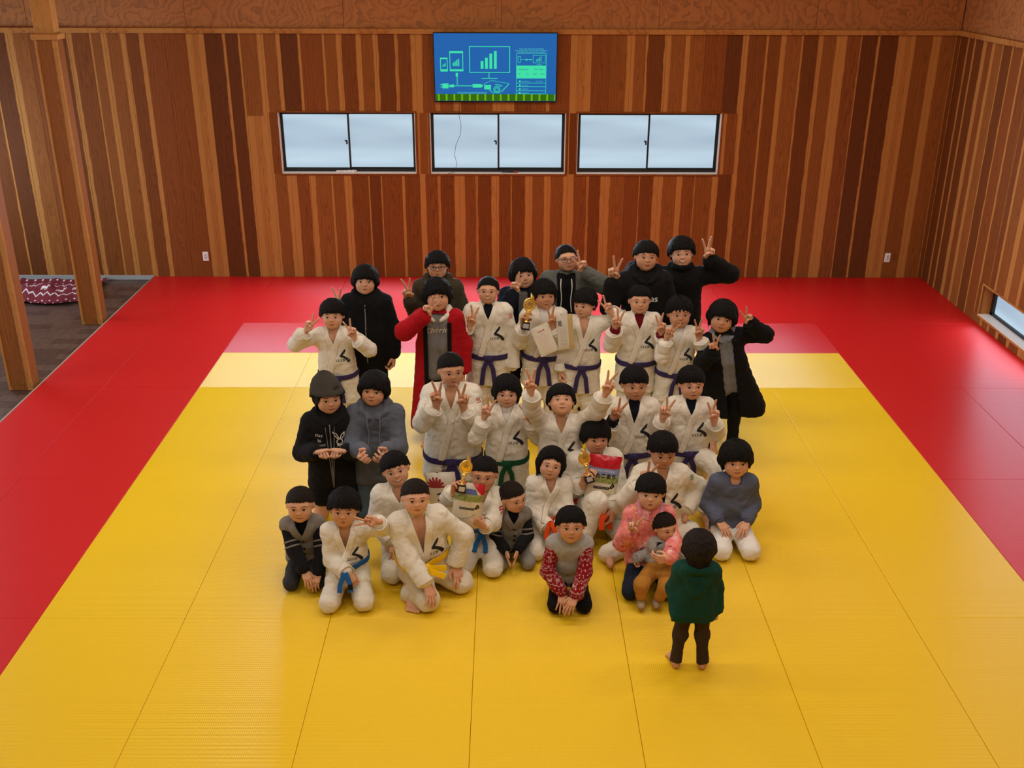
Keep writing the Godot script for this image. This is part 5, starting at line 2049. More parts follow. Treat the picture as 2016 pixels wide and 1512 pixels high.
func plain_details(p: Dictionary, f: Field, parts: Array, tl: float, jname: String) -> void:
	var S: float = p.S
	var J: Array = p.J
	var X: Vector3 = p.X
	var F: Vector3 = p.F
	var up: Vector3 = p.up
	if p.has("lining"):
		for s in [-1.0, 1.0]:
			var pts := []
			var nn := []
			for q in 16:
				var o: Vector3 = J[0] + up * lerpf(tl * 0.86, -(J[0].y - p.hem) * 0.96, q / 15.0) + X * s * (p.open + 0.012)
				pts.append(o + F * (maxf(f.exit(o, F, 0.3), 0.05) - 0.004))
				nn.append(F)
			parts.append(["coat_lining", ribbon(pts, nn, 0.034, 0.008), p.lining, jname])
	if p.has("chest") and p.top != "coat":
		chest_print(p, f, parts)
	if p.get("strings", "") != "" and p.top == "hoodie":
		drawstrings(p, f, parts)
	if p.get("zip", 0) or p.get("zipcord", 0):
		var pts := []
		var nn := []
		for q in 14:
			var o: Vector3 = J[0] + up * lerpf(tl * 0.9, -0.04 * S, q / 13.0)
			pts.append(o + F * (maxf(f.exit(o, F, 0.3), 0.04) + 0.001) as Vector3)
			nn.append(F)
		parts.append(["zipper", ribbon(pts, nn, 0.008, 0.003), "zip", ""])
	if p.get("zipcord", 0):
		for s in [-1.0, 1.0]:
			var pts := []
			var rr := []
			for q in 16:
				var o: Vector3 = J[0] + up * lerpf(tl * 0.88, -0.05 * S, q / 15.0) + X * s * 0.022 * S * (1.0 - q / 15.0)
				pts.append(o + F * (maxf(f.exit(o, F, 0.3), 0.05) + 0.006) as Vector3)
				rr.append(0.003)
			parts.append(["drawstring", tube(pts, rr, 6), "zip", ""])
	if p.get("buttons", 0):
		for q in 4:
			var o: Vector3 = J[0] + up * tl * (0.62 - 0.17 * q) + X * 0.006
			var t := maxf(f.exit(o, F, 0.3), 0.04)
			parts.append(["button", blob(o + F * (t + 0.002), X * 0.0085, up * 0.0085, F * 0.004, 10), "black2", jname])
		for s in [-1.0, 1.0]:
			var pts := []
			var nn := []
			pts.append(J[1] - F * 0.062 * S + up * 0.02 * S)
			nn.append((-F + up).normalized())
			pts.append(J[1] + X * s * 0.06 * S + up * 0.018 * S - F * 0.02 * S)
			nn.append((X * s + up).normalized())
			for q in 7:
				var v := lerpf(0.97, 0.66, q / 6.0) * tl
				var o: Vector3 = J[0] + up * v + X * s * lerpf(0.055, 0.006, q / 6.0) * S
				var t := f.exit(o, F, 0.3)
				pts.append(o + F * (maxf(t, 0.035 * S) + 0.003))
				nn.append((F + X * s * 0.3 + up * 0.3).normalized())
			parts.append(["shawl_collar", ribbon(pts, nn, 0.05 * S, 0.011), p.tc, jname])
	if p.get("bib", 0):
		var pts := PackedVector2Array()
		var v := PackedVector3Array()
		for r in [0.0, 0.35, 0.7, 1.0]:
			for q in 20:
				var a := TAU * q / 20.0
				var o: Vector3 = J[0] + up * (tl * 0.78 + 0.055 * r * sin(a)) + X * (0.01 + 0.068 * r * cos(a))
				v.append(o + F * (maxf(f.exit(o, F, 0.3), 0.068) + 0.008 + 0.004 * cos(a * 5.0) * r))
		var ix := PackedInt32Array()
		for r in 3:
			for q in 20:
				var q2 := (q + 1) % 20
				ix.append_array(PackedInt32Array([r * 20 + q, (r + 1) * 20 + q2, (r + 1) * 20 + q, r * 20 + q, r * 20 + q2, (r + 1) * 20 + q2]))
		var d := smooth({"v": v, "i": ix})
		for q in v.size():
			if d.n[q].dot(F) < 0.0:
				d.n[q] = -d.n[q]
		parts.append(["bib", d, "bib", ""])

func gi_details(p: Dictionary, f: Field, trf: Field, parts: Array, vb: float, slope: float, tl: float) -> void:
	var S: float = p.S
	var b: float = p.b
	var J: Array = p.J
	var X: Vector3 = p.X
	var F: Vector3 = p.F
	var up: Vector3 = p.up
	var beltv: float = (0.045 if not p.get("low", 0) else -0.035) * S
	if p.pose in ["se", "sit"]:
		beltv = 0.115 * S
	# lapels: the wearer's own left lies over the other
	for s in [-1.0, 1.0]:
		var pts := []
		var nn := []
		pts.append(J[1] - F * 0.055 * S + up * 0.035 * S)
		nn.append((-F + up * 0.2).normalized())
		pts.append(J[1] + (X * s * 0.042 - F * 0.04) * S + up * 0.032 * S)
		nn.append((X * s - F + up * 0.2).normalized())
		pts.append(J[1] + X * s * 0.055 * S + up * 0.024 * S - F * 0.005 * S)
		nn.append((X * s + up * 0.4).normalized())
		var steps := 14
		var end := beltv if s > 0.0 else maxf(vb - 0.12 * tl, beltv)
		for q in steps:
			var v := lerpf(tl * 0.95, end, float(q) / (steps - 1))
			var u: float = s * (slope * (v - vb) + 0.012)
			if v < vb:
				u = s * lerpf(0.012, -0.045 * S * b, (vb - v) / maxf(vb - beltv, 0.02))
			var o: Vector3 = J[0] + up * v + X * u - F * 0.01
			var t := f.exit(o, F, 0.35)
			if t < 0.02:
				t = (0.062 * S * b + 0.016) * (0.55 if v > 0.9 * tl else 0.9)
			pts.append(o + F * (t + (0.0025 if s > 0.0 else 0.0005)))
			nn.append((F + X * s * 0.15).normalized())
		# even the run out a little
		for it in 2:
			var cp := pts.duplicate()
			for q in range(1, pts.size() - 1):
				pts[q] = (cp[q - 1] + cp[q] * 2.0 + cp[q + 1]) / 4.0
		parts.append(["lapel", ribbon(pts, nn, 0.036 * S, 0.011), "lapel", "jacket"])
	if p.belt != "none":
		var pts := []
		var nn := []
		var m := 32
		var rad := []
		for q in m:
			var a := TAU * q / m
			var dir := X * cos(a) + F * sin(a)
			var c: Vector3 = J[0] + up * beltv
			var t := f.exit(c, dir, 0.3)
			rad.append(clampf(t if t > 0.0 else 0.1, 0.05 * S * b, 0.135 * S * b))
		for it in 2:
			var cp := rad.duplicate()
			for q in m:
				rad[q] = maxf(cp[q], (cp[(q + 1) % m] + cp[(q - 1 + m) % m]) / 2.0)
		for q in m:
			var a := TAU * q / m
			var dir := X * cos(a) + F * sin(a)
			pts.append(J[0] + up * (beltv - 0.012 * S * maxf(sin(a), 0.0)) + dir * (rad[q] + 0.004))
			nn.append(dir)
		var belt := [ribbon(pts, nn, 0.03 * S + 0.003, 0.006, true)]
		var k: Vector3 = pts[8] + F * 0.008
		belt.append(blob(k, X * 0.026 * S, up * 0.019 * S + X * 0.006, F * 0.016 * S))
		belt.append(ribbon([k - X * 0.03 * S + up * 0.008, k - X * 0.01 + up * 0.004 + F * 0.012 * S, k + X * 0.01 - up * 0.004 + F * 0.012 * S, k + X * 0.03 * S - up * 0.012], [F, F, F, F], 0.024 * S, 0.006))
		parts.append(["belt", join(belt), p.belt, ""])
		for s in [-1.0, 1.0]:
			var tp := [k + F * 0.006]
			var tn := [F]
			var q: Vector3 = k + F * 0.006
			var n := 13 if p.pose == "st" or p.pose == "hk" else 8
			for i in n:
				var step: Vector3 = (Vector3.DOWN + X * s * (0.42 if i < 5 else 0.12)) * 0.0165 * S / 1.25
				if p.pose in ["se", "sit"]:
					step += F * 0.008
				if p.belt == "yellow":
					step = (X * (0.9 if s > 0.0 else 0.75) + F * 0.3 + up * (0.08 if s > 0.0 else -0.3)) * 0.017
				q += step
				var guard := 0
				while guard < 14 and minf(f.at(q), trf.at(q)) < 0.007:
					q += (F + up * (0.6 if p.pose in ["se", "sit"] else 0.0)).normalized() * 0.006
					guard += 1
				tp.append(q)
				tn.append((F + up * (0.5 if p.pose in ["se", "sit"] else 0.0)).normalized())
			parts.append(["belt_tail", ribbon(tp, tn, 0.028 * S, 0.006), p.belt, "belt"])
			if p.get("btag", 0) and s > 0.0:
				parts.append(["belt_label", ribbon([tp[5] + tn[5] * 0.005, tp[6] + tn[6] * 0.005, tp[7] + tn[7] * 0.005], [tn[5], tn[6], tn[7]], 0.027 * S, 0.002), "black2", "belt"])
	# printed mark and lettering on the chest
	if p.get("logo", 0):
		var o: Vector3 = J[0] + up * tl * 0.56 + X * 0.058 * S * b
		parts.append(["emblem", decal(f, brush(GLYPH.ku), o + X * 0.006, X, up, F, 0.072 * S), "print", "jacket"])
		parts.append(["lettering", decal(f, texts["CLUB"], o - X * 0.02 * S - up * 0.034 * S, X, up, F, 0.054 * S), "print", "jacket"])
	if p.get("slogo", "") != "":
		var dir := (X * 0.55 + F * 0.75 + up * 0.35).normalized()
		var c: Vector3 = J[4].lerp(J[6], 0.22)
		var ax := Vector3.UP.cross(dir).normalized()
		parts.append(["shoulder_mark", decal(f, strokes(GLYPH.s[0], 0.17), c, ax, dir.cross(ax), dir, 0.034), "print" + p.slogo, "jacket"])
	var kj: int = p.get("kanji", 0)
	if kj:
		var set: Array = [["naka", "hei"], ["riku", "to"], ["naka", "hei", "nen"]][kj - 1]
		var y := -0.05 * S if kj != 1 else -0.075 * S
		for q in set.size():
			var lines := []
			for l in GLYPH[set[q]]:
				lines.append_array(l)
			parts.append(["embroidery", decal(f, strokes(lines, 0.13), J[0] + up * (y - q * 0.036) + X * (-0.045 if kj != 3 else -0.02) * S, X, up, F, 0.03), ["print", "printgreen", "printgold"][kj - 1], "jacket"])
	if p.get("patch", 0):
		var dir := (X * 0.6 + F * 0.75).normalized()
		var ax := Vector3.UP.cross(dir).normalized()
		parts.append(["shoulder_mark", decal(f, strokes(GLYPH.s[0], 0.2), J[4].lerp(J[6], 0.35), ax, Vector3.UP, dir, 0.04), "printred", "jacket"])

# ---------------------------------------------------------------- distance field meshed with surface nets
class Field extends RefCounted:
	var o := Vector3.ZERO
	var c := 0.01
	var nx := 0
	var ny := 0
	var nz := 0
	var g := PackedFloat32Array()

	func setup(caps: Array, cell: float, pad: float) -> void:
		var lo := Vector3(1e9, 1e9, 1e9)
		var hi := -lo
		for q in caps:
			var r: float = maxf(q[2], q[3]) + pad
			var v := Vector3(r, r, r)
			lo = lo.min(q[0] - v).min(q[1] - v)
			hi = hi.max(q[0] + v).max(q[1] + v)
		o = lo
		c = cell
		nx = int(ceil((hi.x - lo.x) / c)) + 2
		ny = int(ceil((hi.y - lo.y) / c)) + 2
		nz = int(ceil((hi.z - lo.z) / c)) + 2
		g.resize(nx * ny * nz)
		g.fill(1.0)

	func caps(list: Array, k: float) -> void:
		for q in list:
			cap(q[0], q[1], q[2], q[3], k)

	func cap(a: Vector3, b: Vector3, ra: float, rb: float, k: float) -> void:
		var pad := k + 2.5 * c
		var va := Vector3.ONE * (ra + pad)
		var vb := Vector3.ONE * (rb + pad)
		var lo := ((a - va).min(b - vb) - o) / c
		var hi := ((a + va).max(b + vb) - o) / c
		var x0 := maxi(int(lo.x), 0)
		var x1 := mini(int(hi.x) + 1, nx - 1)
		var y0 := maxi(int(lo.y), 0)
		var y1 := mini(int(hi.y) + 1, ny - 1)
		var z0 := maxi(int(lo.z), 0)
		var z1 := mini(int(hi.z) + 1, nz - 1)
		var ba := b - a
		var bx := ba.x
		var l2 := maxf(ba.length_squared(), 1e-9)
		var inv := 1.0 / l2
		var dr := rb - ra
		var k4 := 1.0 / (4.0 * k)
		var gg := g
		g = PackedFloat32Array()
		for z in range(z0, z1 + 1):
			var pz := o.z + z * c - a.z
			for y in range(y0, y1 + 1):
				var py := o.y + y * c - a.y
				var part := py * ba.y + pz * ba.z
				var sq := py * py + pz * pz
				var row := (z * ny + y) * nx
				var px := o.x + x0 * c - a.x
				for i in range(row + x0, row + x1 + 1):
					var dt := px * bx + part
					var t := clampf(dt * inv, 0.0, 1.0)
					var d := sqrt(maxf(px * px + sq - t * (2.0 * dt - t * l2), 0.0)) - ra - t * dr
					var q := gg[i]
					if d < q - k:
						gg[i] = d
					elif d < q + k:
						var h := k - absf(q - d)
						gg[i] = minf(q, d) - h * h * k4
					px += c
		g = gg

	# cuts: [[point, normal out]...]; carve: [] or [base, up, side, forward, slope, half width at base, depth, v_top]; folds
	func finish(cuts: Array, carves: Array, noise: FastNoiseLite, amp: float, freq: float, quilt := 0.0) -> void:
		var gg := g
		g = PackedFloat32Array()
		var lim := 3.0 * c
		for z in nz:
			for y in ny:
				var i := (z * ny + y) * nx
				for x in nx:
					var d := gg[i]
					if d < lim:
						var p := Vector3(o.x + x * c, o.y + y * c, o.z + z * c)
						if amp > 0.0 and d > -lim - amp:
							d += amp * (1.0 - 2.6 * absf(noise.get_noise_3d(p.x * freq, p.y * freq, p.z * freq)))
							if quilt > 0.0:
								d += quilt * (absf(sin(p.y * 44.0)) - 0.75) * -1.0
						for q in cuts:
							d = maxf(d, (p - q[0]).dot(q[1]))
						for q in carves:
							var r: Vector3 = p - q[0]
							var h: float = r.dot(q[1])
							var w: float = q[5] + q[4] * h - absf(r.dot(q[2]))
							d = maxf(d, minf(minf(w, h), minf(r.dot(q[3]) - q[6], q[7] - h)))
						gg[i] = d
					i += 1
		g = gg

	func at(p: Vector3) -> float:
		var q := (p - o) / c
		var x := int(q.x)
		var y := int(q.y)
		var z := int(q.z)
		if q.x < 0.0 or q.y < 0.0 or q.z < 0.0 or x >= nx - 1 or y >= ny - 1 or z >= nz - 1:
			return 1.0
		var fx := q.x - x
		var fy := q.y - y
		var fz := q.z - z
		var i := (z * ny + y) * nx + x
		var j := i + nx * ny
		return lerpf(lerpf(lerpf(g[i], g[i + 1], fx), lerpf(g[i + nx], g[i + nx + 1], fx), fy), lerpf(lerpf(g[j], g[j + 1], fx), lerpf(g[j + nx], g[j + nx + 1], fx), fy), fz)

	func exit(from: Vector3, dir: Vector3, most: float) -> float:
		var t := 0.0
		var last := at(from)
		if last > 0.0:
			return -1.0
		while t < most:
			t += c * 0.6
			var d := at(from + dir * t)
			if d > 0.0:
				return t - c * 0.6 * d / (d - last)
			last = d
		return most

	func grad(p: Vector3) -> Vector3:
		var e := c
		return Vector3(at(p + Vector3(e, 0, 0)) - at(p - Vector3(e, 0, 0)), at(p + Vector3(0, e, 0)) - at(p - Vector3(0, e, 0)), at(p + Vector3(0, 0, e)) - at(p - Vector3(0, 0, e))).normalized()

	func mesh() -> Dictionary:
		var v := PackedVector3Array()
		var n := PackedVector3Array()
		var idx := PackedInt32Array()
		var id := PackedInt32Array()
		id.resize(g.size())
		id.fill(-1)
		var gg := g
		var sz := nx * ny
		var lim := c * 2.4
		var off := PackedInt32Array([0, 1, nx, nx + 1, sz, sz + 1, sz + nx, sz + nx + 1])
		var ea := PackedInt32Array([0, 2, 4, 6, 0, 1, 4, 5, 0, 1, 2, 3])
		var eb := PackedInt32Array([1, 3, 5, 7, 2, 3, 6, 7, 4, 5, 6, 7])
		var a := PackedFloat32Array()
		a.resize(8)
		var cp := PackedVector3Array()
		for q in 8:
			cp.append(Vector3(q & 1, (q >> 1) & 1, q >> 2))
		for z in nz - 1:
			for y in ny - 1:
				var i := (z * ny + y) * nx - 1
				for x in nx - 1:
					i += 1
					var g0 := gg[i]
					if g0 > lim or g0 < -lim:
						continue
					var neg := 0
					for q in 8:
						var w := gg[i + off[q]]
						a[q] = w
						if w < 0.0:
							neg += 1
					if neg == 0 or neg == 8:
						continue
					var sum := Vector3.ZERO
					var cnt := 0
					for q in 12:
						var u := a[ea[q]]
						var w := a[eb[q]]
						if (u < 0.0) != (w < 0.0):
							sum += cp[ea[q]].lerp(cp[eb[q]], u / (u - w))
							cnt += 1
					id[i] = v.size()
					v.append(o + (Vector3(x, y, z) + sum / cnt) * c)
					n.append(Vector3(a[1] - a[0] + a[3] - a[2] + a[5] - a[4] + a[7] - a[6], a[2] - a[0] + a[3] - a[1] + a[6] - a[4] + a[7] - a[5], a[4] - a[0] + a[5] - a[1] + a[6] - a[2] + a[7] - a[3]).normalized())
					var inside := g0 < 0.0
					for e in 3:
						var w := a[1 << e]
						if inside == (w < 0.0):
							continue
						var s1 := nx if e == 0 else 1
						var s2 := nx if e == 2 else sz
						if (e == 0 and (y == 0 or z == 0)) or (e == 1 and (x == 0 or z == 0)) or (e == 2 and (x == 0 or y == 0)):
							continue
						var q0 := id[i]
						var q1 := id[i - s1]
						var q2 := id[i - s1 - s2]
						var q3 := id[i - s2]
						if q1 < 0 or q2 < 0 or q3 < 0:
							continue
						if inside == (e == 1):
							idx.append_array(PackedInt32Array([q0, q1, q2, q0, q2, q3]))
						else:
							idx.append_array(PackedInt32Array([q0, q2, q1, q0, q3, q2]))
		return {"v": v, "n": n, "i": idx}

# ---------------------------------------------------------------- who stands where: joints in metres
const PEOPLE := [
	{"label": "standing person in a black zip hoodie and black trousers", "S": 1.45, "hd": 0.205, "b": 1, "pose": "st", "top": "jacket", "tc": "black", "bot": "slim", "bc": "black", "hair": "bowl", "zip": 1, "hood": 1, "skin": 0, "under": "black",
		"up": [0, 1, 0], "X": [1, 0, 0], "F": [0, 0, 1], "hb": [0.994, -0.051, -0.092, 0.027, 0.969, -0.246, 0.101, 0.242, 0.965],
		"hands": [["v", [-0.099, 0.99, 0.099], [0.053, -0.094, 0.994]], ["curl", [0, -0.995, 0.1], [-1, 0, 0]]],
		"J": [-1.419, 0.725, 0.914, -1.419, 1.223, 0.914, -1.419, 1.347, 0.914, -1.557, 1.165, 0.914, -1.281, 1.165, 0.914, -1.552, 0.926, 0.867, -1.211, 0.932, 0.917, -1.658, 1.11, 0.914, -1.209, 0.72, 0.964, -1.491, 0.725, 0.914, -1.346, 0.725, 0.914, -1.503, 0.389, 0.926, -1.334, 0.389, 0.926, -1.513, 0.055, 0.906, -1.324, 0.055, 0.906, -1.533, 0.055, 1.051, -1.304, 0.055, 1.051]},
	{"label": "person in an olive hoodie and dark framed glasses standing behind the red coat", "S": 1.5, "hd": 0.2, "b": 1, "pose": "st", "top": "hoodie", "tc": "olive", "bot": "slim", "bc": "black", "hair": "short", "glasses": 1, "hood": 1,
		"up": [0, 1, 0], "X": [1, 0, 0], "F": [0, 0, 1], "hb": [0.999, 0, -0.052, -0.011, 0.978, -0.208, 0.051, 0.208, 0.977],
		"hands": [["v", [-0.241, 0.966, 0.097], [0.124, -0.068, 0.99]], ["curl", [0, -0.995, 0.1], [-1, 0, 0]]],
		"J": [-0.842, 0.75, 0.669, -0.842, 1.277, 0.669, -0.842, 1.4, 0.669, -0.985, 1.217, 0.669, -0.7, 1.217, 0.669, -1.035, 0.971, 0.651, -0.627, 0.976, 0.671, -1.075, 1.144, 0.789, -0.625, 0.756, 0.719, -0.917, 0.75, 0.669, -0.767, 0.75, 0.669, -0.929, 0.402, 0.681, -0.755, 0.402, 0.681, -0.939, 0.055, 0.661, -0.745, 0.055, 0.661, -0.959, 0.055, 0.811, -0.725, 0.055, 0.811]},
	{"label": "person in a dark navy jacket making a sign over one eye beside the trophy", "S": 1.45, "hd": 0.215, "b": 1, "pose": "st", "top": "jacket", "tc": "navy", "bot": "slim", "bc": "black", "hair": "bowl2", "under": "greycloth", "open": 0.035,
		"up": [0, 1, 0], "X": [1, 0, 0], "F": [0, 0, 1], "hb": [0.982, 0.102, -0.16, -0.132, 0.973, -0.19, 0.136, 0.208, 0.969],
		"hands": [["v", [0.33, 0.943, 0.047], [-0.146, 0.001, 0.989]], ["curl", [0, -0.995, 0.1], [-1, 0, 0]]],
		"J": [-0.122, 0.725, 0.709, -0.122, 1.213, 0.709, -0.122, 1.342, 0.709, -0.26, 1.155, 0.709, 0.016, 1.155, 0.709, -0.301, 1.04, 0.92, 0.086, 0.922, 0.712, -0.208, 1.23, 0.869, 0.088, 0.71, 0.759, -0.195, 0.725, 0.709, -0.05, 0.725, 0.709, -0.207, 0.389, 0.721, -0.038, 0.389, 0.721, -0.217, 0.055, 0.701, -0.028, 0.055, 0.701, -0.237, 0.055, 0.846, -0.008, 0.055, 0.846]},
	{"label": "person in round glasses and a grey knit cardigan over a black hoodie", "S": 1.55, "hd": 0.2, "b": 1, "pose": "st", "top": "cardigan", "tc": "knit", "bot": "slim", "bc": "black", "hair": "tied", "glasses": 2, "under": "black", "open": 0.075, "strings": "white",
		"up": [0, 1, 0], "X": [1, 0, 0], "F": [0, 0, 1], "hb": [0.979, 0.068, -0.19, -0.111, 0.968, -0.226, 0.168, 0.242, 0.956],
		"hands": [["curl", [0, -0.995, 0.1], [1, 0, 0]], ["v", [-0.409, 0.908, 0.091], [0.195, -0.01, 0.981]]],
		"J": [0.243, 0.775, 0.608, 0.243, 1.327, 0.608, 0.243, 1.45, 0.608, 0.095, 1.265, 0.608, 0.39, 1.265, 0.608, 0.02, 1.015, 0.61, 0.592, 1.251, 0.771, 0.018, 0.788, 0.658, 0.395, 1.367, 0.728, 0.165, 0.775, 0.608, 0.32, 0.775, 0.608, 0.153, 0.415, 0.62, 0.332, 0.415, 0.62, 0.143, 0.055, 0.6, 0.342, 0.055, 0.6, 0.123, 0.055, 0.755, 0.362, 0.055, 0.755]},
	{"label": "person in a black sweatshirt with white lettering under another person's arm", "S": 1.63, "hd": 0.215, "b": 1, "pose": "st", "top": "hoodie", "tc": "black2", "bot": "slim", "bc": "black", "hair": "short2", "hood": 1, "chest": "das",
		"up": [0, 1, 0], "X": [1, 0, 0], "F": [0, 0, 1], "hb": [0.998, -0.051, -0.023, 0.044, 0.973, -0.226, 0.034, 0.225, 0.974],
		"hands": [["v", [0.05, 0.994, 0.099], [-0.027, -0.098, 0.995]], ["curl", [0, -0.995, 0.1], [-1, 0, 0]]],
		"J": [0.889, 0.815, 0.794, 0.889, 1.391, 0.794, 0.889, 1.522, 0.794, 0.734, 1.325, 0.794, 1.043, 1.325, 0.794, 0.593, 1.105, 0.875, 1.123, 1.063, 0.795, 0.61, 1.348, 0.894, 1.125, 0.824, 0.844, 0.807, 0.815, 0.794, 0.97, 0.815, 0.794, 0.795, 0.437, 0.806, 0.982, 0.437, 0.806, 0.785, 0.055, 0.786, 0.992, 0.055, 0.786, 0.765, 0.055, 0.949, 1.012, 0.055, 0.949]},
	{"label": "tall person in a black padded jacket with one arm around another person", "S": 1.6, "hd": 0.215, "b": 1, "pose": "st", "top": "jacket", "tc": "black", "bot": "slim", "bc": "black", "hair": "short3", "mouth": "smile", "fat": 1.35, "collar": 1, "chest": "fila",
		"up": [0, 1, 0], "X": [1, 0, 0], "F": [0, 0, 1], "hb": [0.996, 0.068, 0.054, -0.054, 0.972, -0.229, -0.068, 0.225, 0.972],
		"hands": [["rest", [-0.094, -0.94, 0.329], [-0.004, -0.33, -0.944]], ["v", [-0.079, 0.992, 0.099], [0.042, -0.096, 0.994]]],
		"J": [1.215, 0.8, 0.597, 1.215, 1.361, 0.597, 1.215, 1.493, 0.597, 1.063, 1.297, 0.597, 1.367, 1.297, 0.597, 0.843, 1.298, 0.442, 1.635, 1.316, 0.604, 0.795, 1.298, 0.677, 1.441, 1.45, 0.647, 1.135, 0.8, 0.597, 1.295, 0.8, 0.597, 1.123, 0.429, 0.609, 1.307, 0.429, 0.609, 1.113, 0.055, 0.589, 1.317, 0.055, 0.589, 1.093, 0.055, 0.749, 1.337, 0.055, 0.749]},
	{"label": "person in a long red coat over a grey hoodie with white script lettering", "S": 1.4, "hd": 0.225, "b": 1, "pose": "st", "top": "coat", "tc": "red", "bot": "slim", "bc": "black", "hair": "bowl", "under": "greycloth", "open": 0.085, "fat": 1.3, "hoodc": "cream", "lining": "black", "mouth": "smile0", "chest": "cheri", "hem": 0.13, "feet": 1,
		"up": [0, 1, 0], "X": [1, 0, 0], "F": [0, 0, 1], "hb": [0.994, 0.068, -0.084, -0.084, 0.976, -0.202, 0.068, 0.208, 0.976],
		"hands": [["v", [0.445, 0.89, 0.099], [-0.213, -0.002, 0.977]], ["curl", [0, -0.995, 0.1], [-1, 0, 0]]],
		"J": [-0.818, 0.7, 1.113, -0.818, 1.154, 1.113, -0.818, 1.288, 1.113, -0.951, 1.098, 1.113, -0.685, 1.098, 1.113, -1.073, 1.055, 1.31, -0.617, 0.873, 1.117, -0.908, 1.185, 1.313, -0.615, 0.668, 1.163, -0.888, 0.7, 1.113, -0.748, 0.7, 1.113, -0.9, 0.375, 1.125, -0.736, 0.375, 1.125, -0.91, 0.055, 1.105, -0.726, 0.055, 1.105, -0.93, 0.055, 1.245, -0.706, 0.055, 1.245]},
	{"label": "person in a knee length black padded coat over a grey zip hoodie", "S": 1.26, "hd": 0.222, "b": 1, "pose": "st", "top": "coat", "tc": "black", "bot": "slim", "bc": "black", "hair": "bowl", "under": "grey2", "open": 0.05, "fat": 1.35, "hoodc": "grey2", "hem": 0.3, "feet": 2, "flare": 0.13,
		"up": [-0.191, 0.982, 0], "X": [0.982, 0.191, 0], "F": [0, 0, 1], "hb": [0.972, -0.172, 0.161, 0.191, 0.975, -0.112, -0.138, 0.139, 0.981],
		"hands": [["v", [-0.05, 0.994, 0.099], [0.027, -0.098, 0.995]], ["v", [-0.355, 0.913, 0.203], [0.225, -0.127, 0.966]]],
		"J": [1.562, 0.605, 1.215, 1.483, 1.011, 1.215, 1.468, 1.141, 1.215, 1.375, 0.939, 1.215, 1.61, 0.985, 1.215, 1.306, 0.795, 1.354, 1.813, 1.016, 1.265, 1.364, 0.937, 1.465, 1.668, 1.125, 1.315, 1.499, 0.605, 1.215, 1.625, 0.605, 1.215, 1.487, 0.312, 1.227, 1.637, 0.312, 1.227, 1.477, 0.055, 1.207, 1.647, 0.055, 1.207, 1.457, 0.055, 1.333, 1.667, 0.055, 1.333]},
	{"label": "standing judo-suited person with purple belt and both hands held up beside the chin", "S": 1.25, "hd": 0.205, "b": 1, "pose": "st", "belt": "purple", "hair": "short", "logo": 1, "top": "gi", "bot": "gi",
		"up": [-0.035, 0.999, 0], "X": [0.999, 0.035, 0], "F": [0, 0, 1], "hb": [0.999, 0, -0.035, -0.005, 0.99, -0.139, 0.035, 0.139, 0.99],
		"hands": [["v", [0.483, 0.87, 0.097], [-0.225, 0.017, 0.974]], ["v", [-0.195, 0.976, 0.098], [0.102, -0.079, 0.992]]],
		"J": [-1.639, 0.6, 1.184, -1.654, 1.026, 1.184, -1.656, 1.147, 1.184, -1.771, 0.972, 1.184, -1.533, 0.98, 1.184, -1.963, 0.922, 1.252, -1.366, 0.882, 1.265, -1.849, 1.061, 1.304, -1.471, 1.016, 1.344, -1.701, 0.6, 1.184, -1.576, 0.6, 1.184, -1.713, 0.31, 1.196, -1.564, 0.31, 1.196, -1.723, 0.055, 1.176, -1.554, 0.055, 1.176, -1.743, 0.055, 1.301, -1.534, 0.055, 1.301]},
	{"label": "smiling judo-suited person with tied back hair and one long sleeve hanging straight down", "S": 1.38, "hd": 0.195, "b": 1, "pose": "st", "belt": "purple", "hair": "tied", "logo": 1, "slogo": "red", "mouth": "smile", "under": "navy", "lsleeve": 1.06, "top": "gi", "bot": "gi",
		"up": [0, 1, 0], "X": [1, 0, 0], "F": [0, 0, 1], "hb": [0.999, -0.034, 0.042, 0.042, 0.978, -0.206, -0.034, 0.208, 0.978],
		"hands": [["v", [0.119, 0.988, 0.099], [-0.063, -0.092, 0.994]], ["hidden", [0, -0.995, 0.1], [-1, 0, 0]]],
		"J": [-0.412, 0.69, 0.965, -0.412, 1.164, 0.965, -0.412, 1.282, 0.965, -0.543, 1.109, 0.965, -0.281, 1.109, 0.965, -0.671, 0.922, 1.014, -0.214, 0.887, 0.969, -0.555, 1.044, 1.135, -0.212, 0.685, 1.015, -0.481, 0.69, 0.965, -0.343, 0.69, 0.965, -0.493, 0.37, 0.977, -0.331, 0.37, 0.977, -0.503, 0.055, 0.957, -0.321, 0.055, 0.957, -0.523, 0.055, 1.095, -0.301, 0.055, 1.095]},
	{"label": "judo-suited person with long fringe lifting a gold trophy above a purple belt", "S": 1.35, "hd": 0.21, "b": 1, "pose": "st", "belt": "purple", "hair": "fringe", "under": "white", "nologo": 1, "top": "gi", "bot": "gi",
		"up": [0, 1, 0], "X": [1, 0, 0], "F": [0, 0, 1], "hb": [0.971, -0.035, -0.237, 0, 0.99, -0.143, 0.24, 0.139, 0.961],
		"hands": [["grip", [0, 0.989, 0.148], [0.792, -0.091, 0.604]], ["v", [-0.03, 0.995, 0.099], [0.016, -0.099, 0.995]]],
		"J": [0.046, 0.675, 0.955, 0.046, 1.12, 0.955, 0.046, 1.245, 0.955, -0.083, 1.066, 0.955, 0.174, 1.066, 0.955, -0.149, 0.863, 1.031, 0.193, 0.865, 1.059, -0.126, 1.041, 1.125, 0.117, 1.041, 1.125, -0.022, 0.675, 0.955, 0.113, 0.675, 0.955, -0.034, 0.362, 0.967, 0.125, 0.362, 0.967, -0.044, 0.055, 0.947, 0.135, 0.055, 0.947, -0.064, 0.055, 1.082, 0.155, 0.055, 1.082]},
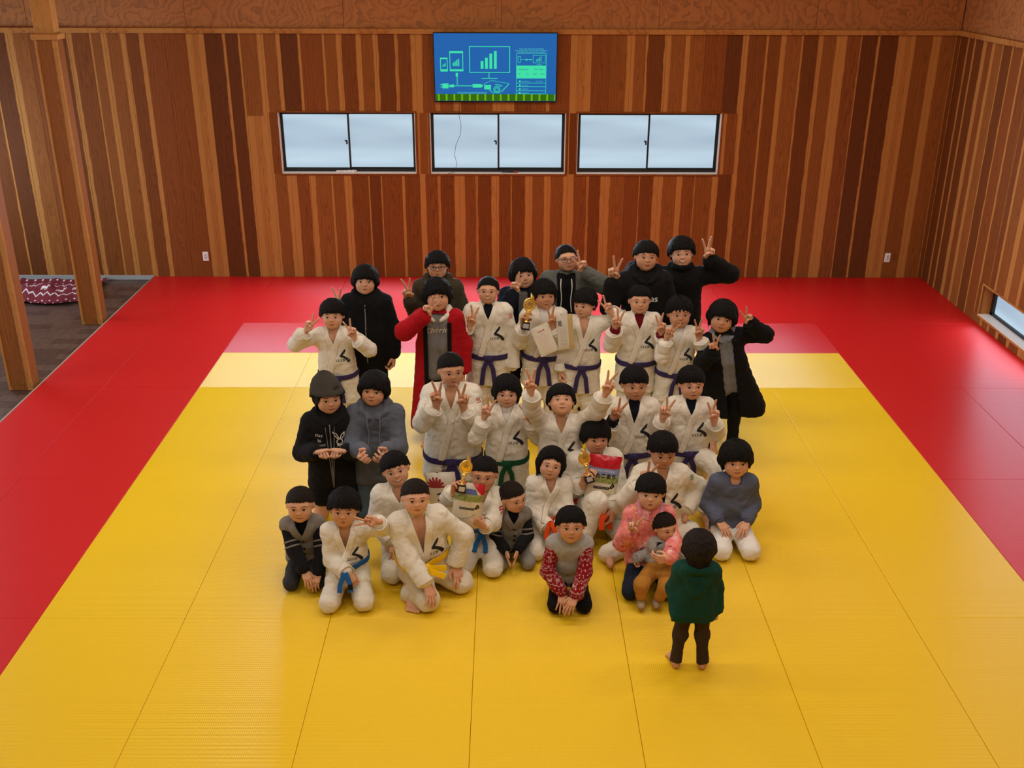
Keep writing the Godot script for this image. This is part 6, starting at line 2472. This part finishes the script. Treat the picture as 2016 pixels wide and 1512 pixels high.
	{"label": "judo-suited person turning the head aside with one bare forearm raised in a sign", "S": 1.28, "hd": 0.2, "b": 1, "pose": "st", "belt": "purple", "hair": "short", "logo": 1, "deepv": 1, "lsleeve": 0.62, "top": "gi", "bot": "gi",
		"up": [0.035, 0.999, 0], "X": [0.999, -0.035, 0], "F": [0, 0, 1], "hb": [0.847, 0.07, 0.527, -0.041, 0.997, -0.066, -0.53, 0.035, 0.848],
		"hands": [["curl", [0, -0.995, 0.1], [1, 0, 0]], ["v", [-0.483, 0.87, 0.097], [0.225, 0.017, 0.974]]],
		"J": [0.36, 0.614, 0.994, 0.376, 1.061, 0.994, 0.378, 1.18, 0.994, 0.252, 1.014, 0.994, 0.496, 1.005, 0.994, 0.191, 0.808, 0.999, 0.696, 1.034, 0.922, 0.188, 0.621, 1.044, 0.591, 1.126, 1.054, 0.296, 0.614, 0.994, 0.424, 0.614, 0.994, 0.284, 0.317, 1.006, 0.436, 0.317, 1.006, 0.274, 0.055, 0.986, 0.446, 0.055, 0.986, 0.254, 0.055, 1.114, 0.466, 0.055, 1.114]},
	{"label": "judo-suited person with dark red shirt cuffs showing below the jacket sleeves", "S": 1.33, "hd": 0.2, "b": 1, "pose": "st", "belt": "purple", "hair": "crew2", "logo": 1, "under": "darkred", "cuff": "darkred", "mouth": "smile0", "top": "gi", "bot": "gi",
		"up": [0, 1, 0], "X": [1, 0, 0], "F": [0, 0, 1], "hb": [1, 0, 0, 0, 0.985, -0.174, 0, 0.174, 0.985],
		"hands": [["v", [0.099, 0.99, 0.099], [-0.053, -0.094, 0.994]], ["v", [-0.05, 0.994, 0.099], [0.027, -0.098, 0.995]]],
		"J": [0.819, 0.665, 1.051, 0.819, 1.11, 1.051, 0.819, 1.23, 1.051, 0.692, 1.057, 1.051, 0.945, 1.057, 1.051, 0.595, 0.879, 1.145, 1.019, 0.856, 1.116, 0.614, 1.059, 1.231, 0.984, 1.016, 1.231, 0.752, 0.665, 1.051, 0.885, 0.665, 1.051, 0.74, 0.356, 1.063, 0.897, 0.356, 1.063, 0.73, 0.055, 1.043, 0.907, 0.055, 1.043, 0.71, 0.055, 1.176, 0.927, 0.055, 1.176]},
	{"label": "judo-suited person with spiky hair holding both signs beside the long black coat", "S": 1.25, "hd": 0.212, "b": 1, "pose": "st", "belt": "purple", "hair": "spiky", "logo": 1, "under": "white", "mouth": "smile0", "top": "gi", "bot": "gi",
		"up": [0, 1, 0], "X": [1, 0, 0], "F": [0, 0, 1], "hb": [0.999, 0, -0.035, -0.006, 0.985, -0.174, 0.034, 0.174, 0.984],
		"hands": [["v", [0.361, 0.927, 0.103], [-0.181, -0.039, 0.983]], ["v", [0, 0.995, 0.1], [0, -0.1, 0.995]]],
		"J": [1.135, 0.6, 1.128, 1.135, 1.019, 1.128, 1.135, 1.144, 1.128, 1.016, 0.969, 1.128, 1.253, 0.969, 1.128, 0.997, 0.822, 1.276, 1.361, 0.844, 1.257, 1.019, 1.005, 1.308, 1.276, 1.006, 1.298, 1.072, 0.6, 1.128, 1.197, 0.6, 1.128, 1.06, 0.31, 1.14, 1.209, 0.31, 1.14, 1.05, 0.055, 1.12, 1.219, 0.055, 1.12, 1.03, 0.055, 1.245, 1.239, 0.055, 1.245]},
	{"label": "kneeling person in a knitted beanie and a black hoodie with white gothic lettering", "S": 1.42, "hd": 0.215, "b": 1, "pose": "hk", "top": "hoodie", "tc": "black2", "bot": "shorts", "bc": "black", "hair": "undercap", "beanie": 1, "hood": 2, "chest": "play", "zipcord": 1, "feet": 0,
		"up": [0, 1, 0], "X": [0.99, 0, -0.139], "F": [0.139, 0, 0.99], "hb": [0.927, -0.035, -0.373, 0.019, 0.999, -0.045, 0.374, 0.035, 0.927],
		"hands": [["point", [0.776, 0.362, 0.517], [0.197, -0.917, 0.346]], ["point", [-0.789, 0.316, 0.526], [-0.158, -0.933, 0.322]]],
		"J": [-1.506, 0.384, 2.43, -1.506, 0.857, 2.43, -1.506, 0.986, 2.43, -1.639, 0.801, 2.449, -1.372, 0.801, 2.411, -1.709, 0.574, 2.479, -1.319, 0.57, 2.444, -1.581, 0.652, 2.63, -1.37, 0.66, 2.63, -1.576, 0.384, 2.44, -1.436, 0.384, 2.42, -1.607, 0.075, 2.475, -1.396, 0.075, 2.445, -1.634, 0.062, 2.142, -1.462, 0.062, 2.117, -1.65, 0.042, 2.029, -1.478, 0.042, 2.005]},
	{"label": "kneeling person in a grey blue hoodie reaching both hands forward in rings", "S": 1.46, "hd": 0.205, "b": 1, "pose": "hk", "top": "hoodie", "tc": "slate", "bot": "jeans", "bc": "jean", "hair": "bowl", "hood": 1, "strings": "grey2", "feet": 0,
		"up": [0, 1, 0], "X": [1, 0, 0], "F": [0, 0, 1], "hb": [0.995, -0.085, 0.053, 0.094, 0.974, -0.204, -0.034, 0.208, 0.978],
		"hands": [["ring", [0, -0.1, 0.995], [0.681, 0.728, 0.073]], ["ring", [0, -0.1, 0.995], [-0.681, 0.728, 0.073]]],
		"J": [-1.19, 0.393, 2.393, -1.19, 0.896, 2.393, -1.19, 1.021, 2.393, -1.329, 0.838, 2.393, -1.051, 0.838, 2.393, -1.339, 0.641, 2.539, -1.021, 0.636, 2.53, -1.236, 0.699, 2.723, -1.094, 0.707, 2.723, -1.263, 0.393, 2.393, -1.117, 0.393, 2.393, -1.3, 0.077, 2.423, -1.081, 0.077, 2.423, -1.28, 0.063, 2.08, -1.101, 0.063, 2.08, -1.28, 0.043, 1.963, -1.101, 0.043, 1.963]},
	{"label": "sturdy kneeling judo-suited person with two wide finger signs and a red mark on the shoulder", "S": 1.46, "hd": 0.215, "b": 1.18, "pose": "hk", "belt": "purple", "hair": "crew", "slogo": "red", "kanji": 1, "nologo": 1, "deepv": 1, "low": 1, "top": "gi", "bot": "gi",
		"up": [0, 1, 0], "X": [1, 0, 0], "F": [0, 0, 1], "hb": [0.961, 0, -0.276, -0.019, 0.998, -0.067, 0.275, 0.07, 0.959],
		"hands": [["v", [-0.079, 0.99, 0.119], [0.044, -0.116, 0.992]], ["v", [0.05, 0.992, 0.119], [-0.028, -0.118, 0.993]]],
		"J": [-0.669, 0.393, 2.017, -0.669, 0.886, 2.017, -0.669, 1.016, 2.017, -0.82, 0.828, 2.017, -0.518, 0.828, 2.017, -0.879, 0.662, 2.187, -0.473, 0.639, 2.167, -0.764, 0.841, 2.237, -0.574, 0.821, 2.237, -0.742, 0.393, 2.017, -0.596, 0.393, 2.017, -0.778, 0.092, 2.047, -0.559, 0.092, 2.047, -0.758, 0.079, 1.704, -0.579, 0.079, 1.704, -0.758, 0.059, 1.587, -0.579, 0.059, 1.587]},
	{"label": "kneeling judo-suited person with a green belt and chin length parted hair", "S": 1.28, "hd": 0.2, "b": 1, "pose": "hk", "belt": "green", "hair": "bobshort", "logo": 1, "under": "white", "top": "gi", "bot": "gi",
		"up": [0, 1, 0], "X": [1, 0, 0], "F": [0, 0, 1], "hb": [1, 0, 0, 0, 0.995, -0.105, 0, 0.105, 0.995],
		"hands": [["v", [0.241, 0.966, 0.097], [-0.124, -0.068, 0.99]], ["v", [-0.286, 0.953, 0.095], [0.145, -0.055, 0.988]]],
		"J": [-0.259, 0.351, 2.189, -0.259, 0.797, 2.189, -0.259, 0.916, 2.189, -0.381, 0.746, 2.189, -0.137, 0.746, 2.189, -0.478, 0.612, 2.326, -0.026, 0.564, 2.217, -0.418, 0.793, 2.349, -0.083, 0.733, 2.289, -0.323, 0.351, 2.189, -0.195, 0.351, 2.189, -0.355, 0.081, 2.219, -0.163, 0.081, 2.219, -0.335, 0.07, 1.918, -0.183, 0.07, 1.918, -0.335, 0.05, 1.816, -0.183, 0.05, 1.816]},
	{"label": "judo-suited person leaning back with chin up and both arms flung out wide", "S": 1.33, "hd": 0.2, "b": 1, "pose": "hk", "belt": "none", "hair": "short", "logo": 1, "top": "gi", "bot": "gi",
		"up": [0, 0.998, -0.07], "X": [1, 0, 0], "F": [0, 0.07, 0.998], "hb": [0.999, 0, -0.035, -0.021, 0.809, -0.587, 0.028, 0.588, 0.809],
		"hands": [["v", [-0.148, 0.984, 0.098], [0.078, -0.088, 0.993]], ["v", [0.344, 0.934, 0.098], [-0.172, -0.04, 0.984]]],
		"J": [0.124, 0.363, 2.417, 0.124, 0.807, 2.386, 0.124, 0.926, 2.381, -0.003, 0.753, 2.389, 0.25, 0.753, 2.389, -0.087, 0.928, 2.501, 0.367, 0.908, 2.501, -0.096, 1.101, 2.599, 0.416, 1.083, 2.583, 0.057, 0.363, 2.417, 0.19, 0.363, 2.417, 0.024, 0.084, 2.447, 0.224, 0.084, 2.447, 0.044, 0.072, 2.134, 0.204, 0.072, 2.134, 0.044, 0.052, 2.028, 0.204, 0.052, 2.028]},
	{"label": "kneeling judo-suited person with a navy shirt in a wide open jacket front", "S": 1.36, "hd": 0.212, "b": 1, "pose": "hk", "belt": "purple", "hair": "short2", "logo": 1, "under": "navy", "deepv": 1, "cuff": "navy", "rsleeve": 0.5, "kanji": 2, "top": "gi", "bot": "gi",
		"up": [0, 1, 0], "X": [1, 0, 0], "F": [0, 0, 1], "hb": [0.994, -0.035, -0.101, 0.024, 0.994, -0.108, 0.104, 0.105, 0.989],
		"hands": [["v", [0.286, 0.953, 0.095], [-0.145, -0.055, 0.988]], ["hidden", [0, -0.995, 0.1], [-1, 0, 0]]],
		"J": [0.67, 0.37, 2.111, 0.67, 0.817, 2.111, 0.67, 0.944, 2.111, 0.541, 0.763, 2.111, 0.799, 0.763, 2.111, 0.469, 0.56, 2.187, 0.865, 0.544, 2.115, 0.511, 0.741, 2.271, 0.867, 0.345, 2.161, 0.602, 0.37, 2.111, 0.738, 0.37, 2.111, 0.568, 0.086, 2.141, 0.772, 0.086, 2.141, 0.588, 0.074, 1.821, 0.752, 0.074, 1.821, 0.588, 0.054, 1.713, 0.752, 0.054, 1.713]},
	{"label": "judo-suited person on one knee with a foot set forward beside the open mat", "S": 1.34, "hd": 0.21, "b": 1, "pose": "hk", "belt": "purple", "hair": "short2", "logo": 1, "under": "navy", "kanji": 3, "feet": 2, "top": "gi", "bot": "gi",
		"up": [0, 1, 0], "X": [1, 0, 0], "F": [0, 0, 1], "hb": [0.998, 0, -0.07, -0.007, 0.995, -0.104, 0.069, 0.105, 0.992],
		"hands": [["v", [0.148, 0.984, 0.098], [-0.078, -0.088, 0.993]], ["v", [-0.079, 0.992, 0.099], [0.042, -0.096, 0.994]]],
		"J": [1.093, 0.365, 2.069, 1.093, 0.805, 2.069, 1.093, 0.93, 2.069, 0.966, 0.751, 2.069, 1.22, 0.751, 2.069, 0.851, 0.571, 2.14, 1.304, 0.543, 2.088, 0.874, 0.739, 2.249, 1.253, 0.696, 2.209, 1.026, 0.365, 2.069, 1.16, 0.365, 2.069, 0.992, 0.084, 2.099, 1.301, 0.36, 2.341, 1.012, 0.073, 1.784, 1.208, 0.06, 2.448, 1.012, 0.053, 1.677, 1.208, 0.05, 2.555]},
	{"label": "grinning judo-suited person tilting the head while sitting behind the yellow belt", "S": 1.24, "hd": 0.2, "b": 1, "pose": "se", "belt": "none", "hair": "short2s", "logo": 0, "nologo": 1, "mouth": "smile", "top": "gi", "bot": "gi",
		"up": [-0.069, 0.998, 0.012], "X": [0.982, 0.07, -0.173], "F": [0.174, 0, 0.985], "hb": [0.959, 0.235, -0.16, -0.265, 0.941, -0.208, 0.101, 0.242, 0.965],
		"hands": [["rest", [0.229, -0.688, 0.688], [-0.439, -0.704, -0.558]], ["rest", [0, -0.707, 0.707], [0, -0.707, -0.707]]],
		"J": [-0.96, 0.155, 2.966, -0.989, 0.58, 2.971, -0.994, 0.699, 2.972, -1.101, 0.522, 2.991, -0.87, 0.539, 2.95, -1.146, 0.322, 3.027, -0.83, 0.345, 3.016, -1.019, 0.25, 3.142, -0.83, 0.193, 3.122, -1.021, 0.155, 2.977, -0.898, 0.155, 2.956, -1.017, 0.078, 3.249, -0.809, 0.078, 3.212, -1.031, 0.068, 2.955, -0.896, 0.068, 2.931, -1.048, 0.037, 2.857, -0.914, 0.037, 2.834]},
	{"label": "judo-suited person with a blue belt holding a rice bag and a gold trophy", "S": 1.14, "hd": 0.2, "b": 1, "pose": "se", "belt": "blue", "hair": "crew", "nologo": 1, "patch": 1, "top": "gi", "bot": "gi",
		"up": [0, 1, 0], "X": [0.99, 0, 0.139], "F": [-0.139, 0, 0.99], "hb": [0.997, -0.035, 0.075, 0.045, 0.99, -0.136, -0.069, 0.139, 0.988],
		"hands": [["grip", [0.241, 0.966, 0.097], [0.612, -0.229, 0.757]], ["grip", [-0.752, 0.652, 0.1], [0.06, 0.219, -0.974]]],
		"J": [-0.412, 0.142, 2.917, -0.412, 0.518, 2.917, -0.412, 0.635, 2.917, -0.519, 0.473, 2.902, -0.305, 0.473, 2.933, -0.645, 0.518, 3.039, -0.355, 0.348, 3.069, -0.604, 0.634, 3.157, -0.411, 0.412, 3.217, -0.468, 0.142, 2.91, -0.356, 0.142, 2.925, -0.542, 0.072, 3.15, -0.351, 0.072, 3.177, -0.471, 0.062, 2.889, -0.347, 0.062, 2.907, -0.459, 0.034, 2.799, -0.334, 0.034, 2.816]},
	{"label": "judo-suited person with an orange belt and a short bob leaning the head aside", "S": 1.1, "hd": 0.19, "b": 1, "pose": "se", "belt": "orange", "hair": "bob", "nologo": 1, "top": "gi", "bot": "gi",
		"up": [0.07, 0.998, -0.005], "X": [0.995, -0.07, -0.07], "F": [0.07, 0, 0.998], "hb": [0.978, -0.202, 0.05, 0.208, 0.949, -0.237, 0, 0.242, 0.97],
		"hands": [["curl", [0.456, -0.684, 0.57], [0.027, -0.629, -0.777]], ["curl", [-0.456, -0.684, 0.57], [0.201, -0.703, -0.682]]],
		"J": [0.014, 0.138, 2.732, 0.039, 0.502, 2.73, 0.044, 0.614, 2.73, -0.068, 0.466, 2.738, 0.14, 0.451, 2.723, -0.085, 0.291, 2.797, 0.157, 0.29, 2.812, 0.012, 0.23, 2.915, 0.1, 0.23, 2.955, -0.041, 0.138, 2.736, 0.069, 0.138, 2.728, -0.063, 0.07, 2.978, 0.124, 0.07, 2.965, -0.048, 0.06, 2.718, 0.073, 0.06, 2.709, -0.054, 0.033, 2.63, 0.067, 0.033, 2.622]},
	{"label": "judo-suited person with orange belt, raised knee, gold trophy and printed rice bag", "S": 1.4, "hd": 0.21, "b": 1, "pose": "sit", "belt": "orange", "hair": "fringe", "nologo": 1, "feet": 0, "top": "gi", "bot": "gi",
		"up": [0, 1, 0], "X": [0.99, 0, -0.139], "F": [0.139, 0, 0.99], "hb": [0.985, -0.035, -0.171, 0.022, 0.997, -0.075, 0.173, 0.07, 0.982],
		"hands": [["grip", [0.099, 0.99, 0.099], [0.754, -0.14, 0.642]], ["curl", [-0.111, -0.889, 0.444], [-0.925, -0.07, -0.372]]],
		"J": [0.364, 0.126, 2.514, 0.364, 0.595, 2.514, 0.364, 0.721, 2.514, 0.232, 0.539, 2.533, 0.496, 0.539, 2.496, 0.174, 0.317, 2.585, 0.538, 0.328, 2.59, 0.273, 0.451, 2.714, 0.476, 0.3, 2.789, 0.295, 0.126, 2.524, 0.433, 0.126, 2.504, 0.355, 0.38, 2.858, 0.591, 0.09, 2.899, 0.24, 0.06, 2.897, 0.424, 0.06, 3.006, 0.256, 0.05, 3.007, 0.44, 0.05, 3.117]},
	{"label": "sturdy judo-suited person with a green shoulder mark sitting behind the pink jacket", "S": 1.36, "hd": 0.212, "b": 1.12, "pose": "sit", "belt": "none", "hair": "short2", "logo": 1, "slogo": "green", "feet": 0, "top": "gi", "bot": "gi",
		"up": [0, 1, 0], "X": [1, 0, 0], "F": [0, 0, 1], "hb": [0.997, -0.035, -0.072, 0.04, 0.997, 0.067, 0.07, -0.07, 0.995],
		"hands": [["v", [0.241, 0.966, 0.097], [-0.124, -0.068, 0.99]], ["curl", [-0.384, -0.768, 0.512], [0.562, -0.635, -0.53]]],
		"J": [0.811, 0.122, 2.693, 0.811, 0.57, 2.693, 0.811, 0.696, 2.693, 0.674, 0.516, 2.693, 0.948, 0.516, 2.693, 0.551, 0.391, 2.84, 1.1, 0.368, 2.607, 0.658, 0.557, 2.893, 0.991, 0.26, 2.741, 0.743, 0.122, 2.693, 0.879, 0.122, 2.693, 0.629, 0.1, 2.862, 1.024, 0.1, 2.782, 0.877, 0.05, 2.881, 0.811, 0.05, 2.848, 0.877, 0.04, 2.99, 0.811, 0.04, 2.957]},
	{"label": "person in a plain slate blue sweatshirt kneeling with both hands on white trousers", "S": 1.16, "hd": 0.215, "b": 1, "pose": "se", "top": "sweater", "tc": "slate2", "bot": "gi", "bc": "white", "hair": "bowl",
		"up": [0, 1, 0], "X": [1, 0, 0], "F": [0, 0, 1], "hb": [0.997, 0.035, 0.065, -0.025, 0.99, -0.141, -0.069, 0.139, 0.988],
		"hands": [["rest", [0.514, -0.514, 0.686], [-0.194, -0.849, -0.491]], ["rest", [-0.514, -0.514, 0.686], [0.194, -0.849, -0.491]]],
		"J": [1.313, 0.145, 2.721, 1.313, 0.516, 2.721, 1.313, 0.641, 2.721, 1.202, 0.469, 2.721, 1.423, 0.469, 2.721, 1.145, 0.285, 2.692, 1.471, 0.282, 2.698, 1.199, 0.24, 2.852, 1.402, 0.24, 2.852, 1.255, 0.145, 2.721, 1.371, 0.145, 2.721, 1.214, 0.074, 2.973, 1.411, 0.074, 2.973, 1.249, 0.063, 2.701, 1.376, 0.063, 2.701, 1.249, 0.035, 2.608, 1.376, 0.035, 2.608]},
	{"label": "small person in a grey cardigan with black striped sleeves kneeling beside the blue belt", "S": 1.03, "hd": 0.2, "b": 1, "pose": "se", "top": "vest", "tc": "greyvest", "sc": "black2", "bot": "slim2", "bc": "charcoal", "hair": "crew", "under": "black", "buttons": 1, "stripes": 1, "mouth": "smile0",
		"up": [0.024, 0.974, 0.224], "X": [0.995, 0, -0.105], "F": [0.102, -0.225, 0.969], "hb": [0.998, 0, -0.07, -0.01, 0.99, -0.139, 0.069, 0.139, 0.988],
		"hands": [["rest", [0.456, -0.684, 0.57], [-0.295, -0.72, -0.628]], ["rest", [-0.329, -0.768, 0.549], [0.255, -0.632, -0.732]]],
		"J": [-1.604, 0.129, 3.103, -1.596, 0.441, 3.175, -1.594, 0.555, 3.19, -1.694, 0.401, 3.176, -1.5, 0.401, 3.155, -1.642, 0.263, 3.266, -1.466, 0.257, 3.247, -1.567, 0.178, 3.371, -1.473, 0.152, 3.36, -1.655, 0.129, 3.108, -1.552, 0.129, 3.098, -1.667, 0.056, 3.337, -1.493, 0.056, 3.319, -1.662, 0.045, 3.093, -1.549, 0.045, 3.081, -1.67, 0.031, 3.011, -1.557, 0.031, 2.999]},
	{"label": "judo-suited person with a blue belt stretching one hand sign across the body", "S": 1.1, "hd": 0.205, "b": 1, "pose": "se", "belt": "blue", "hair": "short", "logo": 1, "under": "", "mouth": "open", "deepv": 1, "btag": 1, "top": "gi", "bot": "gi",
		"up": [0, 1, 0], "X": [0.998, 0, -0.07], "F": [0.07, 0, 0.998], "hb": [0.996, -0.069, -0.058, 0.058, 0.982, -0.178, 0.069, 0.174, 0.982],
		"hands": [["curl", [0.652, -0.474, 0.592], [0.067, -0.742, -0.667]], ["v", [-0.966, 0.213, 0.145], [0.213, 0.344, 0.914]]],
		"J": [-1.287, 0.138, 3.325, -1.287, 0.488, 3.325, -1.287, 0.607, 3.325, -1.391, 0.444, 3.332, -1.182, 0.444, 3.318, -1.38, 0.268, 3.387, -1.04, 0.517, 3.41, -1.267, 0.245, 3.505, -1.057, 0.634, 3.525, -1.342, 0.138, 3.329, -1.232, 0.138, 3.321, -1.377, 0.07, 3.57, -1.163, 0.07, 3.555, -1.358, 0.06, 3.309, -1.219, 0.06, 3.299, -1.364, 0.033, 3.221, -1.225, 0.033, 3.212]},
	{"label": "judo-suited person with a yellow belt and open collar sitting with hands on the knees", "S": 1.32, "hd": 0.195, "b": 1.12, "pose": "se", "belt": "yellow", "hair": "crew", "logo": 1, "deepv": 2, "feet": 1, "top": "gi", "bot": "gi",
		"up": [-0.05, 0.986, 0.156], "X": [0.97, 0.085, -0.229], "F": [0.24, -0.14, 0.961], "hb": [0.972, -0.051, -0.231, 0.001, 0.977, -0.214, 0.237, 0.208, 0.949],
		"hands": [["rest", [0.362, -0.776, 0.517], [-0.664, -0.604, -0.441]], ["rest", [0.226, -0.793, 0.566], [-0.485, -0.596, -0.64]]],
		"J": [-0.803, 0.165, 3.304, -0.825, 0.604, 3.373, -0.829, 0.721, 3.384, -0.952, 0.541, 3.395, -0.694, 0.563, 3.334, -0.883, 0.351, 3.487, -0.534, 0.411, 3.32, -0.763, 0.218, 3.571, -0.59, 0.225, 3.359, -0.867, 0.165, 3.32, -0.739, 0.165, 3.288, -0.761, 0.075, 3.546, -0.556, 0.075, 3.349, -0.888, 0.045, 3.42, -0.714, 0.072, 3.243, -0.863, 0.035, 3.522, -0.739, 0.04, 3.14]},
	{"label": "small person in a grey shawl collar cardigan looking sideways with palms together", "S": 0.9, "hd": 0.185, "b": 1, "pose": "se", "top": "vest", "tc": "greyvest", "sc": "black2", "bot": "slim2", "bc": "greypant", "hair": "crew", "under": "black", "buttons": 1, "stripes": 1,
		"up": [0.018, 0.985, 0.173], "X": [0.995, 0, -0.105], "F": [0.103, -0.174, 0.979], "hb": [0.787, 0.035, -0.616, -0.049, 0.999, -0.006, 0.615, 0.035, 0.788],
		"hands": [["flat", [0.26, -0.779, 0.571], [0.966, 0.209, -0.154]], ["flat", [-0.26, -0.779, 0.571], [-0.966, 0.209, -0.154]]],
		"J": [-0.224, 0.112, 2.906, -0.22, 0.378, 2.953, -0.218, 0.483, 2.964, -0.305, 0.342, 2.955, -0.135, 0.342, 2.938, -0.342, 0.201, 2.994, -0.119, 0.201, 2.989, -0.269, 0.16, 3.1, -0.184, 0.16, 3.1, -0.269, 0.112, 2.911, -0.18, 0.112, 2.901, -0.299, 0.049, 3.111, -0.109, 0.049, 3.091, -0.288, 0.04, 2.897, -0.165, 0.04, 2.884, -0.295, 0.027, 2.825, -0.172, 0.027, 2.812]},
	{"label": "small person in a grey hoodie with dark red patterned sleeves kneeling at the front", "S": 1.06, "hd": 0.195, "b": 1, "pose": "se", "top": "hoodie", "tc": "greyhood", "sc": "nordic", "bot": "slim2", "bc": "black", "hair": "short4", "hood": 1,
		"up": [0, 0.956, 0.292], "X": [1, 0, 0], "F": [0, -0.292, 0.956], "hb": [1, 0, 0, 0, 0.961, -0.276, 0, 0.276, 0.961],
		"hands": [["spread", [0, -0.651, 0.759], [0, -0.759, -0.651]], ["rest", [-0.508, -0.609, 0.609], [0.144, -0.757, -0.637]]],
		"J": [0.138, 0.133, 3.347, 0.138, 0.458, 3.447, 0.138, 0.57, 3.467, 0.037, 0.417, 3.434, 0.239, 0.417, 3.434, -0.001, 0.258, 3.503, 0.227, 0.276, 3.542, 0.088, 0.15, 3.578, 0.169, 0.176, 3.652, 0.085, 0.133, 3.347, 0.191, 0.133, 3.347, 0.048, 0.057, 3.579, 0.228, 0.057, 3.579, 0.08, 0.047, 3.33, 0.196, 0.047, 3.33, 0.08, 0.032, 3.245, 0.196, 0.032, 3.245]},
	{"label": "person with ponytail in a pink patterned jacket holding a tiny one on the lap", "S": 1.16, "hd": 0.2, "b": 1, "pose": "se", "top": "hoodie", "tc": "pink", "bot": "slim2", "bc": "denim", "hair": "ponytail", "hood": 1, "hoodc": "rose", "pattern": 1, "mouth": "open",
		"up": [0, 1, 0], "X": [1, 0, 0], "F": [0, 0, 1], "hb": [0.993, -0.034, 0.113, 0.06, 0.97, -0.237, -0.101, 0.242, 0.965],
		"hands": [["v", [0.241, 0.966, 0.097], [-0.124, -0.068, 0.99]], ["grip", [-0.988, 0.049, 0.148], [-0.148, 0.002, -0.989]]],
		"J": [0.666, 0.145, 3.189, 0.666, 0.531, 3.189, 0.666, 0.648, 3.189, 0.555, 0.484, 3.189, 0.776, 0.484, 3.189, 0.487, 0.333, 3.29, 0.813, 0.349, 3.324, 0.524, 0.471, 3.389, 0.762, 0.34, 3.49, 0.608, 0.145, 3.189, 0.724, 0.145, 3.189, 0.537, 0.062, 3.435, 0.794, 0.062, 3.435, 0.583, 0.051, 3.162, 0.749, 0.051, 3.162, 0.583, 0.035, 3.069, 0.749, 0.035, 3.069]},
	{"label": "very small person in grey jacket, bib and mustard trousers sitting on a lap", "S": 0.66, "hd": 0.165, "b": 1, "pose": "sit", "lift": 0.12, "top": "jacket", "tc": "greyhood", "under": "black", "open": 0.05, "bot": "baby", "bc": "mustard", "hair": "baby", "bib": 1, "socks": 1, "mouth": "open",
		"up": [0.007, 0.995, -0.104], "X": [0.998, 0, 0.07], "F": [-0.069, 0.105, 0.992], "hb": [0.883, 0, -0.469, -0.049, 0.995, -0.092, 0.467, 0.105, 0.878],
		"hands": [["curl", [-0.331, -0.883, 0.331], [0.944, -0.31, 0.116]], ["curl", [0.331, -0.883, 0.331], [-0.944, -0.31, 0.116]]],
		"J": [0.756, 0.179, 3.298, 0.758, 0.347, 3.281, 0.758, 0.439, 3.275, 0.695, 0.321, 3.279, 0.82, 0.321, 3.288, 0.636, 0.228, 3.262, 0.865, 0.226, 3.252, 0.58, 0.251, 3.341, 0.901, 0.251, 3.341, 0.723, 0.179, 3.296, 0.789, 0.179, 3.301, 0.592, 0.17, 3.519, 0.746, 0.17, 3.547, 0.592, 0.05, 3.545, 0.69, 0.05, 3.534, 0.588, 0.04, 3.598, 0.687, 0.04, 3.587]},
	{"label": "small person in a dark green hooded jacket seen from behind on the yellow mats", "S": 0.9, "hd": 0.19, "b": 1, "pose": "st", "top": "jacket", "tc": "green", "bot": "slim", "bc": "brown", "hair": "back", "hood": 3, "feet": 2, "fat": 0.7,
		"up": [0, 1, 0], "X": [-0.998, 0, -0.07], "F": [0.07, 0, -0.998], "hb": [-0.998, 0, -0.07, 0, 1, 0, 0.07, 0, -0.998],
		"hands": [["curl", [-0.099, -0.99, 0.099], [-0.995, 0.099, -0.01]], ["hidden", [0.196, -0.981, 0], [0.981, 0.196, 0]]],
		"J": [0.806, 0.432, 4.108, 0.806, 0.697, 4.108, 0.806, 0.805, 4.108, 0.892, 0.661, 4.114, 0.721, 0.661, 4.102, 0.93, 0.524, 4.061, 0.694, 0.516, 4.066, 0.941, 0.398, 4.108, 0.702, 0.41, 4.148, 0.851, 0.432, 4.111, 0.761, 0.432, 4.105, 0.87, 0.223, 4.1, 0.744, 0.223, 4.092, 0.883, 0.055, 4.121, 0.728, 0.055, 4.11, 0.91, 0.055, 4.033, 0.714, 0.055, 4.019]},
]
